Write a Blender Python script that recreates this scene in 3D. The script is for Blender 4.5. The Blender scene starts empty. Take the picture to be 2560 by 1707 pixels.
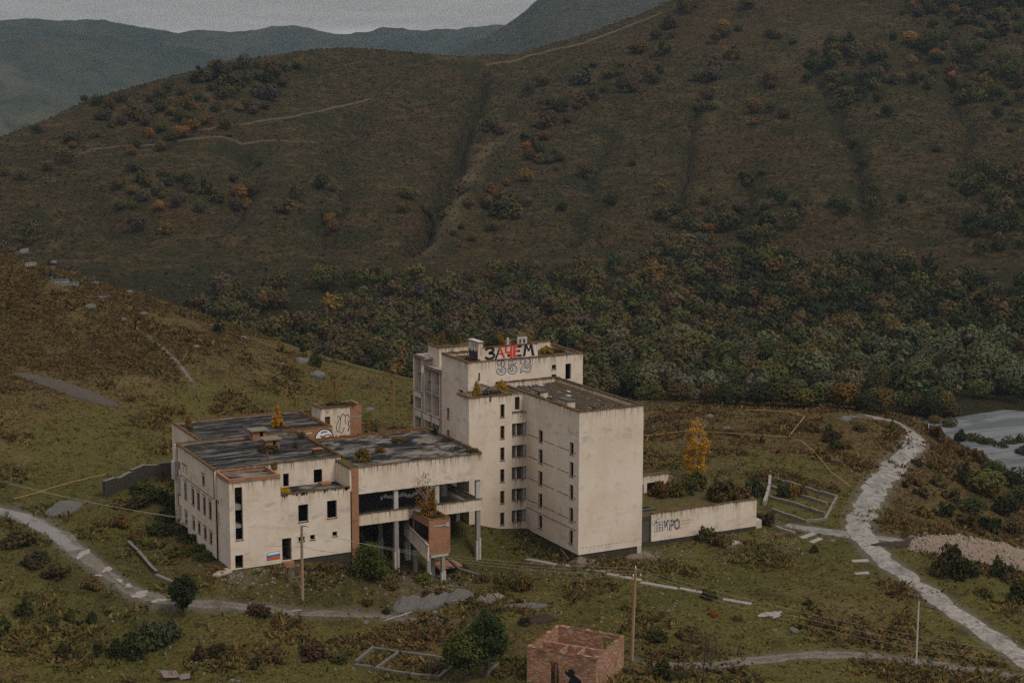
import bpy, math, random
import numpy as np
from mathutils import Matrix, Vector

random.seed(7)
RNG = np.random.default_rng(11)
scene = bpy.context.scene
COL = scene.collection

# ------------------------------------------------------------------ camera
# World frame: X runs along the hotel's front walls, Y goes back into the valley, Z is up;
# the origin is the foot of the front corner of the windowless hotel gable.
F_PX, CX, CY = 4000.0, 1280.0, 853.5
_p, _r, _y = math.radians(8.874), math.radians(0.148), math.radians(27.615)
_fw = np.array([0, math.cos(_p), -math.sin(_p)])
_up = np.array([0, math.sin(_p), math.cos(_p)])
_rt = np.array([1.0, 0, 0])
_rt, _up = _rt * math.cos(_r) + _up * math.sin(_r), _up * math.cos(_r) - _rt * math.sin(_r)
_M = np.array([[math.cos(_y), math.sin(_y), 0], [-math.sin(_y), math.cos(_y), 0], [0, 0, 1.0]])
FW, UP, RT = _M @ _fw, _M @ _up, _M @ _rt
def sight(x, y):
    return FW + RT * (x - CX) / F_PX - UP * (y - CY) / F_PX
CAM = -sight(1445.4, 1387.0) * 225.0
cam_data = bpy.data.cameras.new("camera")
cam_data.sensor_width = 36.0
cam_data.lens = F_PX / 2560 * 36.0
cam_data.clip_start = 1.0
cam_data.clip_end = 60000.0
cam = bpy.data.objects.new("camera", cam_data)
COL.objects.link(cam)
cam.matrix_world = Matrix(((RT[0], UP[0], -FW[0], CAM[0]), (RT[1], UP[1], -FW[1], CAM[1]),
                           (RT[2], UP[2], -FW[2], CAM[2]), (0, 0, 0, 1)))
scene.camera = cam

# ------------------------------------------------------------------ light
SUN_EL, SUN_DIR = math.radians(52), (-FW * 0.75 + RT * 0.75)
SUN_AZ = math.atan2(SUN_DIR[0], SUN_DIR[1])
world = bpy.data.worlds.new("World")
scene.world = world
world.use_nodes = True
wn, wl = world.node_tree.nodes, world.node_tree.links
wn.clear()
w_out = wn.new("ShaderNodeOutputWorld")
w_bg = wn.new("ShaderNodeBackground")
w_sky = wn.new("ShaderNodeTexSky")
w_sky.sky_type = 'NISHITA'
w_sky.sun_disc = False
w_sky.sun_elevation = SUN_EL
w_sky.sun_rotation = SUN_AZ
w_tc = wn.new("ShaderNodeTexCoord")
w_sep = wn.new("ShaderNodeSeparateXYZ")
wl.new(w_tc.outputs["Generated"], w_sep.inputs[0])
w_cl = wn.new("ShaderNodeMath"); w_cl.operation = 'MAXIMUM'; w_cl.inputs[1].default_value = 0.0
wl.new(w_sep.outputs["Z"], w_cl.inputs[0])
w_grad = wn.new("ShaderNodeMath"); w_grad.operation = 'MULTIPLY_ADD'      # overcast sky: brighter towards the zenith
w_grad.inputs[1].default_value = 3.0; w_grad.inputs[2].default_value = 2.4
wl.new(w_cl.outputs[0], w_grad.inputs[0])
w_noise = wn.new("ShaderNodeTexNoise")
w_noise.inputs["Scale"].default_value = 11.0; w_noise.inputs["Detail"].default_value = 5.0
w_map = wn.new("ShaderNodeMapping"); w_map.inputs["Scale"].default_value = (1, 1, 3.5)
wl.new(w_tc.outputs["Generated"], w_map.inputs[0]); wl.new(w_map.outputs[0], w_noise.inputs["Vector"])
w_nr = wn.new("ShaderNodeMapRange"); w_nr.inputs["From Min"].default_value = 0.32; w_nr.inputs["From Max"].default_value = 0.68; w_nr.inputs["To Min"].default_value = 0.66; w_nr.inputs["To Max"].default_value = 1.34
wl.new(w_noise.outputs["Fac"], w_nr.inputs["Value"])
w_m2 = wn.new("ShaderNodeMath"); w_m2.operation = 'MULTIPLY'
wl.new(w_grad.outputs[0], w_m2.inputs[0]); wl.new(w_nr.outputs[0], w_m2.inputs[1])
w_col = wn.new("ShaderNodeVectorMath"); w_col.operation = 'SCALE'
w_col.inputs[0].default_value = (1.0, 0.975, 0.965)
wl.new(w_m2.outputs[0], w_col.inputs["Scale"])
w_mix = wn.new("ShaderNodeMix"); w_mix.data_type = 'RGBA'
w_mix.inputs["Factor"].default_value = 0.88
wl.new(w_sky.outputs[0], w_mix.inputs["A"]); wl.new(w_col.outputs[0], w_mix.inputs["B"])
wl.new(w_mix.outputs["Result"], w_bg.inputs["Color"])
w_bg.inputs["Strength"].default_value = 0.125
wl.new(w_bg.outputs[0], w_out.inputs["Surface"])

sun_data = bpy.data.lights.new("sun", 'SUN')
sun_data.energy = 1.5
sun_data.angle = math.radians(18)
sun_data.color = (1.0, 0.93, 0.84)
sun = bpy.data.objects.new("sun", sun_data)
COL.objects.link(sun)
_sd = Vector((math.sin(SUN_AZ) * math.cos(SUN_EL), math.cos(SUN_AZ) * math.cos(SUN_EL), math.sin(SUN_EL)))
sun.rotation_euler = _sd.to_track_quat('Z', 'Y').to_euler()
sun.location = (0, -60, 120)

vs = scene.view_settings
vs.view_transform = 'Standard'; vs.look = 'None'; vs.exposure = 0.20; vs.gamma = 1.0; vs.use_curve_mapping = False
scene.cycles.max_bounces = 7
scene.cycles.diffuse_bounces = 3
scene.cycles.volume_bounces = 5
scene.cycles.transparent_max_bounces = 6
scene.cycles.use_denoising = False
scene.cycles.sample_clamp_indirect = 1.5

# ------------------------------------------------------------------ noise, terrain
def _hash(ix, iy, s):
    h = (ix.astype(np.int64) * 374761393 + iy.astype(np.int64) * 668265263 + s * 974711) & 0x7fffffff
    h = ((h ^ (h >> 13)) * 1274126177) & 0x7fffffff
    h = h ^ (h >> 16)
    return (h & 0xffff) / 65535.0
def vnoise(x, y, s=0):
    x = np.asarray(x, float); y = np.asarray(y, float)
    ix, iy = np.floor(x), np.floor(y)
    fx, fy = x - ix, y - iy
    fx = fx * fx * (3 - 2 * fx); fy = fy * fy * (3 - 2 * fy)
    a, b = _hash(ix, iy, s), _hash(ix + 1, iy, s)
    c, d = _hash(ix, iy + 1, s), _hash(ix + 1, iy + 1, s)
    return (a + (b - a) * fx) * (1 - fy) + (c + (d - c) * fx) * fy
def fbm(x, y, oct=4, s=0):
    t, a, n = 0, 0.5, 0
    for k in range(oct):
        t = t + a * (vnoise(x, y, s + k * 17) - 0.5); n += a
        a *= 0.5; x = x * 2.03 + 7.1; y = y * 2.03 + 3.7
    return t / n                                     # about -0.5 .. 0.5
def az_r(X, Y):
    dx, dy = X - CAM[0], Y - CAM[1]
    return np.arctan2(dx, dy), np.hypot(dx, dy)
def az_of(x, y=700):
    d = sight(x, y)
    return math.atan2(d[0], d[1])
def at_z(x, y, z):
    d = sight(x, y); return CAM + d * (z - CAM[2]) / d[2]
def at_r(x, y, r):
    d = sight(x, y); return CAM + d * r / math.hypot(d[0], d[1])
def polar(x, r):
    a = az_of(x); return CAM[0] + r * math.sin(a), CAM[1] + r * math.cos(a)

_ctrl = []
def _c(x, y, z):
    p = at_z(x, y, z); _ctrl.append((p[0], p[1], z))
for q in [(0,1707,-2.5),(500,1707,-4),(1000,1707,-4.8),(1450,1690,-4.5),(1900,1707,-5),(2560,1707,-5.5),
          (0,1560,-.5),(330,1500,-.6),(757,1500,-2.2),(1100,1520,-3.2),(1580,1650,-4.2),(1500,1480,-2.6),(1850,1480,-2.4),(2290,1660,-5),(2560,1560,-5),
          (120,1290,3.2),(260,1400,1.6),(400,1490,.0),(0,1400,2.0),
          (1650,1330,-1.6),(1900,1350,-1.8),(2130,1335,-1.2),(2330,1460,-3.2),(2450,1520,-4),
          (1620,1390,-1.8),(1750,1170,-.6),(1900,1230,-.8),(2130,1200,-.6),(2250,1100,-.2),(2190,1045,.2),(1640,1012,-.6),(1900,1025,-.2),(2080,1030,.3),
          (1700,1080,-.3),(2000,1100,0),
          (2320,1160,-3.5),(2420,1180,-10),(2560,1200,-15),(2560,1330,-9),(2400,1300,-4.5),(2560,1430,-5.5),(2330,1330,-1.8),(2300,1050,-4),(2330,1110,-3.5),
          (0,1170,5.5),(0,1000,11.5),(0,800,18),(0,640,25.5),(250,1000,9),(250,820,16),(330,745,19),(490,820,14.5),(653,868,10.5),(762,905,8),(870,940,5.5),(980,955,3.8),
          (450,1010,7),(330,1120,5),(420,1190,3.0),(700,1000,5),(900,1010,4),(950,1050,3.2),(560,940,9.5)]:
    _c(*q)
for q in [(0,-.8,-.7),(10.6,-.6,-1.5),(5,-1,-1.1),(-2.4,15,.0),(-6,15,.7),(-9.5,14.6,1.9),(0,15.4,0),(-10.3,10.6,-2.7),(-23,10.6,-2.0),(-20.8,5,-2.2),(-28,9.6,-.9),(-33,9.4,.5),(-40,9.3,1.0),
          (-47.5,9.2,1.2),(-48.2,16,1.4),(-48.2,25,1.7),(-48.3,34,2.2),(-49,40,4.5),(-20,20,-1.5),(-20,33,2.5),(-12,32,2.4),(-10,22,2.2),(5,45,1.5),(-25,52,4),(-40,52,5.5),(12,20,-.6),(18,6,-1.6),(28,4,-1.7),(35,4,-1.5),
          (-8,2,-2.2),(4,-8,-2.0)]:
    _ctrl.append(q)
for x, r, z in [(-200,460,10),(0,450,6),(300,430,2),(550,425,-4),(800,420,-9),(1000,400,-10),(1300,395,-12),(1640,372,-9),(1640,430,-19),(1900,372,-8),(1900,430,-19),(2150,362,-9),(2190,430,-19.5),(2400,430,-20.5),(2600,430,-20.5),(2400,372,-20),(2600,360,-20),(2800,400,-20),(2900,300,-17),
                (-300,400,28),(-300,300,15),(-300,220,3),(-300,160,-1),(2900,230,-8),(2900,160,-6),(1280,120,1),(0,120,2),(2560,120,0),(-400,120,3),(3000,120,2),(-350,345,24)]:
    X, Y = polar(x, r); _ctrl.append((X, Y, z))
_ctrl = np.array(_ctrl)
_S = 100.0
def _tps(d2):
    return 0.5 * d2 * np.log(d2 + 1e-9)
_P = (_ctrl[:, :2] - CAM[:2]) / _S
_n = len(_P)
_K = _tps(((_P[:, None] - _P[None]) ** 2).sum(-1)) + 0.0006 * np.eye(_n)
_A = np.zeros((_n + 3, _n + 3)); _A[:_n, :_n] = _K
_A[:_n, _n] = 1; _A[:_n, _n + 1:_n + 3] = _P; _A[_n, :_n] = 1; _A[_n + 1:, :_n] = _P.T
_W = np.linalg.solve(_A, np.concatenate([_ctrl[:, 2], [0, 0, 0]]))
def ground_base(X, Y):
    X = np.asarray(X, float); Y = np.asarray(Y, float)
    sh = X.shape; X = X.ravel(); Y = Y.ravel()
    out = np.empty(len(X))
    for i in range(0, len(X), 20000):
        q = np.stack([X[i:i + 20000], Y[i:i + 20000]], -1); q = (q - CAM[:2]) / _S
        d2 = ((q[:, None] - _P[None]) ** 2).sum(-1)
        out[i:i + 20000] = _tps(d2) @ _W[:_n] + _W[_n] + q @ _W[_n + 1:]
    return out.reshape(sh)
# strips that were graded flat: roads and tracks (centre line in the world, half width)
ROADS = {}
def track(name, pts, z0=None):
    """pts: (x_px, y_px, half width in metres) seen on the ground"""
    out = []
    for x, y, w in pts:
        p = hit_base(x, y); out.append((p[0], p[1], w))
    ROADS[name] = np.array(out)
def hit_base(x, y, fn=None, t0=110, t1=480, n=750):
    fn = fn or ground_base
    d = sight(x, y); h = math.hypot(d[0], d[1])
    t = np.linspace(t0 / h, t1 / h, n)
    P = CAM[None] + d[None] * t[:, None]
    g = P[:, 2] - fn(P[:, 0], P[:, 1])
    k = np.argmax(g < 0)
    if g[k] >= 0: k = n - 1
    if k == 0: k = 1
    a = g[k - 1] / (g[k - 1] - g[k] + 1e-9)
    return P[k - 1] + (P[k] - P[k - 1]) * min(max(a, 0), 1)
def ground_z(X, Y):
    X = np.asarray(X, float); Y = np.asarray(Y, float)
    b = ground_base(X, Y)
    a, r = az_r(X, Y)
    rough = 0.55 * fbm(X / 14, Y / 14, 4, 3) + 0.30 * fbm(X / 3.2, Y / 3.2, 3, 9)
    hill = np.clip((r - 270) / 60, 0, 1)
    return b + rough * (1 + 0.8 * hill)

GA = (math.radians(-36) + _y, math.radians(36) + _y)
NA, NR = 760, 430
_rr = 100 + (470 - 100) * np.linspace(0, 1, NR) ** 1.0
_aa = np.linspace(GA[0], GA[1], NA)
_Agrid, _Rgrid = np.meshgrid(_aa, _rr, indexing='ij')
GX = CAM[0] + _Rgrid * np.sin(_Agrid); GY = CAM[1] + _Rgrid * np.cos(_Agrid)
GZ = ground_z(GX, GY)
def g_at(X, Y):
    """height of the built ground mesh (bilinear in its own grid)"""
    a, r = az_r(np.asarray(X, float), np.asarray(Y, float))
    i = np.clip((a - GA[0]) / (GA[1] - GA[0]) * (NA - 1), 0, NA - 1.001)
    j = np.clip((r - 100) / 370.0 * (NR - 1), 0, NR - 1.001)
    i0 = i.astype(int); j0 = j.astype(int); fi = i - i0; fj = j - j0
    return (GZ[i0, j0] * (1 - fi) * (1 - fj) + GZ[i0 + 1, j0] * fi * (1 - fj) + GZ[i0, j0 + 1] * (1 - fi) * fj + GZ[i0 + 1, j0 + 1] * fi * fj)
def G(x, y):
    """the point of the ground seen at a place of the photograph"""
    return hit_base(x, y, g_at)

# ------------------------------------------------------------------ mountain behind the valley (height by bearing and distance)
_ridge = np.array([(-900,560),(-500,520),(-200,440),(0,352),(164,283),(230,252),(383,207),(574,153),(700,135),(765,126),(842,118),(876,118),(965,122),(1144,140),(1290,134),(1450,86),(1603,27),(1661,0),(1750,-45),(1900,-110),(2200,-200),(2560,-280),(2900,-330),(3400,-360)], float)
_ridge_r = np.array([(-900,700),(0,800),(400,880),(860,960),(1150,960),(1450,1010),(1700,1060),(2100,1150),(2560,1250),(3400,1350)], float)
MA = (az_of(-900), az_of(3400)); MNA, MNR = 560, 300
MR = (405.0, 1750.0)
_cols = np.linspace(-900, 3400, MNA)
_ma = np.array([az_of(c) for c in _cols])
_mr = np.linspace(MR[0], MR[1], MNR)
MZ = np.zeros((MNA, MNR))
for i, c in enumerate(_cols):
    yr = np.interp(c, _ridge[:, 0], _ridge[:, 1]); rr = np.interp(c, _ridge_r[:, 0], _ridge_r[:, 1])
    rows = [(1010, 425), (900, 480), (760, 560), (640, 630)]
    rs, zs = [405.0], [-21.0]
    def zz(y, r):
        d = sight(c, y); return CAM[2] + d[2] * r / math.hypot(d[0], d[1])
    for y, r in rows:
        rs.append(r); zs.append(min(zz(y, r), {425: -20.5, 480: -17.0}.get(r, 99)))
    for fr in (.22, .45, .68, .86, .95, 1.0):
        y = 640 + (yr - 640) * fr; r = 630 + (rr - 630) * fr ** 1.08
        rs.append(r); zs.append(zz(y, r))
    zt = zs[-1]
    rs += [rr + 40, rr + 140, rr + 320, 2000]; zs += [zt - 1.5, zt - 25, zt - 80, zt - 140]
    MZ[i] = np.interp(_mr, rs, zs)
def _smooth(Z, n, ax):
    for _ in range(n):
        Z = np.pad(Z, [(1, 1) if k == ax else (0, 0) for k in (0, 1)], mode='edge')
        sl = lambda a, b: tuple(slice(a, b) if k == ax else slice(None) for k in (0, 1))
        Z = (Z[sl(0, -2)] + 2 * Z[sl(1, -1)] + Z[sl(2, None)]) / 4
    return Z
MZ = _smooth(MZ, 6, 1)
MZ = _smooth(MZ, 4, 0)
_MA, _MRg = np.meshgrid(_ma, _mr, indexing='ij')
MX = CAM[0] + _MRg * np.sin(_MA); MY = CAM[1] + _MRg * np.cos(_MA)
_rrc = np.interp(_cols, _ridge_r[:, 0], _ridge_r[:, 1])[:, None]
_mid = np.clip((_mr[None] - 560) / 120, 0, 1) * np.clip((_rrc - _mr[None]) / 110, 0.0, 1)     # slope, not the crest
MGUL = np.zeros_like(MZ); MTAN = np.zeros_like(MZ)
_colg = np.repeat(_cols[:, None], MNR, 1)
_fr = np.clip((_mr[None] - 630) / (_rrc - 630), 0, 1.2)
def gully(pts, width, depth):
    """pts: (column, share of the way up)"""
    global MZ, MGUL
    p = np.array(pts, float); o = np.argsort(p[:, 1]); p = p[o]
    xc = np.interp(_fr, p[:, 1], p[:, 0]) + 46 * fbm(_mr[None] / 45 + 0 * _fr, _fr * 3, 3, 5 + int(pts[0][0]))
    env = np.clip((_fr - p[0, 1]) / .08, 0, 1) * np.clip((p[-1, 1] - _fr) / .08, 0, 1)
    wob = 1 + 1.1 * fbm(MX / 22, MY / 22, 3, 15); g = (.35 * np.exp(-((_colg - xc) / (width * wob)) ** 2) + .65 * np.exp(-np.abs(_colg - xc) / (width * .45 * wob))) * env
    MZ = MZ - depth * g; MGUL = np.maximum(MGUL, g)
gully([(1010, 0), (1065, .12), (1140, .45), (1185, .72), (1210, .95)], 30, 13)
gully([(1100, 0), (1150, .2), (1230, .45), (1330, .62)], 40, -5)
gully([(1700, 0.1), (1720, .3), (1735, .5), (1760, .62)], 18, 5)
gully([(2180, .05), (2110, .3), (2060, .45), (1990, .6), (1950, .7)], 30, 7)
gully([(560, .1), (640, .35), (600, .6)], 46, 7)
gully([(300, .1), (250, .4)], 50, 7)
gully([(2420, .1), (2380, .4), (2300, .8)], 30, 5)
gully([(1420, .0), (1470, .3), (1540, .6)], 40, 5)
gully([(800, .0), (850, .3), (900, .7)], 46, 5)
gully([(1880, .0), (1860, .3)], 36, 6)
MZ = MZ + _mid * (15 * fbm(MX / 130, MY / 130, 4, 21) + 5.0 * fbm(MX / 28, MY / 28, 3, 33)) + 0.9 * fbm(MX / 8, MY / 8, 3, 40)
MZ = MZ + (1 - _mid) * 0.8 * fbm(MX / 30, MY / 30, 3, 50)
def tan_flank(pts, width, s):
    global MTAN
    p = np.array(pts, float); p = p[np.argsort(p[:, 1])]; xc = np.interp(_fr, p[:, 1], p[:, 0]); env = np.clip((_fr - p[0, 1]) / .06, 0, 1) * np.clip((p[-1, 1] - _fr) / .1, 0, 1)
    n = fbm(MX / 14, MY / 14, 3, 77); MTAN = np.maximum(MTAN, s * np.clip(np.exp(-((_colg - xc) / (width * (1 + n))) ** 2) * (1.1 + 1.6 * n), 0, 1) * env)
tan_flank([(1052, .0), (1100, .12), (1165, .32), (1215, .50), (1290, .62)], 34, .9)
tan_flank([(1760, .35), (1790, .6)], 22, .4); tan_flank([(1960, .55), (2040, .75)], 40, .45); tan_flank([(450, .72), (700, .93)], 60, .35)
def m_at(X, Y):
    a, r = az_r(np.asarray(X, float), np.asarray(Y, float))
    i = np.clip(np.interp(a, _ma, np.arange(MNA)), 0, MNA - 1.001); j = np.clip((r - MR[0]) / (MR[1] - MR[0]) * (MNR - 1), 0, MNR - 1.001)
    i0 = i.astype(int); j0 = j.astype(int); fi = i - i0; fj = j - j0
    return (MZ[i0, j0] * (1 - fi) * (1 - fj) + MZ[i0 + 1, j0] * fi * (1 - fj) + MZ[i0, j0 + 1] * (1 - fi) * fj + MZ[i0 + 1, j0 + 1] * fi * fj)
def H(x, y):
    return hit_base(x, y, m_at, 406, 1700, 1300)

# ------------------------------------------------------------------ materials
class Mat:
    def __init__(self, name, rough=0.9, spec=0.2):
        self.m = bpy.data.materials.new(name); self.m.use_nodes = True
        self.n, self.l = self.m.node_tree.nodes, self.m.node_tree.links
        self.b = self.n["Principled BSDF"]
        self.b.inputs["Roughness"].default_value = rough
        self.b.inputs["Specular IOR Level"].default_value = spec
        self._pos = None
    def link(self, a, b):
        self.l.new(a, b)
    def put(self, sock, v):
        if isinstance(v, bpy.types.NodeSocket): self.l.new(v, sock)
        elif isinstance(v, (tuple, list)): sock.default_value = tuple(v) + ((1.0,) if len(v) == 3 and len(sock.default_value) == 4 else ())
        else: sock.default_value = v
    def pos(self, scale=(1, 1, 1), kind='pos'):
        if kind == 'pos':
            s = self.n.new("ShaderNodeNewGeometry").outputs["Position"]
        elif kind == 'uv':
            s = self.n.new("ShaderNodeUVMap").outputs["UV"]
        else:
            s = self.n.new("ShaderNodeTexCoord").outputs["Object"]
        mp = self.n.new("ShaderNodeMapping"); self.l.new(s, mp.inputs[0]); mp.inputs["Scale"].default_value = scale
        return mp.outputs[0]
    def noise(self, scale, detail=4, vec=None, rough=0.55, dist=0.0):
        t = self.n.new("ShaderNodeTexNoise"); t.inputs["Scale"].default_value = scale
        t.inputs["Detail"].default_value = detail; t.inputs["Roughness"].default_value = rough; t.inputs["Distortion"].default_value = dist
        self.l.new(vec if vec is not None else self.pos(), t.inputs["Vector"])
        return t.outputs["Fac"]
    def ramp(self, fac, a, b, lo=0.0, hi=1.0, smooth=True):
        r = self.n.new("ShaderNodeMapRange"); r.interpolation_type = 'SMOOTHSTEP' if smooth else 'LINEAR'
        self.put(r.inputs["Value"], fac); r.inputs["From Min"].default_value = a; r.inputs["From Max"].default_value = b
        r.inputs["To Min"].default_value = lo; r.inputs["To Max"].default_value = hi
        return r.outputs[0]
    def mix(self, fac, a, b, mode='MIX'):
        x = self.n.new("ShaderNodeMix"); x.data_type = 'RGBA'; x.blend_type = mode
        self.put(x.inputs["Factor"], fac); self.put(x.inputs["A"], a); self.put(x.inputs["B"], b)
        return x.outputs["Result"]
    def math(self, op, a, b=0.0):
        x = self.n.new("ShaderNodeMath"); x.operation = op; self.put(x.inputs[0], a); self.put(x.inputs[1], b)
        return x.outputs[0]
    def attr(self, name, out="Fac"):
        a = self.n.new("ShaderNodeAttribute"); a.attribute_name = name
        return a.outputs[out]
    def color(self, c):
        self.put(self.b.inputs["Base Color"], c)
    def bump(self, h, strength=0.4, dist=0.1):
        b = self.n.new("ShaderNodeBump"); b.inputs["Strength"].default_value = strength; b.inputs["Distance"].default_value = dist
        self.l.new(h, b.inputs["Height"]); self.l.new(b.outputs[0], self.b.inputs["Normal"])
    def rough(self, v):
        self.put(self.b.inputs["Roughness"], v)

MATS = {}
def plain(name, c, rough=0.9, var=0.25, scale=3.0, spec=0.2, metal=0.0):
    if name in MATS: return MATS[name]
    m = Mat(name, rough, spec)
    n = m.noise(scale, 5)
    m.color(m.mix(n, tuple(v * (1 - var) for v in c), tuple(min(1, v * (1 + var)) for v in c)))
    m.b.inputs["Metallic"].default_value = metal
    m.bump(n, 0.25, 0.03)
    MATS[name] = m.m
    return m.m

# whitewashed plaster: ochre mottling, grey mould, dark runs below the roof edge
m = Mat("plaster", 0.92, 0.12)
big = m.noise(0.16, 5, rough=0.6); mid = m.noise(0.9, 6); fine = m.noise(11, 3)
runs = m.noise(1.0, 5, m.pos((1.7, 1.7, 0.10)), 0.62)
runs2 = m.noise(1.0, 4, m.pos((5.5, 5.5, 0.16)), 0.6)
dt = m.attr("dtop")
c = m.mix(m.ramp(big, .38, .68), (.695, .583, .473), (.61, .49, .366))
c = m.mix(m.ramp(mid, .52, .78, 0, .55), c, (.43, .335, .24))
c = m.mix(m.ramp(m.noise(0.33, 6, m.pos((1, 1, 1.6))), .56, .72, 0, .55), c, (.42, .385, .35))
band = m.math('MULTIPLY', m.ramp(dt, 2.2, 3.2, 0, 1), m.ramp(dt, 3.6, 5.2, 1, 0))
c = m.mix(m.math('MULTIPLY', band, m.ramp(m.noise(.55, 6, m.pos((1, 1, 2.2)), .7), .50, .64, 0, .6)), c, (.30, .285, .265))
near = m.ramp(dt, 0.0, 4.0, 1.0, 0.0)
c = m.mix(m.math('MULTIPLY', m.math('MULTIPLY', m.ramp(runs, .44, .68), near), .6), c, (.41, .30, .185))
near1 = m.ramp(dt, 0.0, 1.7, 1.0, 0.0)
c = m.mix(m.math('MULTIPLY', m.ramp(runs2, .50, .62), near1), c, (.16, .125, .09))
c = m.mix(m.math('MULTIPLY', m.ramp(m.math('ADD', dt, m.math('MULTIPLY', mid, -0.5)), -.25, .18, 1, 0), .85), c, (.085, .065, .045))
c = m.mix(m.ramp(runs, .62, .76, 0, .25), c, (.38, .31, .24))
c = m.mix(m.math('MULTIPLY', m.ramp(dt, .2, 1.6, 1, 0), m.ramp(m.noise(.8, 6, rough=.7), .64, .67)), c, (.27, .115, .055))
c = m.mix(m.ramp(m.noise(2.6, 6, rough=.72), .56, .70, 0, .45), c, (.40, .31, .215))
c = m.mix(m.ramp(fine, .3, .7, 0, .16), c, (.35, .30, .25))
m.color(c); m.bump(m.math('ADD', m.math('MULTIPLY', fine, .5), mid), .35, .03)
PLASTER = m.m

m = Mat("brick", 0.92, 0.12)
bt = m.n.new("ShaderNodeTexBrick")
m.l.new(m.pos((1, 1, 1), 'uv'), bt.inputs["Vector"])
bt.inputs["Scale"].default_value = 1.0; bt.inputs["Brick Width"].default_value = 0.27; bt.inputs["Row Height"].default_value = 0.085
bt.inputs["Mortar Size"].default_value = 0.009; bt.inputs["Bias"].default_value = -0.25
bt.inputs["Color1"].default_value = (.36, .145, .060, 1); bt.inputs["Color2"].default_value = (.24, .092, .042, 1); bt.inputs["Mortar"].default_value = (.30, .25, .20, 1)
n1 = m.noise(0.7, 5); n2 = m.noise(5, 4)
c = m.mix(m.ramp(n1, .45, .75, 0, .6), bt.outputs["Color"], (.17, .095, .055))
c = m.mix(m.ramp(n2, .62, .8, 0, .5), c, (.36, .30, .25))
m.color(c); m.bump(bt.outputs["Fac"], .5, -.02)
BRICK = m.m

m = Mat("brick_patchy", 0.92, 0.12)       # ruin: many pale limey bricks between the red ones
bt = m.n.new("ShaderNodeTexBrick")
m.l.new(m.pos((1, 1, 1), 'uv'), bt.inputs["Vector"])
bt.inputs["Scale"].default_value = 1.0; bt.inputs["Brick Width"].default_value = 0.27; bt.inputs["Row Height"].default_value = 0.088
bt.inputs["Mortar Size"].default_value = 0.010; bt.inputs["Bias"].default_value = 0.0
bt.inputs["Color1"].default_value = (.44, .175, .070, 1); bt.inputs["Color2"].default_value = (.24, .09, .042, 1); bt.inputs["Mortar"].default_value = (.27, .22, .18, 1)
n1 = m.noise(1.0, 4, m.pos((1.3, 4.2, 1), 'uv'), .75); n2 = m.noise(0.6, 5)
c = m.mix(m.ramp(n1, .51, .58, 0, .85), bt.outputs["Color"], (.46, .37, .29))
c = m.mix(m.ramp(n2, .45, .68, 0, .55), c, (.13, .072, .042))
m.color(c); m.bump(bt.outputs["Fac"], .5, -.02)
BRICKP = m.m

# tar roofing: strips laid along the roof, pale worn patches, damp sheen
m = Mat("tar_roof", 0.9, 0.08)
st = m.noise(1.0, 6, m.pos((0.09, .55, 1)), .66, .5); st2 = m.noise(1.0, 6, m.pos((0.22, 1.25, 1)), .68); mm = m.noise(.35, 5)
c = m.mix(m.ramp(st, .42, .60), (.014, .013, .0125), (.140, .124, .108))
c = m.mix(m.ramp(st2, .44, .56, 0, .92), c, (.012, .012, .013))
c = m.mix(m.ramp(mm, .55, .74, 0, .6), c, (.16, .138, .112))
c = m.mix(m.ramp(m.noise(1.1, 6, rough=.7), .54, .66, 0, .8), c, (.085, .058, .028))
m.color(c); m.rough(m.ramp(mm, .28, .40, .45, .95)); m.bump(m.math('ADD', st2, st), .6, .06)
TAR = m.m
m = Mat("tar_roof_pale", 0.92, 0.08)
st = m.noise(1.0, 7, m.pos((0.28, .5, 1)), .68, 1.2); mm = m.noise(.22, 4)
c = m.mix(m.ramp(m.math('ADD', st, m.math('MULTIPLY', mm, .6)), .70, .95), (.014, .014, .015), (.19, .165, .138))
c = m.mix(m.ramp(m.noise(1.1, 5), .56, .72, 0, .7), c, (.075, .05, .025))
m.color(c); m.bump(st, .6, .06)
TARP = m.m

def moss_mat(name, a, b, d):
    m = Mat(name, 0.95, 0.1)
    n = m.noise(1.3, 6); k = m.noise(6, 4)
    c = m.mix(m.ramp(n, .35, .65), a, b); c = m.mix(m.ramp(k, .5, .7, 0, .8), c, d)
    m.color(c); m.bump(m.math('ADD', n, k), .8, .08)
    return m.m
MOSS = moss_mat("mossy_coping", (.17, .085, .03), (.085, .06, .035), (.04, .03, .02))
MOSSR = moss_mat("rusty_moss", (.175, .075, .028), (.13, .080, .028), (.05, .04, .025))
WEED = moss_mat("weedy_soil", (.10, .065, .02), (.05, .05, .02), (.15, .10, .04))
CONC = plain("concrete", (.26, .23, .20), .9, .3, 1.2)
CONCP = plain("pale_concrete", (.43, .39, .34), .9, .25, 1.5)
DCONC = plain("dark_concrete", (.085, .075, .066), .95, .5, .8)
STONE = plain("plinth_stone", (.048, .040, .030), .95, .6, 1.6)
INNER = plain("inner_wall_shade", (.05, .042, .035), .95, .5, .7)  # near-black colour puts the shade of the unlit rooms into walls and slabs
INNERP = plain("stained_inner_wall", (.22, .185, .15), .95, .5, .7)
STAIN = plain("dark_stain", (.055, .042, .03), .95, .4, 4)
RUST = plain("rust", (.16, .075, .03), .8, .5, 6)
WOOD = plain("weathered_wood", (.12, .058, .028), .85, .4, 5)
WOODP = plain("orange_pole_wood", (.27, .125, .04), .85, .35, 3)
GREY = plain("grey_metal", (.33, .32, .31), .6, .2, 3)
YPIPE = plain("yellow_gas_pipe", (.42, .27, .10), .6, .2, 2)
BLACKP = plain("black_paint", (.012, .013, .02), .7, .4, 5)
REDP = plain("red_paint", (.55, .055, .035), .7, .2, 4)
WHITEP = plain("white_paint", (.72, .70, .68), .8, .12, 4)
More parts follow.
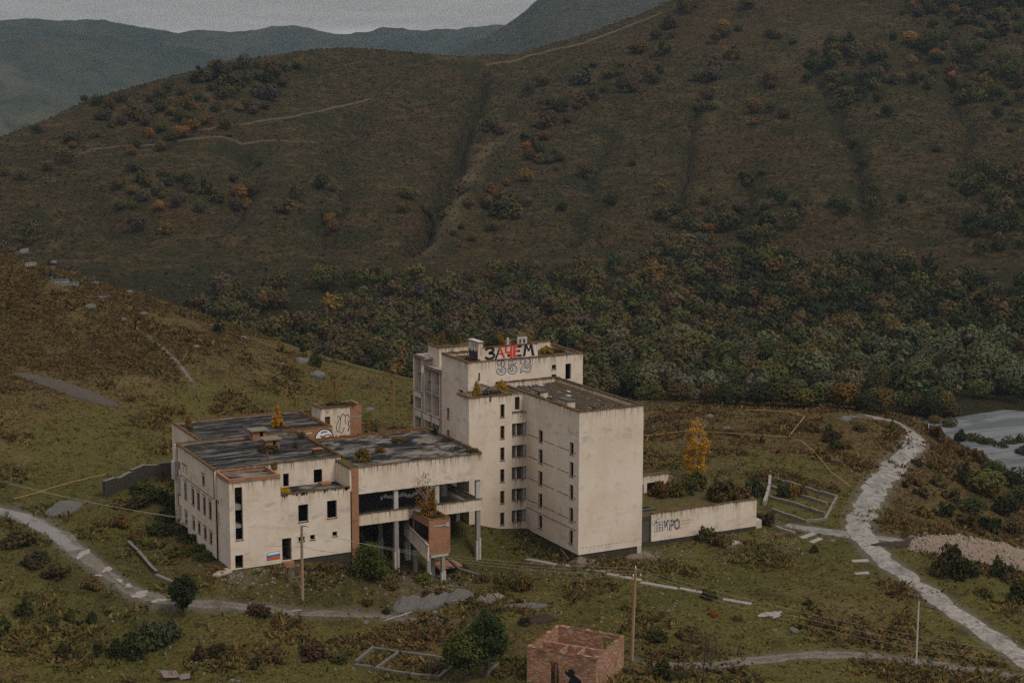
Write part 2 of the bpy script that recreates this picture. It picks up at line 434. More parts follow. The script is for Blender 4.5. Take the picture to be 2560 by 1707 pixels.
GREYP = plain("grey_paint", (.40, .40, .41), .8, .15, 2)
BLUEP = plain("blue_paint", (.02, .15, .42), .7, .2, 4)
ORANGEP = plain("orange_red_paint", (.55, .10, .03), .7, .2, 4)
PURPLE = plain("purple_paint", (.045, .02, .06), .7, .6, 9)
PINK = plain("pink_paint", (.55, .25, .30), .8, .2, 6)
ROCK = plain("boulder_stone", (.115, .108, .098), .95, .4, 1.8)
GRAVEL = plain("gravel", (.105, .097, .086), .95, .75, 7)
GRAVELP = plain("pale_gravel", (.19, .142, .105), .97, .75, 2.6)
DIRT = plain("dark_earth", (.045, .03, .02), .97, .7, 4)
WIRE = plain("pale_wire", (.30, .26, .20), .6, .1, 3)
WIRED = plain("dark_cable", (.03, .03, .03), .6, .1, 3)

# ground: green sward, straw-brown dead grass, bracken on the hill
m = Mat("ground", 0.97, 0.08)
a = m.noise(0.045, 6, rough=.6); b = m.noise(0.22, 7, rough=.65); f = m.noise(2.6, 5, rough=.7); ff = m.noise(9, 3)
brown = m.attr("brown"); dirt = m.attr("dirt"); lush = m.attr("lush")
c = m.mix(m.ramp(f, .3, .7), (.070, .061, .013), (.178, .150, .040))
dry = m.mix(m.ramp(f, .3, .72), (.065, .042, .015), (.205, .140, .052))
drym = m.ramp(m.math('ADD', m.math('ADD', m.math('MULTIPLY', a, .55), m.math('MULTIPLY', b, .6)), m.math('MULTIPLY', brown, .5)), .58, .80)
c = m.mix(drym, c, dry)
brk = m.mix(m.ramp(m.noise(.35, 6), .35, .68), (.036, .022, .007), (.120, .078, .024))
c = m.mix(m.math('MULTIPLY', m.ramp(brown, .55, 1.0), m.ramp(b, .35, .6, .45, 1)), c, brk)
c = m.mix(m.math('MULTIPLY', lush, m.ramp(b, .3, .65, .5, 1)), c, m.mix(m.ramp(f, .3, .7), (.038, .040, .010), (.095, .090, .022)))
c = m.mix(m.ramp(ff, .35, .62, .62, 0), c, (.018, .016, .007))
c = m.mix(m.ramp(m.noise(.8, 5), .58, .72, 0, .6), c, (.034, .023, .010))
c = m.mix(m.ramp(m.noise(.13, 7, rough=.68), .54, .66, 0, .75), c, m.mix(f, (.020, .018, .007), (.060, .050, .018)))
c = m.mix(m.ramp(m.noise(.09, 6, rough=.62), .56, .68, 0, .55), c, m.mix(f, (.090, .072, .030), (.20, .150, .066)))
c = m.mix(m.math('MULTIPLY', dirt, m.ramp(f, .3, .6, .5, 1)), c, m.mix(ff, (.075, .060, .048), (.20, .175, .15)))
m.color(c); m.bump(m.math('ADD', m.math('MULTIPLY', ff, .5), f), .9, .35)
GROUND = m.m

m = Mat("hillside", 0.97, 0.05)
a = m.noise(0.012, 6, rough=.6); b = m.noise(0.07, 7, rough=.65); f = m.noise(.55, 7, rough=.75); s = m.noise(1.0, 6, m.pos((.10, .10, .9)), .7)
gul = m.attr("gully"); wood = m.attr("wooded"); tanf = m.attr("tan")
f2 = m.noise(.16, 6, rough=.7)
c = m.mix(m.ramp(m.math("ADD", m.math("MULTIPLY", f, .6), m.math("MULTIPLY", f2, .4)), .38, .62), (.012, .0088, .0034), (.098, .067, .029))
c = m.mix(m.ramp(b, .40, .60, 0, .9), c, m.mix(m.ramp(f, .3, .7), (.0085, .0090, .0032), (.060, .048, .015)))
c = m.mix(m.ramp(a, .48, .66, 0, .6), c, m.mix(m.ramp(f, .3, .7), (.020, .0115, .005), (.098, .057, .025)))
c = m.mix(m.ramp(s, .40, .56, .35, 0), c, (.016, .014, .007))
c = m.mix(m.ramp(m.noise(.035, 6, rough=.7), .56, .66, 0, .7), c, (.022, .024, .009))
c = m.mix(m.math('MULTIPLY', gul, m.ramp(b, .35, .6, .1, .6)), c, (.018, .022, .010))
c = m.mix(m.math('MULTIPLY', tanf, .8), c, m.mix(m.ramp(f, .3, .7), (.070, .050, .024), (.155, .115, .060)))
c = m.mix(m.math('MULTIPLY', wood, .75), c, (.020, .019, .008))
m.color(c); m.bump(m.math('ADD', f, s), 1.0, 1.2)
HILL = m.m

m = Mat("far_slope", 0.97, 0.05)
a = m.noise(0.004, 6, rough=.6); b = m.noise(0.02, 7, rough=.7)
c = m.mix(m.ramp(a, .38, .62), (.040, .045, .026), (.075, .068, .040)); c = m.mix(m.ramp(b, .45, .65, 0, .7), c, (.02, .026, .018))
m.color(c); m.bump(b, 1, 12)
FAR = m.m
m = Mat("far_forest", 0.97, 0.05)
b = m.noise(0.06, 7, rough=.75); a = m.noise(.011, 5)
c = m.mix(m.ramp(b, .35, .65), (.010, .014, .007), (.070, .064, .028)); c = m.mix(m.ramp(a, .45, .65, 0, .6), c, (.05, .04, .02))
m.color(c); m.bump(b, 1, 14)
FARF = m.m

m = Mat("broken_asphalt", 0.8, 0.35)
b = m.noise(.30, 6); f = m.noise(2.2, 6, rough=.7); st = m.noise(1.0, 5, m.pos((.5, .5, 1), 'uv'), .6)
c = m.mix(m.ramp(f, .3, .7), (.20, .18, .158), (.34, .305, .268)); c = m.mix(m.ramp(b, .44, .68, 0, .6), c, (.11, .10, .09)); c = m.mix(m.ramp(f, .60, .72, 0, .5), c, (.10, .085, .07))
cr = m.noise(.55, 6, m.pos((.6, 1, 1)), .75, 1.5)
c = m.mix(m.ramp(m.noise(.7, 6, rough=.7), .54, .62, 0, .8), c, (.085, .072, .048))
c = m.mix(m.ramp(m.math("ABSOLUTE", m.math("SUBTRACT", cr, .5)), 0, .022, .85, 0), c, (.05, .044, .037))
m.color(c); m.rough(m.ramp(b, .4, .65, .9, .5)); m.bump(m.math('ADD', b, f), .6, .06)
ASPH = m.m
m = Mat("muddy_track", 0.85, 0.3)
b = m.noise(.5, 6); f = m.noise(3, 6, rough=.7); edge = m.attr("mid")
c = m.mix(m.ramp(f, .3, .7), (.085, .066, .052), (.185, .155, .13)); c = m.mix(m.ramp(b, .52, .68, 0, .7), c, (.06, .045, .034))
c = m.mix(m.math('MULTIPLY', edge, m.ramp(b, .4, .55)), c, (.07, .062, .024))
m.color(c); m.rough(m.ramp(b, .4, .6, .95, .6)); m.bump(f, .8, .06)
TRACK = m.m
m = Mat("gravel_track", 0.92, 0.15)
f = m.noise(4, 6, rough=.75); b = m.noise(.5, 5)
c = m.mix(m.ramp(f, .3, .7), (.12, .112, .104), (.26, .245, .225)); c = m.mix(m.ramp(b, .52, .68, 0, .6), c, (.10, .085, .06))
m.color(c); m.bump(f, .7, .04)
GTRACK = m.m
m = Mat("puddle_water", 0.05, 0.5); m.color((.23, .20, .17)); PUDDLE = m.m  # pale base colour stands in for the bright sky reflected in the water
m = Mat("river_water", 0.6, 0.3)
s = m.noise(1.0, 7, m.pos((.035, .16, .2)), .68, .9); f = m.noise(.5, 6, m.pos((.35, 1, 1)), .7)
c = m.mix(m.ramp(s, .44, .54), (.070, .078, .080), (.135, .140, .138)); c = m.mix(m.ramp(s, .60, .72), c, (.21, .21, .205)); c = m.mix(m.ramp(f, .5, .75, 0, .5), c, (.05, .058, .06))
m.color(c); m.bump(m.math('ADD', s, f), .5, .3)
RIVER = m.m

def leaf_mat(name, src):
    m = Mat(name, 0.85, 0.15)
    if src == 'obj':
        oi = m.n.new("ShaderNodeObjectInfo"); base = oi.outputs["Color"]
    else:
        base = m.attr("col", "Color")
    n = m.noise(1.1, 4, m.pos((1, 1, 1), 'obj' if src == 'obj' else 'pos')); k = m.noise(7, 3, m.pos((1, 1, 1), 'obj' if src == 'obj' else 'pos'))
    far = .25 if name == 'mixed_leaves' else 1.0
    hs = m.mix(m.ramp(n, .35, .68, 0, .6 * far), base, (1.35, 1.15, .85), 'MULTIPLY'); hs = m.mix(m.ramp(k, .35, .65, .5 * far, 0), hs, (.62, .66, .66), 'MULTIPLY')
    m.color(hs)
    tr = m.n.new("ShaderNodeBsdfTranslucent"); m.l.new(hs, tr.inputs["Color"])
    ms = m.n.new("ShaderNodeMixShader"); ms.inputs[0].default_value = .22
    out = m.n["Material Output"]; m.l.new(m.b.outputs[0], ms.inputs[1]); m.l.new(tr.outputs[0], ms.inputs[2]); m.l.new(ms.outputs[0], out.inputs["Surface"])
    return m.m
LEAF = leaf_mat("leaves", 'obj'); LEAFA = leaf_mat("mixed_leaves", 'attr'); GRASSM = leaf_mat("dry_and_green_grass", 'attr')
BARK = plain("bark", (.075, .055, .04), .95, .4, 4)
BIRCHB = plain("birch_bark", (.42, .38, .33), .9, .45, 3)

# ------------------------------------------------------------------ mesh helpers
def tag(o, label=None, cat=None, group=None, kind=None):
    if label: o["label"] = label
    if cat: o["category"] = cat
    if group: o["group"] = group
    if kind: o["kind"] = kind
    elif label and cat: o["kind"] = "thing"
    return o
def add(name, mesh, parent=None):
    o = bpy.data.objects.new(name, mesh); COL.objects.link(o)
    if parent is not None: o.parent = parent
    return o
def empty(name, loc=(0, 0, 0)):
    o = bpy.data.objects.new(name, None); COL.objects.link(o); o.location = loc; o.empty_display_size = .5
    return o
class MB:
    """collects quads with uv in metres and the depth below the top edge"""
    def __init__(self): self.v, self.f, self.uv, self.dt = [], [], [], []
    def quad(self, pts, uvs=None, dts=None):
        i = len(self.v); self.v += [tuple(p) for p in pts]; self.f.append(tuple(range(i, i + len(pts))))
        if uvs is None:
            n = (Vector(pts[1]) - Vector(pts[0])).cross(Vector(pts[2]) - Vector(pts[0]))
            ax = max(range(3), key=lambda k: abs(n[k]))
            uvs = [((p[0], p[1]) if ax == 2 else (p[1], p[2]) if ax == 0 else (p[0], p[2])) for p in pts]
        self.uv += uvs; self.dt += dts if dts is not None else [9.0] * len(pts)
    def box(self, x0, x1, y0, y1, z0, z1, top=True, bottom=True):
        P = lambda x, y, z: (x, y, z)
        d = z1 - z0
        self.quad([P(x0, y0, z0), P(x1, y0, z0), P(x1, y0, z1), P(x0, y0, z1)], None, [d, d, 0, 0])
        self.quad([P(x1, y1, z0), P(x0, y1, z0), P(x0, y1, z1), P(x1, y1, z1)], None, [d, d, 0, 0])
        self.quad([P(x0, y1, z0), P(x0, y0, z0), P(x0, y0, z1), P(x0, y1, z1)], None, [d, d, 0, 0])
        self.quad([P(x1, y0, z0), P(x1, y1, z0), P(x1, y1, z1), P(x1, y0, z1)], None, [d, d, 0, 0])
        if top: self.quad([P(x0, y0, z1), P(x1, y0, z1), P(x1, y1, z1), P(x0, y1, z1)])
        if bottom: self.quad([P(x0, y1, z0), P(x1, y1, z0), P(x1, y0, z0), P(x0, y0, z0)])
        return self
    def tube(self, pts, rad, n=6, cap=True):
        pts = [Vector(p) for p in pts]
        rad = [rad] * len(pts) if not hasattr(rad, '__len__') else rad
        rings = []
        for k, p in enumerate(pts):
            d = (pts[min(k + 1, len(pts) - 1)] - pts[max(k - 1, 0)]).normalized()
            a = d.cross(Vector((0, 0, 1)) if abs(d.z) < .9 else Vector((1, 0, 0))).normalized(); b = d.cross(a)
            rings.append([p + (a * math.cos(t) + b * math.sin(t)) * rad[k] for t in [2 * math.pi * j / n for j in range(n)]])
        for k in range(len(rings) - 1):
            for j in range(n):
                self.quad([rings[k][j], rings[k + 1][j], rings[k + 1][(j + 1) % n], rings[k][(j + 1) % n]][::-1])
        if cap:
            self.quad(rings[0][::-1]); self.quad(rings[-1])
        return self
    def mesh(self, name, mat, smooth=False):
        me = bpy.data.meshes.new(name)
        me.from_pydata(self.v, [], self.f)
        uv = me.uv_layers.new(name="UVMap")
        vi = np.empty(len(me.loops), np.int32); me.loops.foreach_get("vertex_index", vi)
        uv.data.foreach_set("uv", np.array(self.uv, np.float32)[vi].ravel())
        at = me.attributes.new("dtop", 'FLOAT', 'POINT'); at.data.foreach_set("value", np.array(self.dt, np.float32))
        for mm in (mat if isinstance(mat, (list, tuple)) else [mat]): me.materials.append(mm)
        if smooth: me.polygons.foreach_set("use_smooth", [True] * len(me.polygons))
        me.update(); return me
    def build(self, name, mat, parent=None, smooth=False):
        return add(name, self.mesh(name, mat, smooth), parent)
def box(parent, name, x0, x1, y0, y1, z0, z1, mat):
    return MB().box(x0, x1, y0, y1, z0, z1).build(name, mat, parent)
def np_mesh(name, V, F, mats, cols=None, fmat=None, smooth=False, attrs=None):
    """V (n,3) array, F (m,k) array of one polygon size"""
    me = bpy.data.meshes.new(name)
    V = np.asarray(V, np.float32); F = np.asarray(F, np.int32); k = F.shape[1]
    me.vertices.add(len(V)); me.vertices.foreach_set("co", V.ravel())
    me.loops.add(F.size); me.loops.foreach_set("vertex_index", F.ravel())
    me.polygons.add(len(F)); me.polygons.foreach_set("loop_start", np.arange(0, F.size, k, dtype=np.int32))
    me.polygons.foreach_set("loop_total", np.full(len(F), k, np.int32))
    for mm in mats: me.materials.append(mm)
    if fmat is not None: me.polygons.foreach_set("material_index", np.asarray(fmat, np.int32))
    me.polygons.foreach_set("use_smooth", np.full(len(F), smooth, bool))
    me.update(calc_edges=True)
    if cols is not None:
        a = me.attributes.new("col", 'FLOAT_COLOR', 'POINT'); c = np.ones((len(V), 4), np.float32); c[:, :3] = cols
        a.data.foreach_set("color", c.ravel())
    for nm, vals in (attrs or {}).items():
        a = me.attributes.new(nm, 'FLOAT', 'POINT'); a.data.foreach_set("value", np.asarray(vals, np.float32).ravel())
    me.validate()
    return me
def grid_faces(n, m):
    i = np.arange(n * m).reshape(n, m)
    return np.stack([i[:-1, :-1], i[1:, :-1], i[1:, 1:], i[:-1, 1:]], -1).reshape(-1, 4)

def wall(parent, name, p0, d, L, z0, z1, th, openings, mat, nrm, inner=None):
    """upright wall with true openings; p0 and d run along the OUTER face, nrm points outward"""
    d = Vector((d[0], d[1], 0)); n = Vector((nrm[0], nrm[1], 0)); o = Vector((p0[0], p0[1], 0))
    us = sorted({0.0, L, *[v for q in openings for v in (max(q[0], 0), min(q[1], L))]})
    zs = sorted({z0, z1, *[v for q in openings for v in (max(q[2], z0), min(q[3], z1))]})
    b = MB()
    def P(u, z, k): return tuple(o + d * u - n * (th * k) + Vector((0, 0, z)))
    flip = d.cross(Vector((0, 0, 1))).dot(n) < 0
    def quad(pts, uvs):
        dts = [z1 - p[2] for p in pts]
        if flip: pts, uvs, dts = pts[::-1], uvs[::-1], dts[::-1]
        b.quad(pts, uvs, dts)
    hole = lambda u, z: any(q[0] < u < q[1] and q[2] < z < q[3] for q in openings)
    for i in range(len(us) - 1):
        for j in range(len(zs) - 1):
            u0, u1, a, c = us[i], us[i + 1], zs[j], zs[j + 1]
            if hole((u0 + u1) / 2, (a + c) / 2): continue
            uv = [(u0, a), (u1, a), (u1, c), (u0, c)]
            quad([P(u0, a, 0), P(u1, a, 0), P(u1, c, 0), P(u0, c, 0)], uv)
            quad([P(u1, a, 1), P(u0, a, 1), P(u0, c, 1), P(u1, c, 1)], uv)
            def out(u, z): return u < 0 or u > L or z < z0 or z > z1 or hole(u, z)
            e = 1e-4
            if out(u0 - e, (a + c) / 2): quad([P(u0, a, 1), P(u0, a, 0), P(u0, c, 0), P(u0, c, 1)], [(0, a), (th, a), (th, c), (0, c)])
            if out(u1 + e, (a + c) / 2): quad([P(u1, a, 0), P(u1, a, 1), P(u1, c, 1), P(u1, c, 0)], [(0, a), (th, a), (th, c), (0, c)])
            if out((u0 + u1) / 2, a - e): quad([P(u0, a, 1), P(u1, a, 1), P(u1, a, 0), P(u0, a, 0)], [(u0, 0), (u1, 0), (u1, th), (u0, th)])
            if out((u0 + u1) / 2, c + e): quad([P(u0, c, 0), P(u1, c, 0), P(u1, c, 1), P(u0, c, 1)], [(u0, 0), (u1, 0), (u1, th), (u0, th)])
    return b.build(name, mat, parent)

def window(parent, p0, d, nrm, u0, u1, zb, zt, frame=0.5, trim=True, sill=True, seed=0):
    """surround, remains of a wooden frame and a stained sill in an opening of a wall"""
    r = random.Random(seed)
    d = Vector((d[0], d[1], 0)); n = Vector((nrm[0], nrm[1], 0)); o = Vector((p0[0], p0[1], 0))
    def bar(b, a0, a1, c0, c1, k0, k1):
        pts = []
        for k in (k0, k1):
            pts += [o + d * a0 + n * k + Vector((0, 0, c0)), o + d * a1 + n * k + Vector((0, 0, c0)), o + d * a1 + n * k + Vector((0, 0, c1)), o + d * a0 + n * k + Vector((0, 0, c1))]
        flip = d.cross(Vector((0, 0, 1))).dot(n) < 0
        for q in ((0, 3, 2, 1), (4, 5, 6, 7), (0, 1, 5, 4), (2, 3, 7, 6), (1, 2, 6, 5), (3, 0, 4, 7)):
            pp = [tuple(pts[k]) for k in q]
            b.quad(pp[::-1] if flip else pp)
    w = None
    if trim:
        b = MB(); t = .14; g = .025
        bar(b, u0 - t, u0, zb, zt + t, -.05, g); bar(b, u1, u1 + t, zb, zt + t, -.05, g); bar(b, u0, u1, zt, zt + t, -.05, g)
        w = b.build("window", PLASTER, parent)
    if w is None:
        w = empty("window"); w.parent = parent
    b = MB(); kk = -.22
    if r.random() < frame:
        f = .055
        bar(b, u0, u0 + f, zb, zt, kk - .05, kk); bar(b, u1 - f, u1, zb, zt, kk - .05, kk); bar(b, u0 + f, u1 - f, zt - f, zt, kk - .05, kk)
        if u1 - u0 > .6: bar(b, (u0 + u1) / 2 - .03, (u0 + u1) / 2 + .03, zb, zt - f, kk - .05, kk - .004)
        if r.random() < .6: bar(b, u0 + f, u1 - f, zb + (zt - zb) * .68, zb + (zt - zb) * .68 + .05, kk - .046, kk - .002)
        b.build("frame", WOOD, w)
    if sill:
        b = MB(); bar(b, u0 - .07, u1 + .07, zb - .07, zb + .012, -.06, .07)
        b.build("sill", STAIN if r.random() < .35 else RUST, w)
    return w

def ribbon(name, pts, mat, lift=0.05, step=0.8, nw=7, wob=0.35, seed=1, kind="structure", fn=None):
    """a road or track laid on the ground; pts rows (x, y, half width)"""
    fn = fn or g_at
    P = np.array(pts, float); s = np.concatenate([[0], np.cumsum(np.hypot(*np.diff(P[:, :2], axis=0).T))])
    t = np.arange(0, s[-1], step)
    def spl(c):
        out = np.interp(t, s, P[:, c])
        k = max(1, int(5 / step)); ker = np.ones(2 * k + 1) / (2 * k + 1)
        return np.convolve(np.pad(out, k, mode='edge'), ker, 'valid')
    x, y, w = spl(0), spl(1), spl(2)
    tx, ty = np.gradient(x), np.gradient(y); l = np.hypot(tx, ty); nx, ny = -ty / l, tx / l
    q = np.linspace(-1, 1, nw)
    wl_ = w * (1 + wob * 2 * fbm(t / 3.0, t * 0 + seed, 4, seed)); wr_ = w * (1 + wob * 2 * fbm(t / 3.0, t * 0 + seed + 9, 4, seed + 5))
    off = np.where(q[None] < 0, q[None] * wl_[:, None], q[None] * wr_[:, None])
    X = x[:, None] + nx[:, None] * off; Y = y[:, None] + ny[:, None] * off
    Z = fn(X, Y) + lift
    Z[:, 0] -= lift * 1.6; Z[:, -1] -= lift * 1.6
    me = np_mesh(name, np.stack([X, Y, Z], -1).reshape(-1, 3), grid_faces(*X.shape)[:, ::-1], [mat], smooth=True, attrs={"mid": np.repeat(np.exp(-(q / .25) ** 2)[None], len(t), 0)})
    uv = me.uv_layers.new(name="UVMap"); vi = np.empty(len(me.loops), np.int32); me.loops.foreach_get("vertex_index", vi)
    U = np.stack([np.repeat(t[:, None], nw, 1), off], -1).reshape(-1, 2); uv.data.foreach_set("uv", U[vi].astype(np.float32).ravel())
    o = add(name, me); tag(o, kind=kind); return o

# ================================================================== SETTING
def sstep(x, a, b):
    t = np.clip((x - a) / (b - a), 0, 1); return t * t * (3 - 2 * t)
def path_px(pts, fn=G):
    out = []
    for x, y, w in pts:
        p = fn(x, y); out.append((p[0], p[1], w))
    return np.array(out)
ROAD = path_px([(2160,1042,1.9),(2200,1046,1.9),(2240,1053,2.0),(2275,1072,2.1),(2293,1097,2.2),(2278,1125,2.1),(2235,1160,2.0),(2200,1205,2.1),(2172,1255,2.3),(2148,1300,2.1),(2150,1335,2.1),(2190,1385,1.8),(2262,1440,1.9),(2350,1500,1.9),(2450,1570,1.9),(2560,1645,2.0),(2700,1740,2.0)])
LANE = path_px([(-60,1262,1.2),(23,1279,1.5),(97,1309,1.7),(155,1348,1.6),(201,1386,1.4),(263,1433,1.2),(329,1479,1.2),(406,1508,1.0),(503,1514,.8),(619,1522,.7),(735,1527,.7),(890,1531,.65),(934,1536,.6),(1063,1550,.5),(1130,1556,.3)])
LOWER = path_px([(1583,1647,.5),(1640,1660,.7),(1720,1667,.9),(1845,1654,1.0),(1967,1641,1.0),(2090,1633,1.0),(2212,1641,1.0),(2294,1653,1.0),(2416,1671,1.0),(2560,1694,1.1),(2700,1716,1.1)])
SPUR = path_px([(1945,1309,.6),(1990,1316,1.2),(2050,1326,1.4),(2130,1338,1.6),(2160,1342,1.5)])
SPUR2 = path_px([(2165,1340,1.3),(2212,1347,1.3),(2335,1367,1.2),(2441,1388,1.2),(2560,1420,1.3),(2680,1455,1.3)])
HILLPATH = path_px([(330,812,.3),(346,824,.35),(386,854,.4),(438,899,.45),(470,940,.4),(487,966,.4)])

gb = ground_base(GX, GY); ga, gr = _Agrid, _Rgrid
gcol = np.interp(ga, [az_of(c) for c in (-1500, 0, 1280, 2560, 4000)], (-1500, 0, 1280, 2560, 4000))
brown = sstep(gb + 7 * fbm(GX / 26, GY / 26, 4, 62), 4.5, 15) * np.clip(.92 + 1.9 * fbm(GX / 18, GY / 18, 4, 61), 0.12, 1.0)
brown = np.maximum(brown, 0.45 * sstep(gr, 265, 300) * sstep(gcol, 1300, 1700))
brown = np.maximum(brown, 0.55 * sstep(gcol, 2200, 2330) * sstep(gr, 225, 260))
brown = np.maximum(brown, 0.5 * np.clip(fbm(GX / 16, GY / 16, 3, 71) * 2.4, 0, 1))
lush = np.zeros_like(gb)
for cx_, cy_, rx, ry, s_ in [(-62, 20, 13, 22, .9), (-8, 6, 9, 9, .85), (-38, 5, 14, 5, .8), (-20, -2, 12, 6, .55), (-62, 48, 25, 16, .55), (40, -12, 18, 12, .5), (-30, -28, 26, 10, .6), (8, -14, 30, 5, .6), (-72, -20, 16, 12, .5)]:
    lush = np.maximum(lush, s_ * np.exp(-((GX - cx_) / rx) ** 2 - ((GY - cy_) / ry) ** 2))
dirt = np.zeros_like(gb)
for P, w, s_ in ((ROAD, 1.2, .7), (LANE, 1.0, .8), (LOWER, .8, .6), (SPUR2, 1.6, .7), (HILLPATH, .6, .6), (SPUR, .6, .6)):
    q = []
    for i in range(len(P) - 1):
        k = max(2, int(np.hypot(*(P[i + 1, :2] - P[i, :2])) / 1.0))
        q += [P[i] + (P[i + 1] - P[i]) * t for t in np.linspace(0, 1, k)]
    q = np.array(q)
    sel = (GX > q[:, 0].min() - 8) & (GX < q[:, 0].max() + 8) & (GY > q[:, 1].min() - 8) & (GY < q[:, 1].max() + 8)
    gx, gy = GX[sel], GY[sel]; best = np.full(len(gx), 99.0)
    for i in range(len(q)):
        best = np.minimum(best, np.hypot(gx - q[i, 0], gy - q[i, 1]) - q[i, 2])
    dirt[sel] = np.maximum(dirt[sel], s_ * np.clip(1 - best / w, 0, 1))
for cx_, cy_, rr_ in [(0, -1.2, 2.5), (-21, 6, 6), (11, 0, 3), (-46, 8.6, 2), (-39, 8.8, 1.6)]:
    dirt = np.maximum(dirt, .55 * np.exp(-((GX - cx_) ** 2 + (GY - cy_) ** 2) / rr_ ** 2))
me = np_mesh("ground", np.stack([GX, GY, GZ], -1).reshape(-1, 3), grid_faces(NA, NR)[:, ::-1], [GROUND], smooth=True, attrs={"brown": brown, "dirt": dirt, "lush": lush})
tag(add("ground", me), kind="structure")

wood = sstep(640 - _MRg, 0, 70) * 0.9
me = np_mesh("mountain", np.stack([MX, MY, MZ], -1).reshape(-1, 3), grid_faces(MNA, MNR)[:, ::-1], [HILL], smooth=True, attrs={"gully": MGUL, "wooded": wood, "tan": MTAN})
tag(add("mountain", me), kind="structure")

# far ranges: (skyline column, row) and the distance of the crest; each falls away both ways
def far_range(name, sky, r, depth, base, mat, amp, seed, ncol=260, rough=1.0):
    s = np.array(sky, float); c = np.linspace(s[0, 0], s[-1, 0], ncol); y = np.interp(c, s[:, 0], s[:, 1])
    k = np.ones(9) / 9; y = np.convolve(np.pad(y, 4, mode='edge'), k, 'valid')
    rows = np.concatenate([np.linspace(r - depth, r, 70), np.linspace(r + depth * .05, r + depth * .6, 14)])
    V = np.zeros((ncol, len(rows), 3))
    for i in range(ncol):
        d = sight(c[i], y[i]); h = math.hypot(d[0], d[1]); zc = CAM[2] + d[2] * r / h
        ax, ay = d[0] / h, d[1] / h
        t = (rows - (r - depth)) / depth
        z = np.where(t <= 1, base + (zc - base) * np.clip(t, 0, 1) ** 1.25, zc - (zc - base) * (t - 1) * 1.2)
        X, Y = CAM[0] + ax * rows, CAM[1] + ay * rows
        fade = np.clip(1 - t, 0, 1) ** .5 * np.clip(t * 3, 0, 1)
        n = 1 - 2 * np.abs(fbm(X / (depth * .28), Y / (depth * .28), 5, seed))
        z = z + amp * fade * (n - .8) + rough * fbm(X / 40, Y / 40, 4, seed + 3)
        V[i, :, 0], V[i, :, 1], V[i, :, 2] = X, Y, z
    o = add(name, np_mesh(name, V.reshape(-1, 3), grid_faces(ncol, len(rows))[:, ::-1], [mat], smooth=True))
    return tag(o, kind="structure")
far_range("far_mountain", [(-1500,62),(-700,50),(-200,48),(-60,66),(20,52),(90,46),(150,56),(230,50),(300,64),(420,84),(520,104),(600,130),(700,160),(850,205),(1000,250)], 5000, 3600, -70, FAR, 420, 101, rough=12)
far_range("far_mountain", [(-200,90),(200,80),(330,70),(400,92),(500,68),(590,84),(680,64),(760,66),(840,92),(930,74),(1010,66),(1080,82),(1200,66),(1300,62),(1600,62),(2200,62),(3200,62)], 5600, 2200, -80, FAR, 420, 131, rough=20)
far_range("far_mountain", [(900,215),(1000,185),(1080,150),(1140,128),(1210,97),(1275,62),(1340,4),(1400,-22),(1560,-32),(1900,-34),(2600,-34),(3300,-34)], 3400, 1500, -60, FARF, 70, 151, ncol=420, rough=14)

# valley floor under everything, out to the horizon
a = 8200.0
me = MB(); me.quad([(-a, -a, -75), (a, -a, -75), (a, a, -75), (-a, a, -75)])
tag(me.build("valley_floor", FAR), kind="structure")

# river bed in the valley to the right
rv = np.array([polar(x, r) for x, r in ((2345, 418), (2430, 411), (2560, 403), (2900, 378), (3400, 348))])
def river():
    n, w = 110, 60
    t = np.linspace(0, 4, n); cx_ = np.interp(t, range(5), rv[:, 0]); cy_ = np.interp(t, range(5), rv[:, 1])
    tx, ty = np.gradient(cx_), np.gradient(cy_); l = np.hypot(tx, ty); nx, ny = -ty / l, tx / l
    q = np.linspace(-48, 48, w); X = cx_[:, None] + nx[:, None] * q; Y = cy_[:, None] + ny[:, None] * q
    Z = -19.2 + .35 * fbm(X / 4, Y / 4, 4, 81)
    return np_mesh("river", np.stack([X, Y, Z], -1).reshape(-1, 3), grid_faces(n, w), [RIVER], smooth=True)
tag(add("river", river()), kind="structure")

ribbon("road", ROAD, ASPH, .07, seed=3, wob=.5, step=.5)
ribbon("lane", LANE, TRACK, .06, seed=5, wob=.7, step=.5)
ribbon("lane", LANE[:5] * np.array([1, 1, .8]), GTRACK, .085, seed=15, wob=.6, step=.5)
ribbon("track", LOWER, TRACK, .06, seed=7, wob=.6, step=.5)
ribbon("gravel_track", SPUR, GTRACK, .06, seed=8)
ribbon("gravel_track", SPUR2, GTRACK, .06, seed=9)
ribbon("footpath", HILLPATH, TRACK, .08, seed=10, step=.6)
PATHM = plain("trodden_grass", (.072, .054, .028), .97, .6, .3)
for k, pts in enumerate(([(930,246,1.0),(830,270,1.0),(740,292,1.0),(640,305,.9),(540,318,.8),(420,345,.6)], [(803,357,.8),(600,358,.8),(400,362,.8),(280,368,.7),(184,390,.7)], [(1210,165,1.3),(1320,140,1.5),(1450,112,1.6),(1560,70,1.5),(1660,30,1.4)])):
    ribbon("footpath", path_px(pts, H), PATHM, .35, step=2.0, seed=20 + k, fn=m_at, wob=.6)

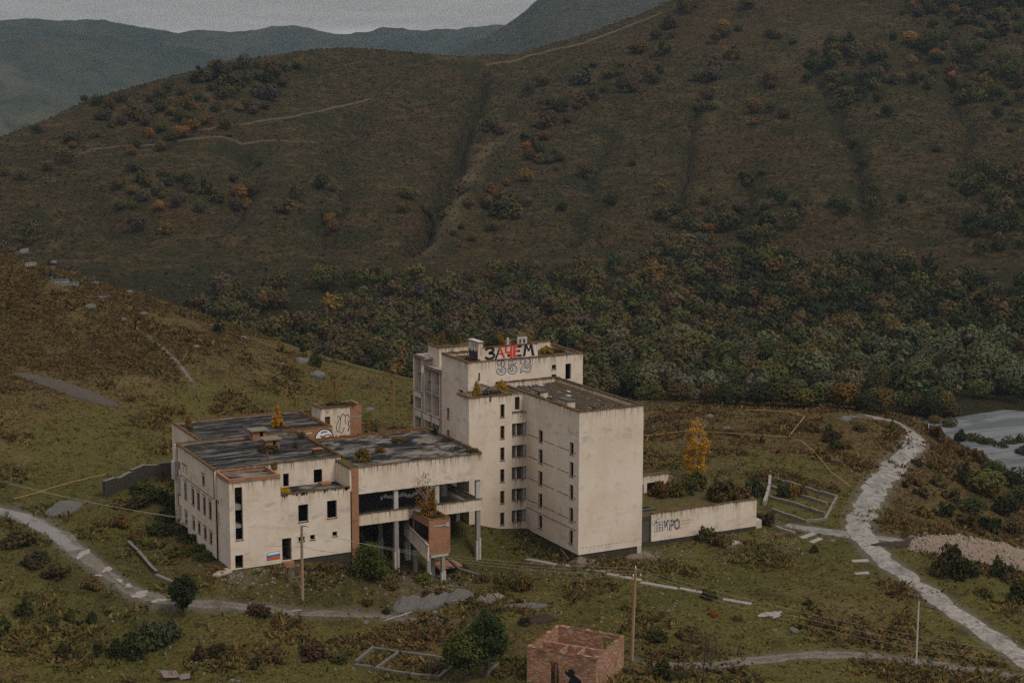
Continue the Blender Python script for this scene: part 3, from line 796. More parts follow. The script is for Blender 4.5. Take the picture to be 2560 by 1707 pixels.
def blob(name, x, y, rx, ry, mat, lift=.09, seed=0, rot=0, n=26):
    """a flat pool with a ragged outline, level, at the lowest ground of its rim"""
    p = G(x, y); b = MB(); r = random.Random(seed); ang = rot
    pts = []
    for k in range(n):
        t = 2 * math.pi * k / n; w = 1 + .30 * math.sin(2 * t + seed) + .22 * math.sin(3 * t + seed * 2) + .12 * math.sin(7 * t + seed) + r.uniform(-.12, .12)
        u, v = rx * w * math.cos(t), ry * w * math.sin(t)
        pts.append((p[0] + u * math.cos(ang) - v * math.sin(ang), p[1] + u * math.sin(ang) + v * math.cos(ang)))
    z = g_at(np.array([q[0] for q in pts]), np.array([q[1] for q in pts])) + lift
    zc = float(g_at(np.array(p[0]), np.array(p[1]))) + lift
    for k in range(n):
        a_, c_ = pts[k], pts[(k + 1) % n]
        b.quad([(p[0], p[1], zc), (a_[0], a_[1], float(z[k])), (c_[0], c_[1], float(z[(k + 1) % n]))])
    o = b.build(name, mat); return o
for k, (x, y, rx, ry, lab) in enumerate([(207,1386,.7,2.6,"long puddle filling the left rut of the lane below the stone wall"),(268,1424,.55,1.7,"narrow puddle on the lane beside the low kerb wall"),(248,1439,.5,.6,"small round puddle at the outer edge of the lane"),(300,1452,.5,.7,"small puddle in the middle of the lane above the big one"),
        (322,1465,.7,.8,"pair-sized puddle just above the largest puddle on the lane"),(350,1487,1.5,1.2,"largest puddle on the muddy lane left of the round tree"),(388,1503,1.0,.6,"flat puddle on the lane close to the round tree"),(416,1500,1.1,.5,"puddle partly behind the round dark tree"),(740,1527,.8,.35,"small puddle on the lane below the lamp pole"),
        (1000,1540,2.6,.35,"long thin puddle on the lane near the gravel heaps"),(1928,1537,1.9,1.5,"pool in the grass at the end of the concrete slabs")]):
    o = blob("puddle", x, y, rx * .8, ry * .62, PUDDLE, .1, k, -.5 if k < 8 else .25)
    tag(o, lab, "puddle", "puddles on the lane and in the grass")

# ================================================================== BUILDINGS
def coping(parent, x0, x1, y0, y1, z, mat=None, h=.14, name="coping", seg=2.6):
    """a mossy coping of uneven blocks along a straight wall top"""
    b = MB(); r = random.Random(int((x0 + y0) * 37 + z * 11))
    lx, ly = x1 - x0, y1 - y0; L = max(lx, ly); n = max(1, int(L / .55))
    V = lambda k: (x0 + lx * k / n, y0 + 0) if lx >= ly else (x0, y0 + ly * k / n)
    for k in range(n):
        hh = h * r.uniform(.55, 1.35); e = r.uniform(-.04, .05)
        if lx >= ly: b.box(x0 + lx * k / n, x0 + lx * (k + 1) / n, y0 - .03 - e, y1 + .03 + e, z - .02, z + hh)
        else: b.box(x0 - .03 - e, x1 + .03 + e, y0 + ly * k / n, y0 + ly * (k + 1) / n, z - .02, z + hh)
    return b.build(name, mat or MOSS, parent)
def poly_paint(parent, name, mat, polys, plane, off):
    """flat paint on a wall: plane 'y' (faces -Y, value) or 'x' (faces -X)"""
    b = MB()
    for pl in polys:
        if plane == 'y': b.quad([(u, off, v) for u, v in pl])
        else: b.quad([(off, u, v) for u, v in pl])
    return b.build(name, mat, parent)
def stroke(pts, w):
    """a painted line as quads"""
    out = []
    P = [Vector((p[0], p[1])) for p in pts]
    ns = []
    for i in range(len(P)):
        d = (P[min(i + 1, len(P) - 1)] - P[max(i - 1, 0)])
        d = d.normalized() if d.length > 0 else Vector((1, 0)); ns.append(Vector((-d.y, d.x)))
    for i in range(len(P) - 1):
        a, c = P[i], P[i + 1]
        out.append([tuple(a - ns[i] * w / 2), tuple(c - ns[i + 1] * w / 2), tuple(c + ns[i + 1] * w / 2), tuple(a + ns[i] * w / 2)])
    return out
def curve(pts, n=6):
    """Catmull-Rom through points"""
    P = [pts[0]] + list(pts) + [pts[-1]]; out = []
    for i in range(1, len(P) - 2):
        for k in range(n):
            t = k / n; a, b, c, d = [np.array(P[i + j], float) for j in (-1, 0, 1, 2)]
            q = .5 * ((2 * b) + (c - a) * t + (2 * a - 5 * b + 4 * c - d) * t * t + (3 * b - a - 3 * c + d) * t ** 3)
            out.append(tuple(q))
    out.append(tuple(pts[-1])); return out

# ------------------------------------------------------------------ hotel: gable wing, stair bay and tall block behind
hotel = tag(empty("hotel_tower", (0, 0, 0)), "tall cream plaster hotel block with blank gable and red and black roof graffiti", "building")
T = .38
rows = [(13.98, 15.78), (10.82, 12.95), (7.55, 9.68), (4.28, 6.38), (1.08, 3.12)]
# blank gable and the long side wall with two columns of slit windows
wall(hotel, "gable_wall", (0, 0), (1, 0), 10.5, 0, 20.5, T, [], PLASTER, (0, -1))
ops = [(y0, y1, a, b) for a, b in rows for y0, y1 in ((1.53, 2.57), (10.56, 11.72))]
wall(hotel, "side_wall", (0, T), (0, 1), 25.1, 0, 20.5, .26, [(a - T, b - T, c, d) for a, b, c, d in ops], PLASTER, (-1, 0))
for k, (a, b, c, d) in enumerate(ops): window(hotel, (0, 0), (0, 1), (-1, 0), a, b, c, d, frame=.85, seed=k)
wall(hotel, "side_wall", (10.5, T), (0, 1), 25.1, 0, 20.5, T, [], PLASTER, (1, 0))
for k, z in enumerate((14.4, 11.13, 7.86, 4.58)):
    for y0, y1 in ((12.0, 15.1), (7.08, 10.3), (2.85, 6.12), (.75, 1.3)):
        box(hotel, "ledge", -.045, .02, y0, y1, z, z + .07, STAIN)
box(hotel, "ledge", -.045, .02, .7, 15.1, 3.33, 3.40, STAIN)
b = MB()
for k in range(15): b.box(.62 + k * .62, .62 + k * .62 + .31, -.035, .02, .92, 1.04)
tag(b.build("toothed_course", CONCP, hotel), kind="stuff")
box(hotel, "plinth", .12, 10.4, .14, 25, -2.6, -.003, STONE)
box(hotel, "corner_pier", 9.75, 10.45, -.04, .55, -2.6, -.006, CONCP)
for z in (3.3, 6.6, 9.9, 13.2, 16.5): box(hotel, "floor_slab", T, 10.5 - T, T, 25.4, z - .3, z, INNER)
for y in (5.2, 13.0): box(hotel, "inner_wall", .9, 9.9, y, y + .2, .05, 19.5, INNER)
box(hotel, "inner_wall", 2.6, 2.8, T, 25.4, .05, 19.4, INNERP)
# roof of the gable wing: tar skin gone, thin concrete ribs over a void
box(hotel, "attic_floor", T, 10.5 - T, T, 25.4, 18.3, 18.6, INNER)  # floor coloured near black so the gaps between ribs look shaded
RIBM = plain("brown_concrete_rib", (.155, .115, .082), .95, .45, 1.5)
r = random.Random(3)
for k in range(11):
    x = 1.95 + k * .66
    b = MB(); y = 3.2 + (r.random() * 1.2 if k not in (4, 7) else 2.5); ye = 24.6 - r.random() * 1.0
    n = 10
    for j in range(n):
        a0, a1 = y + (ye - y) * j / n, y + (ye - y) * (j + 1) / n - (.04 if r.random() < .5 else 0)
        dz = r.uniform(-.04, .04); b.box(x + r.uniform(-.03, .03), x + .16, a0, a1, 19.55 + dz, 19.98 + dz)
    b.build("roof_rib", RIBM, hotel)
for j in range(10):
    y = 4.6 + j * 2.05
    b = MB()
    for k in range(10):
        if r.random() < .3: b.box(2.12 + k * .66, 2.58 + k * .66, y + r.uniform(-.3, .3), y + .14 + r.uniform(-.3, .6), 19.6, 19.9 + r.uniform(-.05, .06))
    b.build("roof_tie", RIBM, hotel)
for k in range(4):
    x, y = r.uniform(2.2, 8.6), r.uniform(4, 23); box(hotel, "slab_fragment", x, x + r.uniform(.4, .9), y, y + r.uniform(.5, 1.5), 19.985, 20.07, CONCP)
for y0 in (5.4, 13.4):        # two roof vent housings with slots
    v = wall(hotel, "vent_housing", (1.15, y0), (0, 1), 2.9, 19.0, 20.95, .16, [(.35, .65, 19.8, 20.55), (1.05, 1.35, 19.8, 20.55), (1.75, 2.05, 19.8, 20.55)], PLASTER, (-1, 0))
    c_ = wall(hotel, "vent_housing", (1.315, y0 + .002), (1, 0), 1.1, 19.0, 20.95, .16, [], PLASTER, (0, -1))
    box(hotel, "vent_cap", 1.05, 2.5, y0 - .12, y0 + 3.0, 20.955, 21.05, DCONC)
box(hotel, "roof_walkway", T, 1.7, 1.6, 24.8, 19.2, 19.62, WEED)
box(hotel, "roof_walkway", 9.25, 10.12, 1.6, 24.8, 19.2, 19.9, WEED)
box(hotel, "roof_walkway", T, 10.12, T, 1.55, 19.2, 19.7, WEED)
coping(hotel, 0, 10.5, 0, T, 20.5); coping(hotel, 0, T, T, 25.4, 20.5); coping(hotel, 10.5 - T, 10.5, T, 25.4, 20.5)
wall(hotel, "rear_parapet", (.4, 24.9), (1, 0), 9.7, 18.9, 20.5, .3, [], PLASTER, (0, -1)); coping(hotel, .4, 10.1, 24.9, 25.2, 20.5)
# stair bay
sx0, sx1, sy = -9.45, -2.42, 15.55
srows = [(a - .02, a + 1.95) for a in (17.26, 14.05, 10.82, 7.55, 4.28, 1.0)]
ops = [(5.1, 5.78, a, b) for a, b in srows]
wall(hotel, "stair_wall", (sx0, sy), (1, 0), sx1 - sx0, 0, 20.55, T, ops, PLASTER, (0, -1))
for k, (a, b, c, d) in enumerate(ops): window(hotel, (sx0, sy), (1, 0), (0, -1), a, b, c, d, frame=.7, seed=40 + k)
wall(hotel, "stair_side_wall", (sx0, sy + T), (0, 1), 4.15 - T, 0, 20.55, T, [], PLASTER, (-1, 0))
wall(hotel, "stair_inner_side", (sx1, sy + T), (0, 1), 9.9 - T, 0, 20.55, .3, [], PLASTER, (1, 0))
wall(hotel, "stair_rear_wall", (sx0 + T, 19.7 - T), (1, 0), sx1 - sx0 - T - .3, 0, 20.55, T, [], PLASTER, (0, 1))
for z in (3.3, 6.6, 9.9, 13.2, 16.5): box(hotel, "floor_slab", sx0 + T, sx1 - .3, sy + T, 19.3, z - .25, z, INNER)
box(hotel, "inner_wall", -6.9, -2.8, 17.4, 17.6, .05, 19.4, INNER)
box(hotel, "roof", sx0 + T, sx1 - .3, sy + T, 19.3, 19.7, 20.05, WEED)
coping(hotel, sx0, sx1, sy, sy + T, 20.55); coping(hotel, sx0, sx0 + T, sy + T, 19.32, 20.55); coping(hotel, sx0, sx1, 19.33, 19.7, 20.55)
box(hotel, "roof_outlet", -6.15, -5.85, sy - .02, sy + .3, 19.75, 20.57, STAIN)
b = MB()
for k in range(6): b.box(-9.3 + k * 1.15, -9.3 + (k + 1) * 1.15, sy + .16, 19.5, -3.2, 2.62 - k * .5 if k < 5 else .02)
b.build("stepped_plinth", STONE, hotel)
# loggias in the slot between stair bay and gable wing
for k in range(5):
    z = 14.35 - k * 3.27
    wall(hotel, "loggia_parapet", (sx1, sy), (1, 0), -sx1, z - 1.5, z, .14, [], PLASTER, (0, -1))
    box(hotel, "loggia_floor", sx1, -.002, sy + .14, 19.4, z - 1.45, z - 1.2, CONC)
    box(hotel, "loggia_divider", -1.62, -1.46, sy + .3, 17.3, z - 1.2, z + 1.75, PLASTER)
    box(hotel, "loggia_post", -.42, -.3, sy + .06, sy + .2, z - .003, z + 1.8, CONCP)
    b = MB(); b.box(sx1 + .05, -1.66, sy + .75, sy + .9, z - 1.19, z + .2); b.build("rubble_ledge", DCONC, hotel)
wall(hotel, "loggia_parapet", (sx1, sy), (1, 0), -sx1, 16.15, 17.75, .14, [(1.35, 1.5, 17.0, 17.2)], PLASTER, (0, -1))
box(hotel, "loggia_floor", sx1, -.002, sy + .14, 19.4, 16.2, 16.45, CONC)
wall(hotel, "loggia_back_wall", (sx1, 19.4), (1, 0), -sx1, 1.2, 19.4, .3, [(.5, 2.2, q + .1, q + 2.2) for q in (1.3, 4.4, 7.7, 10.9, 14.2)], INNERP, (0, -1))
wall(hotel, "loggia_attic", (sx1, sy + .9), (1, 0), -sx1, 17.75, 20.4, .2, [(.95, 1.75, 17.95, 19.9)], PLASTER, (0, -1))
box(hotel, "loggia_roof", sx1, -.002, sy + 1.1, 24.8, 19.9, 20.1, WEED)
# tall block behind, with the painted front
tx0, tx1, ty, tz = -4.7, 15.3, 25.5, 23.9
ops = [(9.74 - tx0, 10.49 - tx0, 21.76, 22.46), (9.69 - tx0, 10.53 - tx0, 20.0, 20.95), (12.16 - tx0, 13.17 - tx0, 19.93, 22.44), (-3.0 - tx0, -2.68 - tx0, 20.87, 22.19)]
wall(hotel, "painted_front", (tx0, ty), (1, 0), tx1 - tx0, 0, tz, T, ops, PLASTER, (0, -1))
for k, (a, b, c, d) in enumerate(ops[:3]): window(hotel, (tx0, ty), (1, 0), (0, -1), a, b, c, d, frame=.6, seed=60 + k, sill=k != 2)
lops = [(27.3, 28.8, 17.8, 19.35), (32.2, 33.0, 13.9, 15.7), (32.2, 33.0, 10.4, 12.2), (32.2, 33.0, 7.1, 8.9)]
wall(hotel, "side_wall", (tx0, ty + T), (0, 1), 9.5 - T, 0, tz, T, [(a - ty - T, b - ty - T, c, d) for a, b, c, d in lops], PLASTER, (-1, 0))
for k, (a, b, c, d) in enumerate(lops): window(hotel, (tx0, 0), (0, 1), (-1, 0), a, b, c, d, frame=.8, seed=70 + k)
wall(hotel, "side_wall", (tx1, ty + T), (0, 1), 9.5 - T, 0, tz, T, [], PLASTER, (1, 0))
wall(hotel, "rear_wall", (tx0 + T, 35), (1, 0), tx1 - tx0 - 2 * T, 0, tz, T, [], PLASTER, (0, 1))
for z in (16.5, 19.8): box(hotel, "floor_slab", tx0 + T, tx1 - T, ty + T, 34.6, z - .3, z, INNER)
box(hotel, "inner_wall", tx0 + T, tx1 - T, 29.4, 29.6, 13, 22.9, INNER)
box(hotel, "roof", tx0 + T, tx1 - T, ty + T, 34.6, 22.9, 23.42, WEED)
coping(hotel, tx0, tx1, ty, ty + T, tz, h=.1); coping(hotel, tx0, tx0 + T, ty + T, 34.6, tz, h=.12); coping(hotel, tx1 - T, tx1, ty + T, 34.6, tz, MOSSR); coping(hotel, tx0, tx1, 34.62, 35, tz, MOSSR, h=.2)
wall(hotel, "rear_parapet", (10.6, 34.0), (1, 0), 3.6, 23.42, 24.7, .25, [], PLASTER, (0, -1)); coping(hotel, 10.6, 14.2, 34.0, 34.25, 24.7, MOSSR)
# roof house that carries the big letters
py, pz0, pz1 = 28.75, 23.3, 25.46
wall(hotel, "roof_house_front", (-.6, py), (1, 0), 9.6, pz0, pz1, .25, [(4.25, 4.75, 23.62, 24.1)], PLASTER, (0, -1))
wall(hotel, "roof_house_side", (9.0, py + .25), (0, 1), 3.4, pz0, pz1, .25, [], PLASTER, (1, 0))
wall(hotel, "roof_house_rear", (-.6, 32.4), (1, 0), 9.6, pz0, pz1, .25, [], BRICK, (0, 1))
box(hotel, "roof_house_roof", -.58, 8.7, 29.05, 32.1, 24.3, 24.62, WEED)
coping(hotel, -.6, 9.0, py, py + .25, pz1, h=.07); coping(hotel, -.6, 9, 32.15, 32.4, pz1, BRICK, h=.3)
wall(hotel, "chimney_side", (-1.42, py), (0, 1), 3.35, pz0, 26.3, .2, [(.75, 1.0, 25.35, 25.95), (1.5, 1.75, 25.3, 25.9), (2.3, 2.55, 25.35, 25.95)], PLASTER, (-1, 0))
wall(hotel, "chimney_front", (-1.215, py + .002), (1, 0), .6, pz0, 26.3, .2, [], PLASTER, (0, -1))
box(hotel, "chimney_cap", -1.5, -.5, py - .06, 32.2, 26.305, 26.42, CONCP)
box(hotel, "chimney_core", -1.2, -.62, py + .22, 32.0, pz0, 26.28, PLASTER)
box(hotel, "vent_pipe", 4.05, 4.4, 29.6, 29.9, 24.6, 26.5, CONCP)
wall(hotel, "roof_hatch", (6.4, 30.6), (1, 0), 1.7, 24.6, 26.5, .2, [(.3, .65, 25.3, 26.0), (1.0, 1.35, 25.3, 26.0)], CONCP, (0, -1))
box(hotel, "roof_hatch_cap", 6.3, 8.2, 30.5, 31.6, 26.505, 26.6, MOSS)
# lettering: three black and red words in Cyrillic, the digits outlined below
zb, zt = 23.55, 25.36
def letters():
    out = []
    def L(x0, w): return lambda u, v: (x0 + w * u, zb + (zt - zb) * v)
    f = L(-.28, 1.75)
    out.append((stroke([f(*q) for q in curve([(.06, .78), (.28, .95), (.62, .96), (.86, .80), (.72, .60), (.42, .53), (.80, .46), (.95, .26), (.68, .06), (.30, .05), (.04, .22)], 4)], .40), []))
    f = L(1.42, 1.85)
    out.append(([[f(0, -.04), f(.20, -.04), f(.44, .62), f(.42, .98)]], [[f(.42, .98), f(.44, .62), f(.50, .70), f(.58, 1.0)], [f(.50, .70), f(.80, -.02), f(1.02, -.02), f(.58, 1.0)], [f(.34, .32), f(.74, .30), f(.70, .44), f(.38, .46)]]))
    f = L(3.18, 1.45)
    out.append(([], [[f(.0, 1.0), f(.26, 1.0), f(.26, .55), f(.02, .48)], [f(.02, .48), f(.26, .55), f(.66, .55), f(.66, .36), f(.14, .36)], [f(.62, -.03), f(.92, -.03), f(.92, 1.02), f(.66, 1.02)]]))
    f = L(4.58, 1.6); Rr = [[f(.0, 0), f(.30, 0), f(.30, 1.0), f(.02, 1.0)]]; B = []
    for v in (.0, .40, .78):
        e_ = .98 - (.16 if v == .40 else 0); Rr.append([f(.30, v), f(.56, v), f(.56, v + .22), f(.30, v + .22)]); B.append([f(.56, v + .01), f(e_, v + .01), f(e_, v + .21), f(.56, v + .21)])
    out.append((B, Rr))
    f = L(6.35, 2.05)
    out.append(([[f(.0, .0), f(.22, .0), f(.36, 1.0), f(.16, 1.0)], [f(.78, .0), f(1.02, .0), f(.82, 1.0), f(.62, 1.0)], [f(.26, 1.0), f(.36, 1.0), f(.52, .62), f(.50, .40), f(.42, .42), f(.30, .80)], [f(.50, .40), f(.52, .62), f(.64, 1.0), f(.72, 1.0), f(.72, .80), f(.58, .42)]], []))
    return out
for B, Rr in letters():
    lt = None
    if B: lt = poly_paint(hotel, "painted_letter", BLACKP, B, 'y', py - .006)
    if Rr: poly_paint(lt or hotel, "red_strokes" if lt else "painted_letter", REDP, Rr, 'y', py - .009)
three = [(.10, .78), (.06, .90), (.22, .98), (.48, 1.0), (.74, .95), (.86, .80), (.82, .64), (.64, .55), (.90, .46), (1.0, .28), (.92, .10), (.66, .0), (.36, .0), (.10, .10), (.0, .26), (.06, .40), (.22, .45), (.36, .38), (.40, .26), (.44, .16), (.54, .18), (.54, .34), (.50, .50), (.50, .66), (.54, .86), (.44, .86), (.40, .72), (.26, .62), (.10, .78)]
five = [(.10, .98), (.30, .92), (.60, .93), (.92, 1.0), (.94, .84), (.84, .70), (.60, .66), (.30, .68), (.24, .62), (.24, .55), (.50, .58), (.80, .54), (1.0, .34), (.94, .12), (.70, .0), (.36, .0), (.08, .12), (.0, .28), (.10, .40), (.28, .38), (.36, .24), (.42, .16), (.50, .22), (.50, .40), (.40, .48), (.22, .44), (.10, .48), (.10, .98)]
two = [(.04, .0), (.30, .12), (.52, .06), (.74, .0), (.94, .12), (1.0, .34), (.96, .50), (.82, .38), (.62, .34), (.40, .38), (.58, .50), (.86, .62), (.96, .78), (.84, .94), (.60, 1.0), (.34, .99), (.14, .90), (.08, .76), (.18, .64), (.36, .64), (.44, .76), (.42, .88), (.52, .90), (.54, .72), (.46, .58), (.22, .44), (.08, .26), (.04, .0)]
for x0, w, pts in ((.12, 1.6, three), (2.02, 1.62, five), (4.12, 1.95, two)):
    sc = lambda q: [(x0 + w * u, 21.60 + 2.22 * v) for u, v in q]
    dg = poly_paint(hotel, "painted_digit", BLACKP, stroke(sc(curve(pts, 4)), .10), 'y', ty - .010)
    poly_paint(dg, "grey_fill", GREYP, [sc(q) for q in ([(.55, .05), (.95, .15), (.93, .42), (.60, .56), (.56, .3)], [(.15, .72), (.4, .7), (.4, .9), (.2, .92)], [(.58, .62), (.84, .66), (.82, .88), (.58, .94)], [(.06, .16), (.34, .06), (.34, .34), (.12, .38)])], 'y', ty - .006)
pp = []
for k in range(11): a_ = 28.9 + k * .28; pp.append([(a_, 23.75 + .1 * math.sin(k * 2.1)), (a_ + .30, 23.7 + .12 * math.sin(k * 3.3)), (a_ + .27, 24.85 + .22 * math.sin(k * 1.7)), (a_ + .03, 24.9 + .2 * math.sin(k * 2.6))])
poly_paint(hotel, "purple_tag", PURPLE, pp, 'x', -1.428); poly_paint(hotel, "pink_tag_edge", PINK, [[(28.9, 23.55), (32.0, 23.6), (32.0, 23.85), (28.9, 23.78)], [(31.9, 23.6), (32.05, 23.6), (32.05, 24.7), (31.95, 24.7)]], 'x', -1.424)
pp = []
for k in range(2):
    for j in range(5): pp.append([(-1.05 + k * .22 + .03, 24.2 + j * .28), (-1.05 + k * .22 + .13, 24.2 + j * .28), (-1.05 + k * .22 + .11, 24.42 + j * .28), (-1.05 + k * .22 + .04, 24.42 + j * .28)])
poly_paint(hotel, "small_tag", BLACKP, pp, 'y', py - .004)
# rear wing with open loggias on its left face
wing_x = -3.0
for (y0, y1, top) in ((35.0, 41.6, 20.95), (41.6, 45.6, 22.2)):
    wall(hotel, "loggia_back_wall", (wing_x, y0), (0, 1), y1 - y0, 0, top - .25, .25, [(j * 2.9 + .35 + (0 if y0 < 40 else .2), j * 2.9 + 1.25 + (0 if y0 < 40 else .2), z + .1, z + 2.3) for j in range(2 if y0 < 40 else 1) for z in (.5, 3.8, 7.1, 10.4, 13.7, 17.0)], INNERP, (-1, 0))
    box(hotel, "wing_roof", tx0, 9, y0 + .005, y1, top - .25, top, CONC); coping(hotel, tx0, tx0 + .3, y0 + .01, y1, top, h=.1)
for y, top in ((35.75, 20.65), (38.65, 20.65), (41.55, 20.65), (42.6, 21.9), (45.4, 21.9)):
    box(hotel, "loggia_partition", tx0 + .01, wing_x - .003, y, y + .2, 0, top, PLASTER)
for k, z in enumerate((16.95, 13.68, 10.4, 7.13, 3.86)):
    for y0, y1 in ((35.95, 38.65), (38.85, 41.55), (42.8, 45.4)):
        box(hotel, "loggia_floor", tx0 + .05, wing_x - .003, y0 + .003, y1 - .003, z - .2, z, CONC)
        if k > 0 or y0 > 42: box(hotel, "loggia_parapet", tx0 - .18, tx0 + .03, y0 - .25, y1 + .15, z - 1.35 if k else z - 1.4, z - .15 if k else z - .38, PLASTER)
for y0, y1, z in ((36.5, 37.4, 18.9), (39.2, 40.5, 18.5), (43.0, 44.6, 19.2)): box(hotel, "broken_shelf", tx0 + .1, wing_x - .004, y0, y1, z, z + .1, DCONC)
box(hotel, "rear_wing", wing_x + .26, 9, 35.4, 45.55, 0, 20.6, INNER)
box(hotel, "rear_wing_end", tx0, 9, 45.62, 45.9, 0, 22.2, PLASTER)
wall(hotel, "rear_roof_house", (-3.1, 39.2), (1, 0), 6.6, 20.9, 24.1, .25, [(2.0, 2.3, 23.3, 23.6)], PLASTER, (0, -1)); wall(hotel, "rear_roof_house", (-3.1, 39.45), (0, 1), 4, 20.9, 24.1, .25, [], PLASTER, (-1, 0))
box(hotel, "rear_roof_house_roof", -2.84, 3.5, 39.46, 43.4, 23.5, 23.9, WEED); coping(hotel, -3.1, 3.5, 39.2, 39.45, 24.1); coping(hotel, -3.1, -2.85, 39.46, 43.4, 24.1)

# ------------------------------------------------------------------ service block on the left
svc = tag(empty("service_block", (-38, 20, 1.5)), "low cream plaster block with tarred flat roof, brick vents and painted flag", "building")
svc.location = (0, 0, 0)
mx0, mx1, my0, my1, mz0, mz1 = -47.44, -29.2, 15.9, 34.2, 1.7, 14.0
ww = [(17.45, 18.65), (20.1, 21.3), (22.9, 24.15), (25.55, 26.85), (29.25, 30.5), (32.3, 33.5)]
ops = [(a, b, 6.75, 9.18) for a, b in ww] + [(a, b, 3.25, 4.83) for a, b in ww] + [(20.3, 21.4, 10.62, 12.14), (28.95, 29.4, 10.6, 11.5), (30.45, 30.85, 10.55, 11.45), (32.15, 33.4, 10.4, 11.7)]
wall(svc, "side_wall", (mx0, my0), (0, 1), my1 - my0, mz0, mz1, .13, [(a - my0, b - my0, c, d) for a, b, c, d in ops], PLASTER, (-1, 0))
for k, (a, b, c, d) in enumerate(ops): window(svc, (mx0, 0), (0, 1), (-1, 0), a, b, c, d, frame=.45, seed=100 + k, trim=k != 13 and k != 14, sill=k < 12)
box(svc, "ledge", mx0 - .045, mx0 + .02, 16.2, 32.2, 9.86, 9.94, STAIN)
for a, b in ww:
    for z in (9.45, 5.05): box(svc, "window_hood", mx0 - .09, mx0 + .02, a - .18, b + .18, z, z + .08, STAIN)
for a, b, z in ((20.1, 21.6, 12.4), (28.7, 31.1, 11.75)): box(svc, "window_hood", mx0 - .1, mx0 + .02, a, b, z, z + .1, STAIN)
box(svc, "corner_pier", mx0 - .35, mx0 + .1, 33.9, 34.3, 1.6, 13.9, PLASTER); box(svc, "corner_box", mx0 - .75, mx0 - .352, 33.6, 34.35, 8.9, 11.6, CONCP)
box(svc, "plinth", mx0 + .1, mx1, my0 + .1, my1, -1.5, mz0 - .003, STONE)
ops = [(-37.7 - mx0, -36.87 - mx0, 10.55, 12.42), (-33.25 - mx0, -32.0 - mx0, 10.55, 12.5)]
wall(svc, "upper_wall", (mx0, my0 - .002), (1, 0), mx1 - mx0, 9.9, mz1, T, ops, PLASTER, (0, -1))
for k in range(5):      # broken jamb beside the wide terrace doorway
    box(svc, "broken_jamb", -32.0, -31.9 + .05 + .1 * ((k * 7) % 3), my0 + .02 * k, my0 + .3, 10.6 + .36 * (4 - k) * .9, 10.9 + .36 * (4 - k) * .9, BRICK)
wall(svc, "rear_wall", (mx0, my1 - T), (1, 0), mx1 - mx0, mz0, mz1, T, [], PLASTER, (0, 1))
wall(svc, "right_wall", (mx1, my0 + T), (0, 1), my1 - my0 - 2 * T, mz0, mz1, T, [], PLASTER, (1, 0))
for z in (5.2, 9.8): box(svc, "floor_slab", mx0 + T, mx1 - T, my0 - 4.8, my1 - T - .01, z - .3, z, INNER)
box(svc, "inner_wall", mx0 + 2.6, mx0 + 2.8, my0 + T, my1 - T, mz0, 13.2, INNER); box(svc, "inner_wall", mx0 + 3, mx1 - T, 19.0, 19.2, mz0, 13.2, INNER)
box(svc, "roof", mx0 + .3, mx1 - .3, my0 + .3, my1 - .3, 13.3, 13.86, TAR)
coping(svc, mx0, mx1, my0, my0 + .3, mz1, h=.07); coping(svc, mx0, mx0 + .3, my0 + .31, my1, mz1, h=.10); coping(svc, mx0, mx1, my1 - .35, my1, mz1, h=.16); coping(svc, mx1 - .35, mx1, my0 + .3, my1 - .4, mz1, WEED, h=.3)
# front bay with the tall stair window
fx0, fx1, fy = -47.1, -40.0, 10.5
ops = [(-46.35 - fx0, -45.3 - fx0, 5.45, 12.66), (-46.5 - fx0, -45.4 - fx0, 1.55, 3.42)]
wall(svc, "front_bay_wall", (fx0, fy), (1, 0), fx1 - fx0, 1.5, 13.35, T, ops, PLASTER, (0, -1))
w = window(svc, (fx0, fy), (1, 0), (0, -1), ops[0][0], ops[0][1], 5.45, 12.66, frame=0, sill=True, seed=1)
for z0, z1 in ((9.45, 10.15), (6.98, 7.42)): box(svc, "stair_landing", -46.34, -45.31, fy + .5, 13, z0, z1, CONC)
window(svc, (fx0, fy), (1, 0), (0, -1), ops[1][0], ops[1][1], 1.55, 3.42, frame=0, sill=False, seed=2)
wall(svc, "front_bay_side", (fx0, fy + T), (0, 1), my0 - fy - T, 1.5, 13.35, T, [(4.2, 4.75, 6.2, 8.3), (4.2, 4.75, 9.3, 9.9)], PLASTER, (-1, 0))
wall(svc, "front_bay_side", (fx1, fy + T), (0, 1), my0 - fy - T, 10.4, 13.35, T, [], PLASTER, (1, 0))
box(svc, "plinth", fx0 + .12, fx1, fy + .12, my0, -.5, 1.497, STONE)
box(svc, "front_bay_roof", fx0 + T, fx1 - T, fy + T, my0 - .01, 12.9, 13.3, TARP)
for nm, q in (("brick_upstand", (fx0, fx1, fy - .01, fy + .3, 13.352, 13.82)), ("brick_upstand", (fx0, fx0 + .28, fy + .305, my0 - .01, 13.352, 13.75)), ("brick_upstand", (fx1 - .28, fx1, fy + .305, my0 - .01, 13.352, 13.72)), ("brick_upstand", (fx0 + .3, fx1 - .3, my0 - .26, my0 - .012, 13.31, 13.72))): box(svc, nm, *q, BRICK)
coping(svc, fx0 + .3, fx1 - .3, my0 - .26, my0 - .012, 13.72, MOSSR, h=.06)
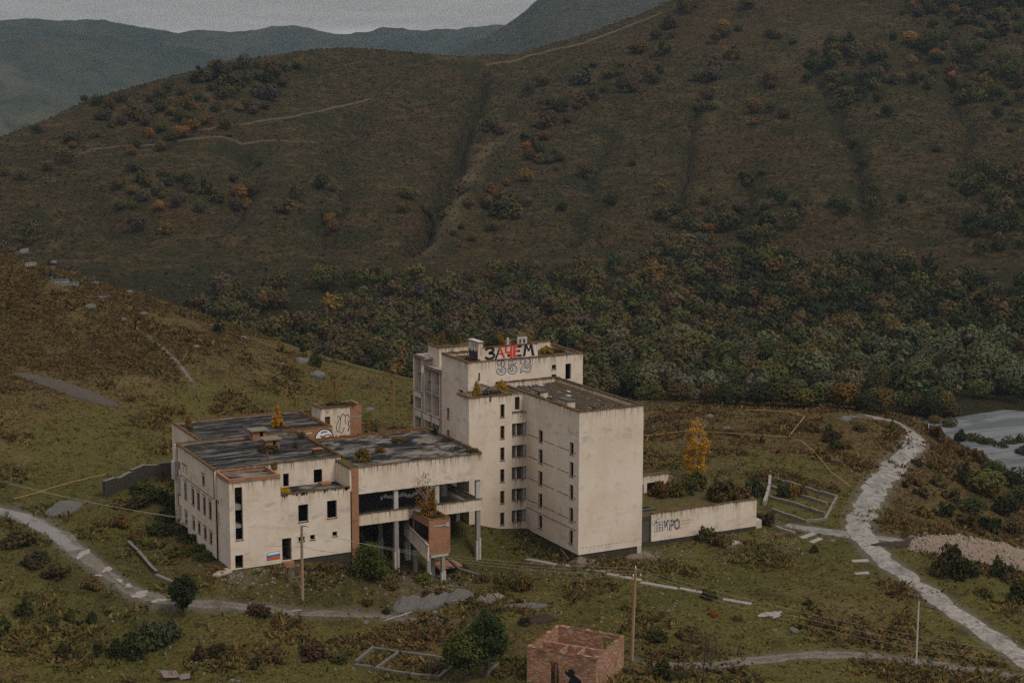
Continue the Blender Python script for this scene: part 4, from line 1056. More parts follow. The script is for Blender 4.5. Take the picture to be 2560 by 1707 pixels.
# painted flag beside the doorway
fl = poly_paint(svc, "painted_flag", BLACKP, [[(-42.12, 2.10), (-40.22, 2.12), (-40.26, 3.24), (-41.6, 3.20), (-42.14, 2.92)]], 'y', fy - .004)
poly_paint(fl, "white_stripe", WHITEP, [[(-42.07, 2.80), (-40.28, 2.92), (-40.31, 3.19), (-41.6, 3.15), (-42.07, 2.90)]], 'y', fy - .008)
poly_paint(fl, "blue_stripe", BLUEP, [[(-42.07, 2.46), (-41.2, 2.60), (-40.27, 2.62), (-40.28, 2.92), (-41.2, 2.83), (-42.07, 2.80)]], 'y', fy - .008)
poly_paint(fl, "red_stripe", ORANGEP, [[(-42.07, 2.14), (-40.26, 2.16), (-40.27, 2.62), (-41.2, 2.60), (-42.07, 2.46)]], 'y', fy - .008)
# terrace wing: doorway, two big windows, three little ones
hx0, hx1, hy = -40.0, -29.95, 10.65
ops = [(-37.5, -36.08, 6.8, 9.2), (-33.37, -31.95, 6.8, 9.28), (-39.88, -38.55, 1.72, 4.83), (-37.55, -36.65, 4.1, 4.78), (-35.87, -35.17, 4.12, 4.83), (-32.64, -31.94, 4.2, 4.88)]
ops = [(a - hx0, b - hx0, c, d) for a, b, c, d in ops]
wall(svc, "terrace_front", (hx0, hy), (1, 0), hx1 - hx0, 1.7, 10.9, T, ops, PLASTER, (0, -1))
for k, (a, b, c, d) in enumerate(ops): window(svc, (hx0, hy), (1, 0), (0, -1), a, b, c, d, frame=0, sill=k != 2, seed=130 + k)
box(svc, "terrace_floor", hx0 + .01, hx1, hy + .05, my0 - .01, 10.15, 10.5, TARP); coping(svc, hx0, hx1, hy, hy + .35, 10.9, h=.1)
r = random.Random(5); b = MB()
for k in range(26):
    x = r.uniform(hx0 + .2, hx1 - .2); w_ = r.uniform(.08, .35); b.box(x, x + w_, hy - .03, hy + .02, 10.9 - r.uniform(.15, .5), 10.9)
b.build("torn_eave", STAIN, svc)
box(svc, "plinth", hx0, hx1, hy + .12, my0, -2.0, 1.697, STONE)
box(svc, "inner_wall", hx0, hx1, 14.2, 14.4, 1.7, 10.1, INNER); box(svc, "lobby_wall", -38.5, -38.3, hy + T, 14.2, 1.7, 5.0, INNERP)
box(svc, "doorstep", -39.95, -38.45, hy - .8, hy + .3, .6, 1.69, BRICK)
box(svc, "terrace_rubble", -32.6, -31.2, 14.6, 15.8, 10.5, 10.75, BRICK)
# return wall and brick pier against the hall
box(svc, "return_wall", hx1 - .05, hx1 + .2, hy + .02, 16.4, 10.2, 13.45, PLASTER); box(svc, "brick_pier", hx1 + .205, -28.72, hy, 16.4, -2, 13.45, BRICK); coping(svc, hx1 - .05, -28.72, hy, 16.4, 13.45, WEED, h=.12)
# rear dining roof, brick end wall with white painting
bx0, bx1, by0, by1 = -44.0, -23.3, 34.25, 48.6
wall(svc, "dining_side_wall", (bx0, by0), (0, 1), by1 - by0, 2.5, 14.1, T, [], PLASTER, (-1, 0)); wall(svc, "dining_rear_wall", (bx0 + T, by1), (1, 0), bx1 - bx0 - 2 * T, 2.5, 14.1, T, [], PLASTER, (0, 1)); wall(svc, "dining_right_wall", (bx1, by0 + T), (0, 1), by1 - by0 - T, 2.5, 14.1, T, [], BRICK, (1, 0))
wall(svc, "brick_end_wall", (mx1 - 2, by0 - .01), (1, 0), bx1 - mx1 + 2, 2.5, 14.25, T, [], BRICK, (0, -1))
box(svc, "dining_roof", bx0 + .3, bx1 - .3, by0 + .2, by1 - .3, 13.2, 13.9, TAR)
coping(svc, bx0, bx0 + .3, by0, by1, 14.1, MOSSR, h=.14); coping(svc, bx0, bx1, by1 - .3, by1, 14.1, MOSSR, h=.22); coping(svc, bx1 - .35, bx1, by0 + .4, by1 - .3, 14.1, MOSSR, h=.2); coping(svc, mx1 - 1.9, bx1, by0, by0 + .3, 14.25, MOSSR, h=.1); box(svc, "roof_step", bx0 + .3, mx1 - 2.1, by0 - .03, by0 + .25, 13.5, 14.12, STAIN)
cx_, cz_ = -24.65, 12.2
arch = [(cx_ - 1.45, cz_)] + [(cx_ + 1.45 * math.cos(math.pi - t), cz_ + .35 + 1.4 * math.sin(math.pi - t)) for t in np.linspace(0, math.pi, 15)] + [(cx_ + 1.45, cz_)]
poly_paint(svc, "white_arch_painting", WHITEP, [arch], 'y', by0 - .016)
pp = stroke([(a + (0), b) for a, b in arch], .16) + stroke([(cx_ - .7, cz_ + .75), (cx_ - .2, cz_ + .62), (cx_ + .4, cz_ + .85), (cx_ + 1.0, cz_ + .8), (cx_ + 1.35, cz_ + .3)], .15) + stroke([(cx_ - .5, cz_ + 1.15), (cx_ - .1, cz_ + 1.35), (cx_ + .5, cz_ + 1.3)], .2) + stroke([(cx_ + .35, cz_), (cx_ + .5, cz_ + .45), (cx_ + .9, cz_ + .5), (cx_ + 1.2, cz_ + .2)], .1)
poly_paint(svc, "arch_painting_lines", BLACKP, pp, 'y', by0 - .022)
poly_paint(svc, "white_scrawl", WHITEP, stroke([(-27.9, 13.4), (-27.6, 13.6), (-27.3, 13.45), (-27.0, 13.62), (-26.6, 13.5)], .1), 'y', by0 - .016)
# roof furniture
def roof_vent(x0, x1, y0, y1, z0, h):
    v = wall(svc, "brick_vent", (x0, y0), (1, 0), x1 - x0, z0, z0 + h, .2, [((x1 - x0) * .5, (x1 - x0) * .5 + .5, z0 + h * .35, z0 + h - .05)], BRICK, (0, -1))
    wall(v, "vent_side", (x0, y0 + .2), (0, 1), y1 - y0 - .2, z0, z0 + h, .2, [(.4, .85, z0 + h * .35, z0 + h - .05)], BRICK, (-1, 0)); wall(v, "vent_side", (x1, y0 + .2), (0, 1), y1 - y0 - .2, z0, z0 + h, .2, [], BRICK, (1, 0)); wall(v, "vent_side", (x0 + .2, y1), (1, 0), x1 - x0 - .4, z0, z0 + h, .2, [], BRICK, (0, 1))
    box(v, "vent_slab", x0 - .32, x1 + .32, y0 - .32, y1 + .32, z0 + h + .002, z0 + h + .14, plain("lichen_slab", (.165, .145, .10), .95, .4, 2.5))
roof_vent(-36.7, -34.6, 31.6, 33.5, 13.86, 1.35); roof_vent(-36.9, -34.85, 25.2, 27.0, 13.86, 1.3)
box(svc, "small_brick_vent", -31.95, -30.75, 19.0, 19.9, 13.86, 14.55, STAIN); box(svc, "rusty_vent_lid", -32.1, -30.6, 18.85, 20.05, 14.552, 14.63, plain("red_lid", (.24, .09, .05), .9, .3, 4))
MB().tube([(-39.0, 18.4, 13.8), (-39.02, 18.4, 14.55), (-39.1, 18.35, 15.1)], [.16, .15, .13], 8).build("vent_pipe", RUST, svc); MB().tube([(-30.1, 33.0, 13.8), (-30.1, 33.0, 14.9)], .22, 8).build("vent_pipe", RUST, svc); box(svc, "vent_pipe_base", -30.7, -29.5, 32.5, 33.5, 13.86, 14.05, DCONC)

# ------------------------------------------------------------------ raised hall on columns between the two
hall = tag(empty("raised_hall", (0, 0, 0)), "raised plaster hall on concrete columns with an open gallery and brick stair box", "building")
kx0, kx1, ky0, ky1 = -28.7, -9.75, 10.65, 29.2
wall(hall, "fascia", (kx0, ky0), (1, 0), kx1 - kx0, 9.68, 13.5, .3, [], PLASTER, (0, -1)); wall(hall, "fascia", (kx1, ky0 + .3), (0, 1), ky1 - ky0 - .3, 9.68, 13.5, .3, [], PLASTER, (1, 0)); wall(hall, "rear_wall", (kx0, ky1), (1, 0), kx1 - kx0 - .3, 5.2, 13.6, .3, [], BRICK, (0, 1))
box(hall, "roof", kx0, kx1 - .3, ky0 + .3, ky1 - .3, 12.9, 13.42, TARP); box(hall, "ceiling", kx0, kx1 - .3, ky0 + .3, ky1 - .3, 9.75, 10.0, DCONC)
coping(hall, kx0, kx1, ky0, ky0 + .3, 13.5, h=.05); coping(hall, kx1 - .3, kx1, ky0 + .3, ky1, 13.5, MOSSR, h=.22); coping(hall, kx0, kx1 - .3, ky1 - .3, ky1, 13.6, MOSSR, h=.28); coping(hall, kx0, kx0 + .35, 16.5, ky1, 13.5, WEED, h=.25)
for x0, x1 in ((kx0, -21.26), (-17.8, kx1)):
    wall(hall, "gallery_parapet", (x0, ky0), (1, 0), x1 - x0, 5.2, 6.85, .18, [], PLASTER, (0, -1)); coping(hall, x0, x1, ky0, ky0 + .18, 6.85, WEED, h=.07)
box(hall, "gallery_floor", kx0, kx1, ky0 + .2, ky1 - .3, 5.3, 5.75, CONC); wall(hall, "gallery_end_parapet", (kx1, ky0 + .2), (0, 1), 12, 5.2, 6.7, .18, [], PLASTER, (1, 0))
for x0, x1 in ((-23.3, -22.7), (-17.02, -16.4), (-10.6, -9.95)):
    box(hall, "gallery_column", x0, x1, ky0 + .25, ky0 + .75, 5.75, 9.745, CONCP)
for x, y in ((-12.2, 18.5),): MB().tube([(x, y, 5.75), (x, y, 9.75)], .55, 14).build("round_column", CONCP, hall, True)
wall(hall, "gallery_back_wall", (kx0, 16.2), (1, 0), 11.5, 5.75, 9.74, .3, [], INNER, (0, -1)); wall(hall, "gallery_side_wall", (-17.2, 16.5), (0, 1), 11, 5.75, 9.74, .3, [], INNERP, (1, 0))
pp = []; r = random.Random(8)
for k in range(16):
    x = -23.2 + k * .36; z = 7.25 + .2 * math.sin(k * .9); pp.append([(x, z - r.uniform(.1, .45)), (x + .42, z - r.uniform(.1, .4)), (x + .34, z + r.uniform(.05, .35)), (x + .1, z + r.uniform(.05, .4))])
poly_paint(hall, "white_wall_tag", WHITEP, pp, 'y', 16.19)
gz = lambda x, y: float(g_at(np.array(x), np.array(y))) - .6
def column(x0, x1, y0, y1, z1, pair=True):
    z0 = gz((x0 + x1) / 2, y0); c_ = box(hall, "column", x0, x1, y0, y1, z0, z1, CONC)
    if pair: box(c_, "column_jacket", x0 - .07, x0 + .22, y0 - .06, y1 + .04, z0, z0 + (z1 - z0) * .42, CONCP); box(c_, "column_jacket", x1 - .2, x1 + .08, y0 - .055, y1 + .04, z0, z0 + (z1 - z0) * .47, CONCP)
for x0 in (-23.35, -10.6): column(x0, x0 + .62, ky0 + .1, ky0 + .7, 5.3)
for x0, y in ((-23.35, 16.5), (-20, 14.5), (-13.6, 16.5), (-10.6, 17.5), (-10.6, 24), (-17, 17), (-17, 24)): column(x0, x0 + .6, y, y + .6, 5.3, y < 17)
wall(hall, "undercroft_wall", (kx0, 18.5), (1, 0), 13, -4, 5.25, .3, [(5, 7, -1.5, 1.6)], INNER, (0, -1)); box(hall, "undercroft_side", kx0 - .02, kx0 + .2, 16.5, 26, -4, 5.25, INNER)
# brick stair box hanging in front
sb = wall(hall, "stair_box_front", (-20.7, 5.0), (1, 0), 3.2, 1.35, 6.4, .28, [], BRICK, (0, -1))
box(sb, "steel_bracket", -20.0, -18.0, 4.93, 4.997, 5.35, 5.5, GREY); box(sb, "steel_plate", -18.15, -17.65, 4.92, 4.99, 5.2, 5.75, GREY)
wall(hall, "stair_box_side", (-20.7, 5.285), (0, 1), 5.2, 1.35, 6.4, .28, [(.0, 5.19, 3.2, 5.35)], BRICK, (-1, 0)); wall(hall, "stair_box_side", (-17.5, 5.285), (0, 1), 5.2, 1.35, 6.4, .28, [], BRICK, (1, 0))
coping(hall, -20.7, -17.5, 5.0, 5.28, 6.4, MOSS, h=.06); coping(hall, -20.7, -20.42, 5.285, 10.4, 6.4, WEED, h=.06); coping(hall, -17.78, -17.5, 5.285, 10.4, 6.4, MOSSR, h=.06)
box(hall, "stair_box_soil", -20.42, -17.78, 5.28, 10.5, 5.3, 6.1, WEED); box(hall, "stair_box_floor", -20.4, -17.8, 5.0, 10.5, 1.05, 1.34, CONCP); box(hall, "stair_core", -20.3, -17.9, 9.5, 10.4, 1.34, 5.3, INNER)
b = MB()        # sloping white stair parapet
y0, y1 = 4.96, 13.0
for xa, sgn in ((-20.98, -1), (-20.74, 1)):
    q = [(xa, y0, .65), (xa, y0, 2.95), (xa, y1, 4.3), (xa, y1, 2.4)]; b.quad(q if sgn > 0 else q[::-1], [(y, z) for _, y, z in (q if sgn > 0 else q[::-1])], [2.2, 0, 0, 2.0] if sgn > 0 else [2.0, 0, 0, 2.2])
b.quad([(-20.98, y0, .65), (-20.74, y0, .65), (-20.74, y0, 2.95), (-20.98, y0, 2.95)], None, [2, 2, 0, 0]); b.quad([(-20.98, y0, 2.95), (-20.74, y0, 2.95), (-20.74, y1, 4.3), (-20.98, y1, 4.3)])
b.build("stair_parapet", PLASTER, hall)
for x0, y in ((-20.95, 5.05), (-18.75, 5.1), (-20.95, 9.4), (-18.4, 9.2), (-19.4, 7.0)): column(x0, x0 + .5, y, y + .5, 1.04, y < 6)
b = MB(); b.tube([(-18.0, 7.2, 1.0), (-15.5, 6.4, -1.6), (-12.6, 5.2, -2.6)], .22, 4); b.build("fallen_beam", DCONC, hall); box(hall, "fallen_slab", -18.2, -14.6, 7.2, 10.2, -1.6, -1.35, BRICK)

# ------------------------------------------------------------------ plaster hut with brick flank behind the hall
hut = tag(empty("plaster_hut", (0, 0, 0)), "small roofless plaster hut with brick flank and black line graffiti behind the hall", "hut")
hyy = 40.0; z0 = 2.5
wall(hut, "front_wall", (-23.0, hyy), (1, 0), 4.85, z0, 15.85, .3, [(.68, 1.57, 12.9, 14.55), (1.05, 1.3, 15.1, 15.35)], PLASTER, (0, -1)); wall(hut, "side_wall", (-23.0, hyy + .3), (0, 1), 3.6, z0, 15.95, .3, [], PLASTER, (-1, 0)); wall(hut, "brick_flank", (-18.15, hyy), (1, 0), 1.95, z0, 15.95, .35, [], BRICK, (0, -1)); wall(hut, "brick_side", (-16.2, hyy + .35), (0, 1), 4, z0, 16.0, .3, [], BRICK, (1, 0))
box(hut, "rear_wall", -22.99, -16.5, 43.9, 44.2, z0, 15.9, BRICK); box(hut, "concrete_band", -18.1, -16.2, hyy - .03, hyy, 14.0, 14.25, CONC); box(hut, "soil_fill", -22.7, -16.5, 40.3, 43.9, 13.5, 15.75, WEED)
coping(hut, -23.0, -16.2, hyy, hyy + .3, 15.95, MOSSR, h=.12); coping(hut, -23.0, -22.7, hyy + .3, 43.9, 15.95, MOSSR, h=.1)
pp = stroke(curve([(-20.2, 11.9), (-20.45, 12.7), (-20.1, 13.6), (-19.7, 14.2), (-19.85, 12.9), (-20.0, 12.1), (-19.5, 11.8), (-19.1, 12.6)]), .11) + stroke(curve([(-19.7, 14.2), (-19.3, 14.75), (-18.9, 14.4), (-18.5, 14.6), (-18.25, 14.0)]), .13) + stroke(curve([(-18.9, 14.4), (-18.95, 13.6), (-18.8, 13.0)]), .1) + stroke(curve([(-18.5, 11.9), (-18.3, 12.6), (-18.45, 13.2), (-18.2, 13.6)]), .16) + stroke(curve([(-20.3, 14.2), (-20.0, 14.45), (-19.9, 14.15)]), .09)
poly_paint(hut, "line_graffiti", BLACKP, pp, 'y', hyy - .006)

# ------------------------------------------------------------------ low annex with TEMPO on its wall
annex = tag(empty("low_annex", (0, 0, 0)), "low overgrown plaster annex lettered TEMPO right of the hotel", "building")
ay, ax0, ax1, az0, az1 = 4.0, 13.0, 33.6, -1.0, 3.25
wall(annex, "front_wall", (ax0 + 1.7, ay), (1, 0), ax1 - ax0 - 1.7, az0, az1, .3, [], PLASTER, (0, -1)); wall(annex, "sunk_front", (8, ay + .4), (1, 0), 6.7, az0, az1 - .3, .3, [], DCONC, (0, -1)); wall(annex, "side_wall", (ax1, ay + .3), (0, 1), 11, az0 - 1, az1, .3, [], PLASTER, (1, 0))
coping(annex, ax0 + 1.7, ax1, ay, ay + .3, az1, MOSS, h=.1); box(annex, "plinth", 11, ax1 - .08, ay + .08, ay + 10, -3.5, az0 - .003, STONE)
box(annex, "roof", 11.0, ax1 - .3, ay + .31, 16.5, 2.3, 2.75, WEED); box(annex, "tar_patch", 12.0, 17.5, 7.0, 14.5, 2.752, 2.80, TAR)
wall(annex, "rear_portico", (16.5, 16.8), (1, 0), 9.5, 2.0, 5.4, .3, [(3.2, 4.9, 2.2, 4.1), (5.5, 8.6, 2.2, 4.2)], PLASTER, (0, -1)); coping(annex, 16.5, 26, 16.8, 17.1, 5.4, MOSS, h=.1); wall(annex, "rear_portico_end", (26.0, 14.0), (0, 1), 3.1, 0, 4.9, .35, [], PLASTER, (-1, 0)); box(annex, "portico_back", 16.5, 26, 19.0, 19.3, -1, 5.2, INNER); box(annex, "portico_roof", 16.5, 26, 17.11, 19.3, 5.0, 5.2, WEED)
box(annex, "broken_footing", 34.0, 35.0, 4.5, 6.5, -2.5, -.3, CONCP); box(annex, "plaster_patch", 11.5, 14.2, 9.5, 11.8, 2.76, 2.95, CONCP)
zb2, h2 = .62, 1.75
def tempo():
    out = []
    def L(x0, w): return lambda u, v: (x0 + w * u, zb2 + h2 * v)
    f = L(14.85, 1.05); out += [[f(0, .72), f(1.2, .98), f(1.2, .78), f(0, .52)], [f(.45, -.15), f(.72, -.15), f(.72, .8), f(.45, .7)]]
    f = L(15.85, .75); out += [[f(.0, -.1), f(.3, -.1), f(.3, .68), f(.0, .62)]] + [[f(.3, v), f(.95, v + .04), f(.95, v + .2), f(.3, v + .16)] for v in (-.1, .2, .5)]
    f = L(16.65, 1.15); out += [[f(0, -.12), f(.2, -.12), f(.32, .72), f(.08, .7)], [f(.8, -.12), f(1.05, -.12), f(.9, .78), f(.66, .76)], [f(.2, .72), f(.34, .72), f(.54, .3), f(.46, .12)], [f(.46, .12), f(.54, .3), f(.7, .78), f(.8, .72)]]
    f = L(17.95, .75); out += [[f(0, -.2), f(.28, -.2), f(.28, .75), f(0, .72)]] + stroke([f(*q) for q in curve([(.2, .66), (.7, .66), (.88, .46), (.65, .26), (.2, .24)], 3)], .24)
    f = L(18.75, .9); out += stroke([f(*q) for q in curve([(.5, .68), (.12, .5), (.1, .1), (.45, -.12), (.82, .06), (.86, .45), (.5, .68)], 4)], .26)
    return out
tp = tempo()
poly_paint(annex, "lettering_outline", BLACKP, [q for pl in tp for q in stroke(pl + [pl[0]], .10)], 'y', ay - .010); poly_paint(annex, "lettering_fill", WHITEP, tp, 'y', ay - .006)
pp = []
for k in range(9): pp += stroke([(20.1 + (k % 5) * .34, 1.35 - (k // 5) * .42), (20.25 + (k % 5) * .34, 1.62 - (k // 5) * .42), (20.35 + (k % 5) * .34, 1.38 - (k // 5) * .42)], .05)
poly_paint(annex, "small_scrawl", BLACKP, pp + stroke([(19.7, 2.55), (20.0, 2.9), (20.0, 2.5)], .08), 'y', ay - .006); poly_paint(annex, "red_scrawl", REDP, [[(19.0, .42), (19.9, .40), (19.7, .62), (19.2, .6)]], 'y', ay - .012)

# ------------------------------------------------------------------ roofless brick shell in the foreground
shell = empty("brick_shell", (0, 0, 0)); tag(shell, "roofless square shell of red and pale bricks in the foreground", "ruin")
A = [at_z(*q, -.6) for q in ((1314.3, 1619), (1397.2, 1564.6), (1564.9, 1590), (1485, 1648.6))]
cen = sum(A) / 4; e1 = (A[3] - A[0]) + (A[2] - A[1]); e1 /= np.linalg.norm(e1); e2 = np.array([-e1[1], e1[0], 0])
shell.location = (cen[0], cen[1], 0); shell.rotation_euler = (0, 0, math.atan2(e1[1], e1[0]))
hs, zt_, zb_ = 4.42, -.6, -5.6
wall(shell, "front_wall", (-hs, -hs), (1, 0), 2 * hs, zb_, zt_, .3, [(1.35, 1.95, -2.9, -1.6), (3.0, 4.15, zb_, -1.7)], BRICKP, (0, -1)); wall(shell, "left_wall", (-hs, -hs + .3), (0, 1), 2 * hs - .6, zb_, zt_, .3, [], BRICKP, (-1, 0)); wall(shell, "right_wall", (hs, -hs + .3), (0, 1), 2 * hs - .6, zb_, zt_, .3, [], BRICKP, (1, 0)); wall(shell, "rear_wall", (-hs, hs), (1, 0), 2 * hs, zb_, zt_, .3, [(6.1, 7.5, -2.7, -1.0)], BRICKP, (0, 1))
wall(shell, "partition", (-hs + .3, -.6), (1, 0), 2 * hs - .6, zb_, zt_ - .25, .2, [(4.2, 5.2, zb_, -2)], BRICKP, (0, -1)); wall(shell, "partition", (-.9, -hs + .3), (0, 1), 3.5, zb_, zt_ - .3, .2, [], BRICKP, (-1, 0)); wall(shell, "partition", (1.3, -hs + .3), (0, 1), 3.5, zb_, zt_ - .3, .2, [], BRICKP, (-1, 0))
for q in ((-hs, hs, -hs, -hs + .3), (-hs, hs, hs - .3, hs), (-hs, -hs + .3, -hs + .3, hs - .3), (hs - .3, hs, -hs + .3, hs - .3)): (coping(shell, *q, zt_, BRICKP, h=.16, name="broken_course"), coping(shell, q[0] + .05, q[1] - .05, q[2] + .05, q[3] - .05, zt_ + .12, MOSSR, h=.08))
fig = [(4.9, -4.9), (5.5, -5.2), (7.0, -5.2), (7.3, -4.4), (7.0, -3.5), (6.5, -3.1), (6.1, -2.9), (6.2, -2.5), (5.8, -2.2), (5.35, -2.35), (5.3, -2.7), (5.0, -2.5), (4.9, -2.9), (5.3, -3.1), (5.6, -3.4), (5.3, -4.0)]
poly_paint(shell, "dark_painted_figure", BLACKP, [[(-hs + u, v) for u, v in fig]], 'y', -hs - .008)

# ================================================================== VEGETATION
def leaf_cloud(rng, centers, radii, n_each, leaf, outward, up=.35, flat=1.0):
    """small leaf faces on clumps; returns quads (N,4,3)"""
    k = len(centers); idx = np.repeat(np.arange(k), n_each); n = len(idx)
    d = rng.normal(size=(n, 3)); d /= np.linalg.norm(d, axis=1)[:, None]
    rad = radii[idx] * (0.55 + .5 * rng.random(n)) ; p = centers[idx] + d * rad[:, None] * np.array([1, 1, flat])
    nrm = d * outward + rng.normal(size=(n, 3)) * .7 + np.array([0, 0, up]); nrm /= np.linalg.norm(nrm, axis=1)[:, None]
    t = np.cross(nrm, rng.normal(size=(n, 3))); t /= np.linalg.norm(t, axis=1)[:, None] + 1e-9; b = np.cross(nrm, t)
    s = leaf * (.55 + .8 * rng.random(n))[:, None]; a = s * (.6 + .3 * rng.random(n))[:, None]
    return np.stack([p - t * s, p - b * a, p + t * s, p + b * a], 1)
def quads_to_mesh(Q):
    return Q.reshape(-1, 3), np.arange(len(Q) * 4).reshape(-1, 4)
def crown_quads(rng, shape, w, h, nclump, nleaf, leaf, lift=0.0):
    c = []
    while len(c) < nclump:
        q = rng.random(3) * 2 - 1
        if shape == 'round':
            if np.linalg.norm(q) > 1 or np.linalg.norm(q) < .35: continue
            z = lift + (h - lift) * (.5 + .46 * q[2]); r_ = w / 2 * .8
        elif shape == 'bush':
            if np.hypot(q[0], q[1]) > 1 or q[2] < -.1 or np.linalg.norm(q) > 1.0 or np.linalg.norm(q) < .3: continue
            z = h * (.18 + .72 * max(q[2], 0)); r_ = w / 2 * .85
        elif shape == 'cone':
            t = (q[2] + 1) / 2; lim = (1 - t) ** .8 * .95 + .05
            if np.hypot(q[0], q[1]) > lim or np.hypot(q[0], q[1]) < lim * .25: continue
            z = lift + (h - lift) * (.04 + .94 * t); r_ = w / 2
        else:            # oval, widest low
            t = (q[2] + 1) / 2; lim = math.sin(math.pi * min(1, (t * .82 + .18)) ** .9) ** .8
            if np.hypot(q[0], q[1]) > lim or np.hypot(q[0], q[1]) < lim * .3: continue
            z = lift + (h - lift) * (.03 + .95 * t); r_ = w / 2 * .95
        c.append((q[0] * r_, q[1] * r_, z))
    c = np.array(c); rad = (w * (.13 if shape != 'cone' else .10)) * (.7 + .6 * rng.random(nclump))
    return leaf_cloud(rng, c, rad, nleaf, leaf, .9)
def puff_quads(rng, n, leaf, lumps=5, tall=1.0):
    """a rounded crown of a few big overlapping lobes, 2 x 2 m unit standing on the ground"""
    out = []
    for k in range(lumps):
        a = rng.random() * 6.28; q = np.array([math.cos(a) * .42, math.sin(a) * .42, .75 + .55 * rng.random()]) if k else np.array([0, 0, 1.1])
        rad = (.58 if k else .78) * (.8 + .35 * rng.random()); m_ = int(n * (rad ** 2) / (lumps * .38)); d = rng.normal(size=(m_, 3)); d /= np.linalg.norm(d, axis=1)[:, None]; d = d[d[:, 2] > -.75]; m_ = len(d)
        p = q + d * (rad * (.84 + .2 * rng.random(m_)))[:, None] * np.array([1, 1, tall]); nr = d + rng.normal(size=(m_, 3)) * .45 + np.array([0, 0, .15]); nr /= np.linalg.norm(nr, axis=1)[:, None]
        t = np.cross(nr, rng.normal(size=(m_, 3))); t /= np.linalg.norm(t, axis=1)[:, None] + 1e-9; b = np.cross(nr, t); s = leaf * (.55 + .8 * rng.random(m_))[:, None]
        out.append(np.stack([p - t * s, p - b * s * .75, p + t * s, p + b * s * .75], 1))
    return np.concatenate(out)
def trunk_mb(rng, h, r0, lean=.06, limbs=6, w=2.0, start=.3, forks=True):
    b = MB(); n = 6; pts = []; x = y = 0
    for k in range(n + 1):
        pts.append((x, y, h * k / n)); x += rng.normal() * h * lean / n; y += rng.normal() * h * lean / n
    b.tube(pts, [r0 * (1 - .85 * k / n) + .012 for k in range(n + 1)], 6)
    for k in range(limbs):
        t = start + (.9 - start) * rng.random(); p = np.array(pts[0]) + (np.array(pts[-1]) - np.array(pts[0])) * t
        i = min(int(t * n), n - 1); p = np.array(pts[i]) + (np.array(pts[i + 1]) - np.array(pts[i])) * (t * n - i)
        a = rng.random() * 6.28; L = w * (.35 + .35 * rng.random()) * (1.1 - t * .6); d = np.array([math.cos(a), math.sin(a), .55 + .6 * rng.random()]) * L
        q1 = p + d * .5 + np.array([0, 0, .05 * L]); q2 = p + d
        b.tube([p, q1, q2], [r0 * .4 * (1 - t * .6), r0 * .25 * (1 - t * .6), .01], 4, False)
        if forks:
            for s_ in (-1, 1):
                e = np.array([math.cos(a + s_ * .7), math.sin(a + s_ * .7), .9]) * L * .5; b.tube([q1, q1 + e], [r0 * .2 * (1 - t * .5), .008], 3, False)
    return b
SEED = [100]
def tree(name, loc, h, w, col, label, cat="tree", shape='round', nclump=60, nleaf=45, leaf=.17, lift=None, r0=None, bark=None, group=None, limbs=7, seed=None):
    SEED[0] += 1; rng = np.random.default_rng(seed or SEED[0])
    e = empty(name, tuple(loc)); tag(e, label, cat, group)
    lift = h * .25 if lift is None else lift
    trunk_mb(rng, h * .93, r0 or max(.03, h * .022), w=w, limbs=limbs).build("trunk", bark or BARK, e, True)
    o = add("crown", np_mesh("crown", *quads_to_mesh(crown_quads(rng, shape, w, h, nclump, nleaf, leaf, lift)), [LEAF]), e)
    o.color = (*col, 1); return e
def shrub_mesh(seed, shape='bush', n=10, k=28, leaf=.2, stems=5):
    rng = np.random.default_rng(seed); Q = puff_quads(rng, n * k, leaf, 4 + seed % 3) if shape == 'round' else crown_quads(rng, shape, 2.0, 1.0 if shape == 'bush' else 2.0, n, k, leaf)
    V, F = quads_to_mesh(Q)
    V2, F2 = [], []
    for s_ in range(stems):
        a = rng.random() * 6.28; d = np.array([math.cos(a) * .5, math.sin(a) * .5, .75]); t = np.array([-math.sin(a), math.cos(a), 0]) * .022; i = len(V2)
        V2 += [-t, t, d * .9 + t * .4, d * .9 - t * .4]; F2.append([i, i + 1, i + 2, i + 3])
    F2 = np.array(F2) + len(V); V = np.concatenate([V, np.array(V2)])
    return np_mesh("shrub", V, np.concatenate([F, F2]), [LEAF, BARK], fmat=[0] * len(F) + [1] * len(F2))
BUSH = [shrub_mesh(s) for s in range(1, 6)]                      # 2 m wide, 1 m tall unit bushes
BUSHF = [shrub_mesh(s, n=26, k=34, leaf=.11, stems=9) for s in range(11, 15)]       # finer leaves for near ones
TREEF = [shrub_mesh(s, 'round', n=30, k=32, leaf=.10, stems=4) for s in range(21, 26)]   # far round trees, 2 x 2 m unit
TREEO = [shrub_mesh(s, 'oval', n=16, k=24, leaf=.22, stems=3) for s in range(31, 34)]
def shrub(name, loc, w, h, col, label, cat="shrub", group=None, fine=False, meshes=None):
    ms = meshes or (BUSHF if fine else BUSH); SEED[0] += 1; r = random.Random(SEED[0])
    o = add(name, r.choice(ms)); hh = 1.0 if ms in (BUSH, BUSHF) else 2.0
    o.location = loc; o.scale = (w / 2 * r.uniform(.9, 1.12), w / 2 * r.uniform(.9, 1.12), h / hh); o.rotation_euler = (0, 0, r.random() * 6.28); o.color = (*col, 1)
    tag(o, label, cat, group); return o
DG, GR, OL, BR, RU, GO, MA, PG = (.032, .037, .012), (.052, .055, .016), (.088, .075, .023), (.088, .063, .026), (.150, .086, .022), (.34, .19, .020), (.080, .062, .042), (.102, .100, .050)
def vary(c, r, a=.25):
    k = 1 + r.uniform(-a, a); return tuple(max(.004, v * k * (1 + r.uniform(-.12, .12))) for v in c)

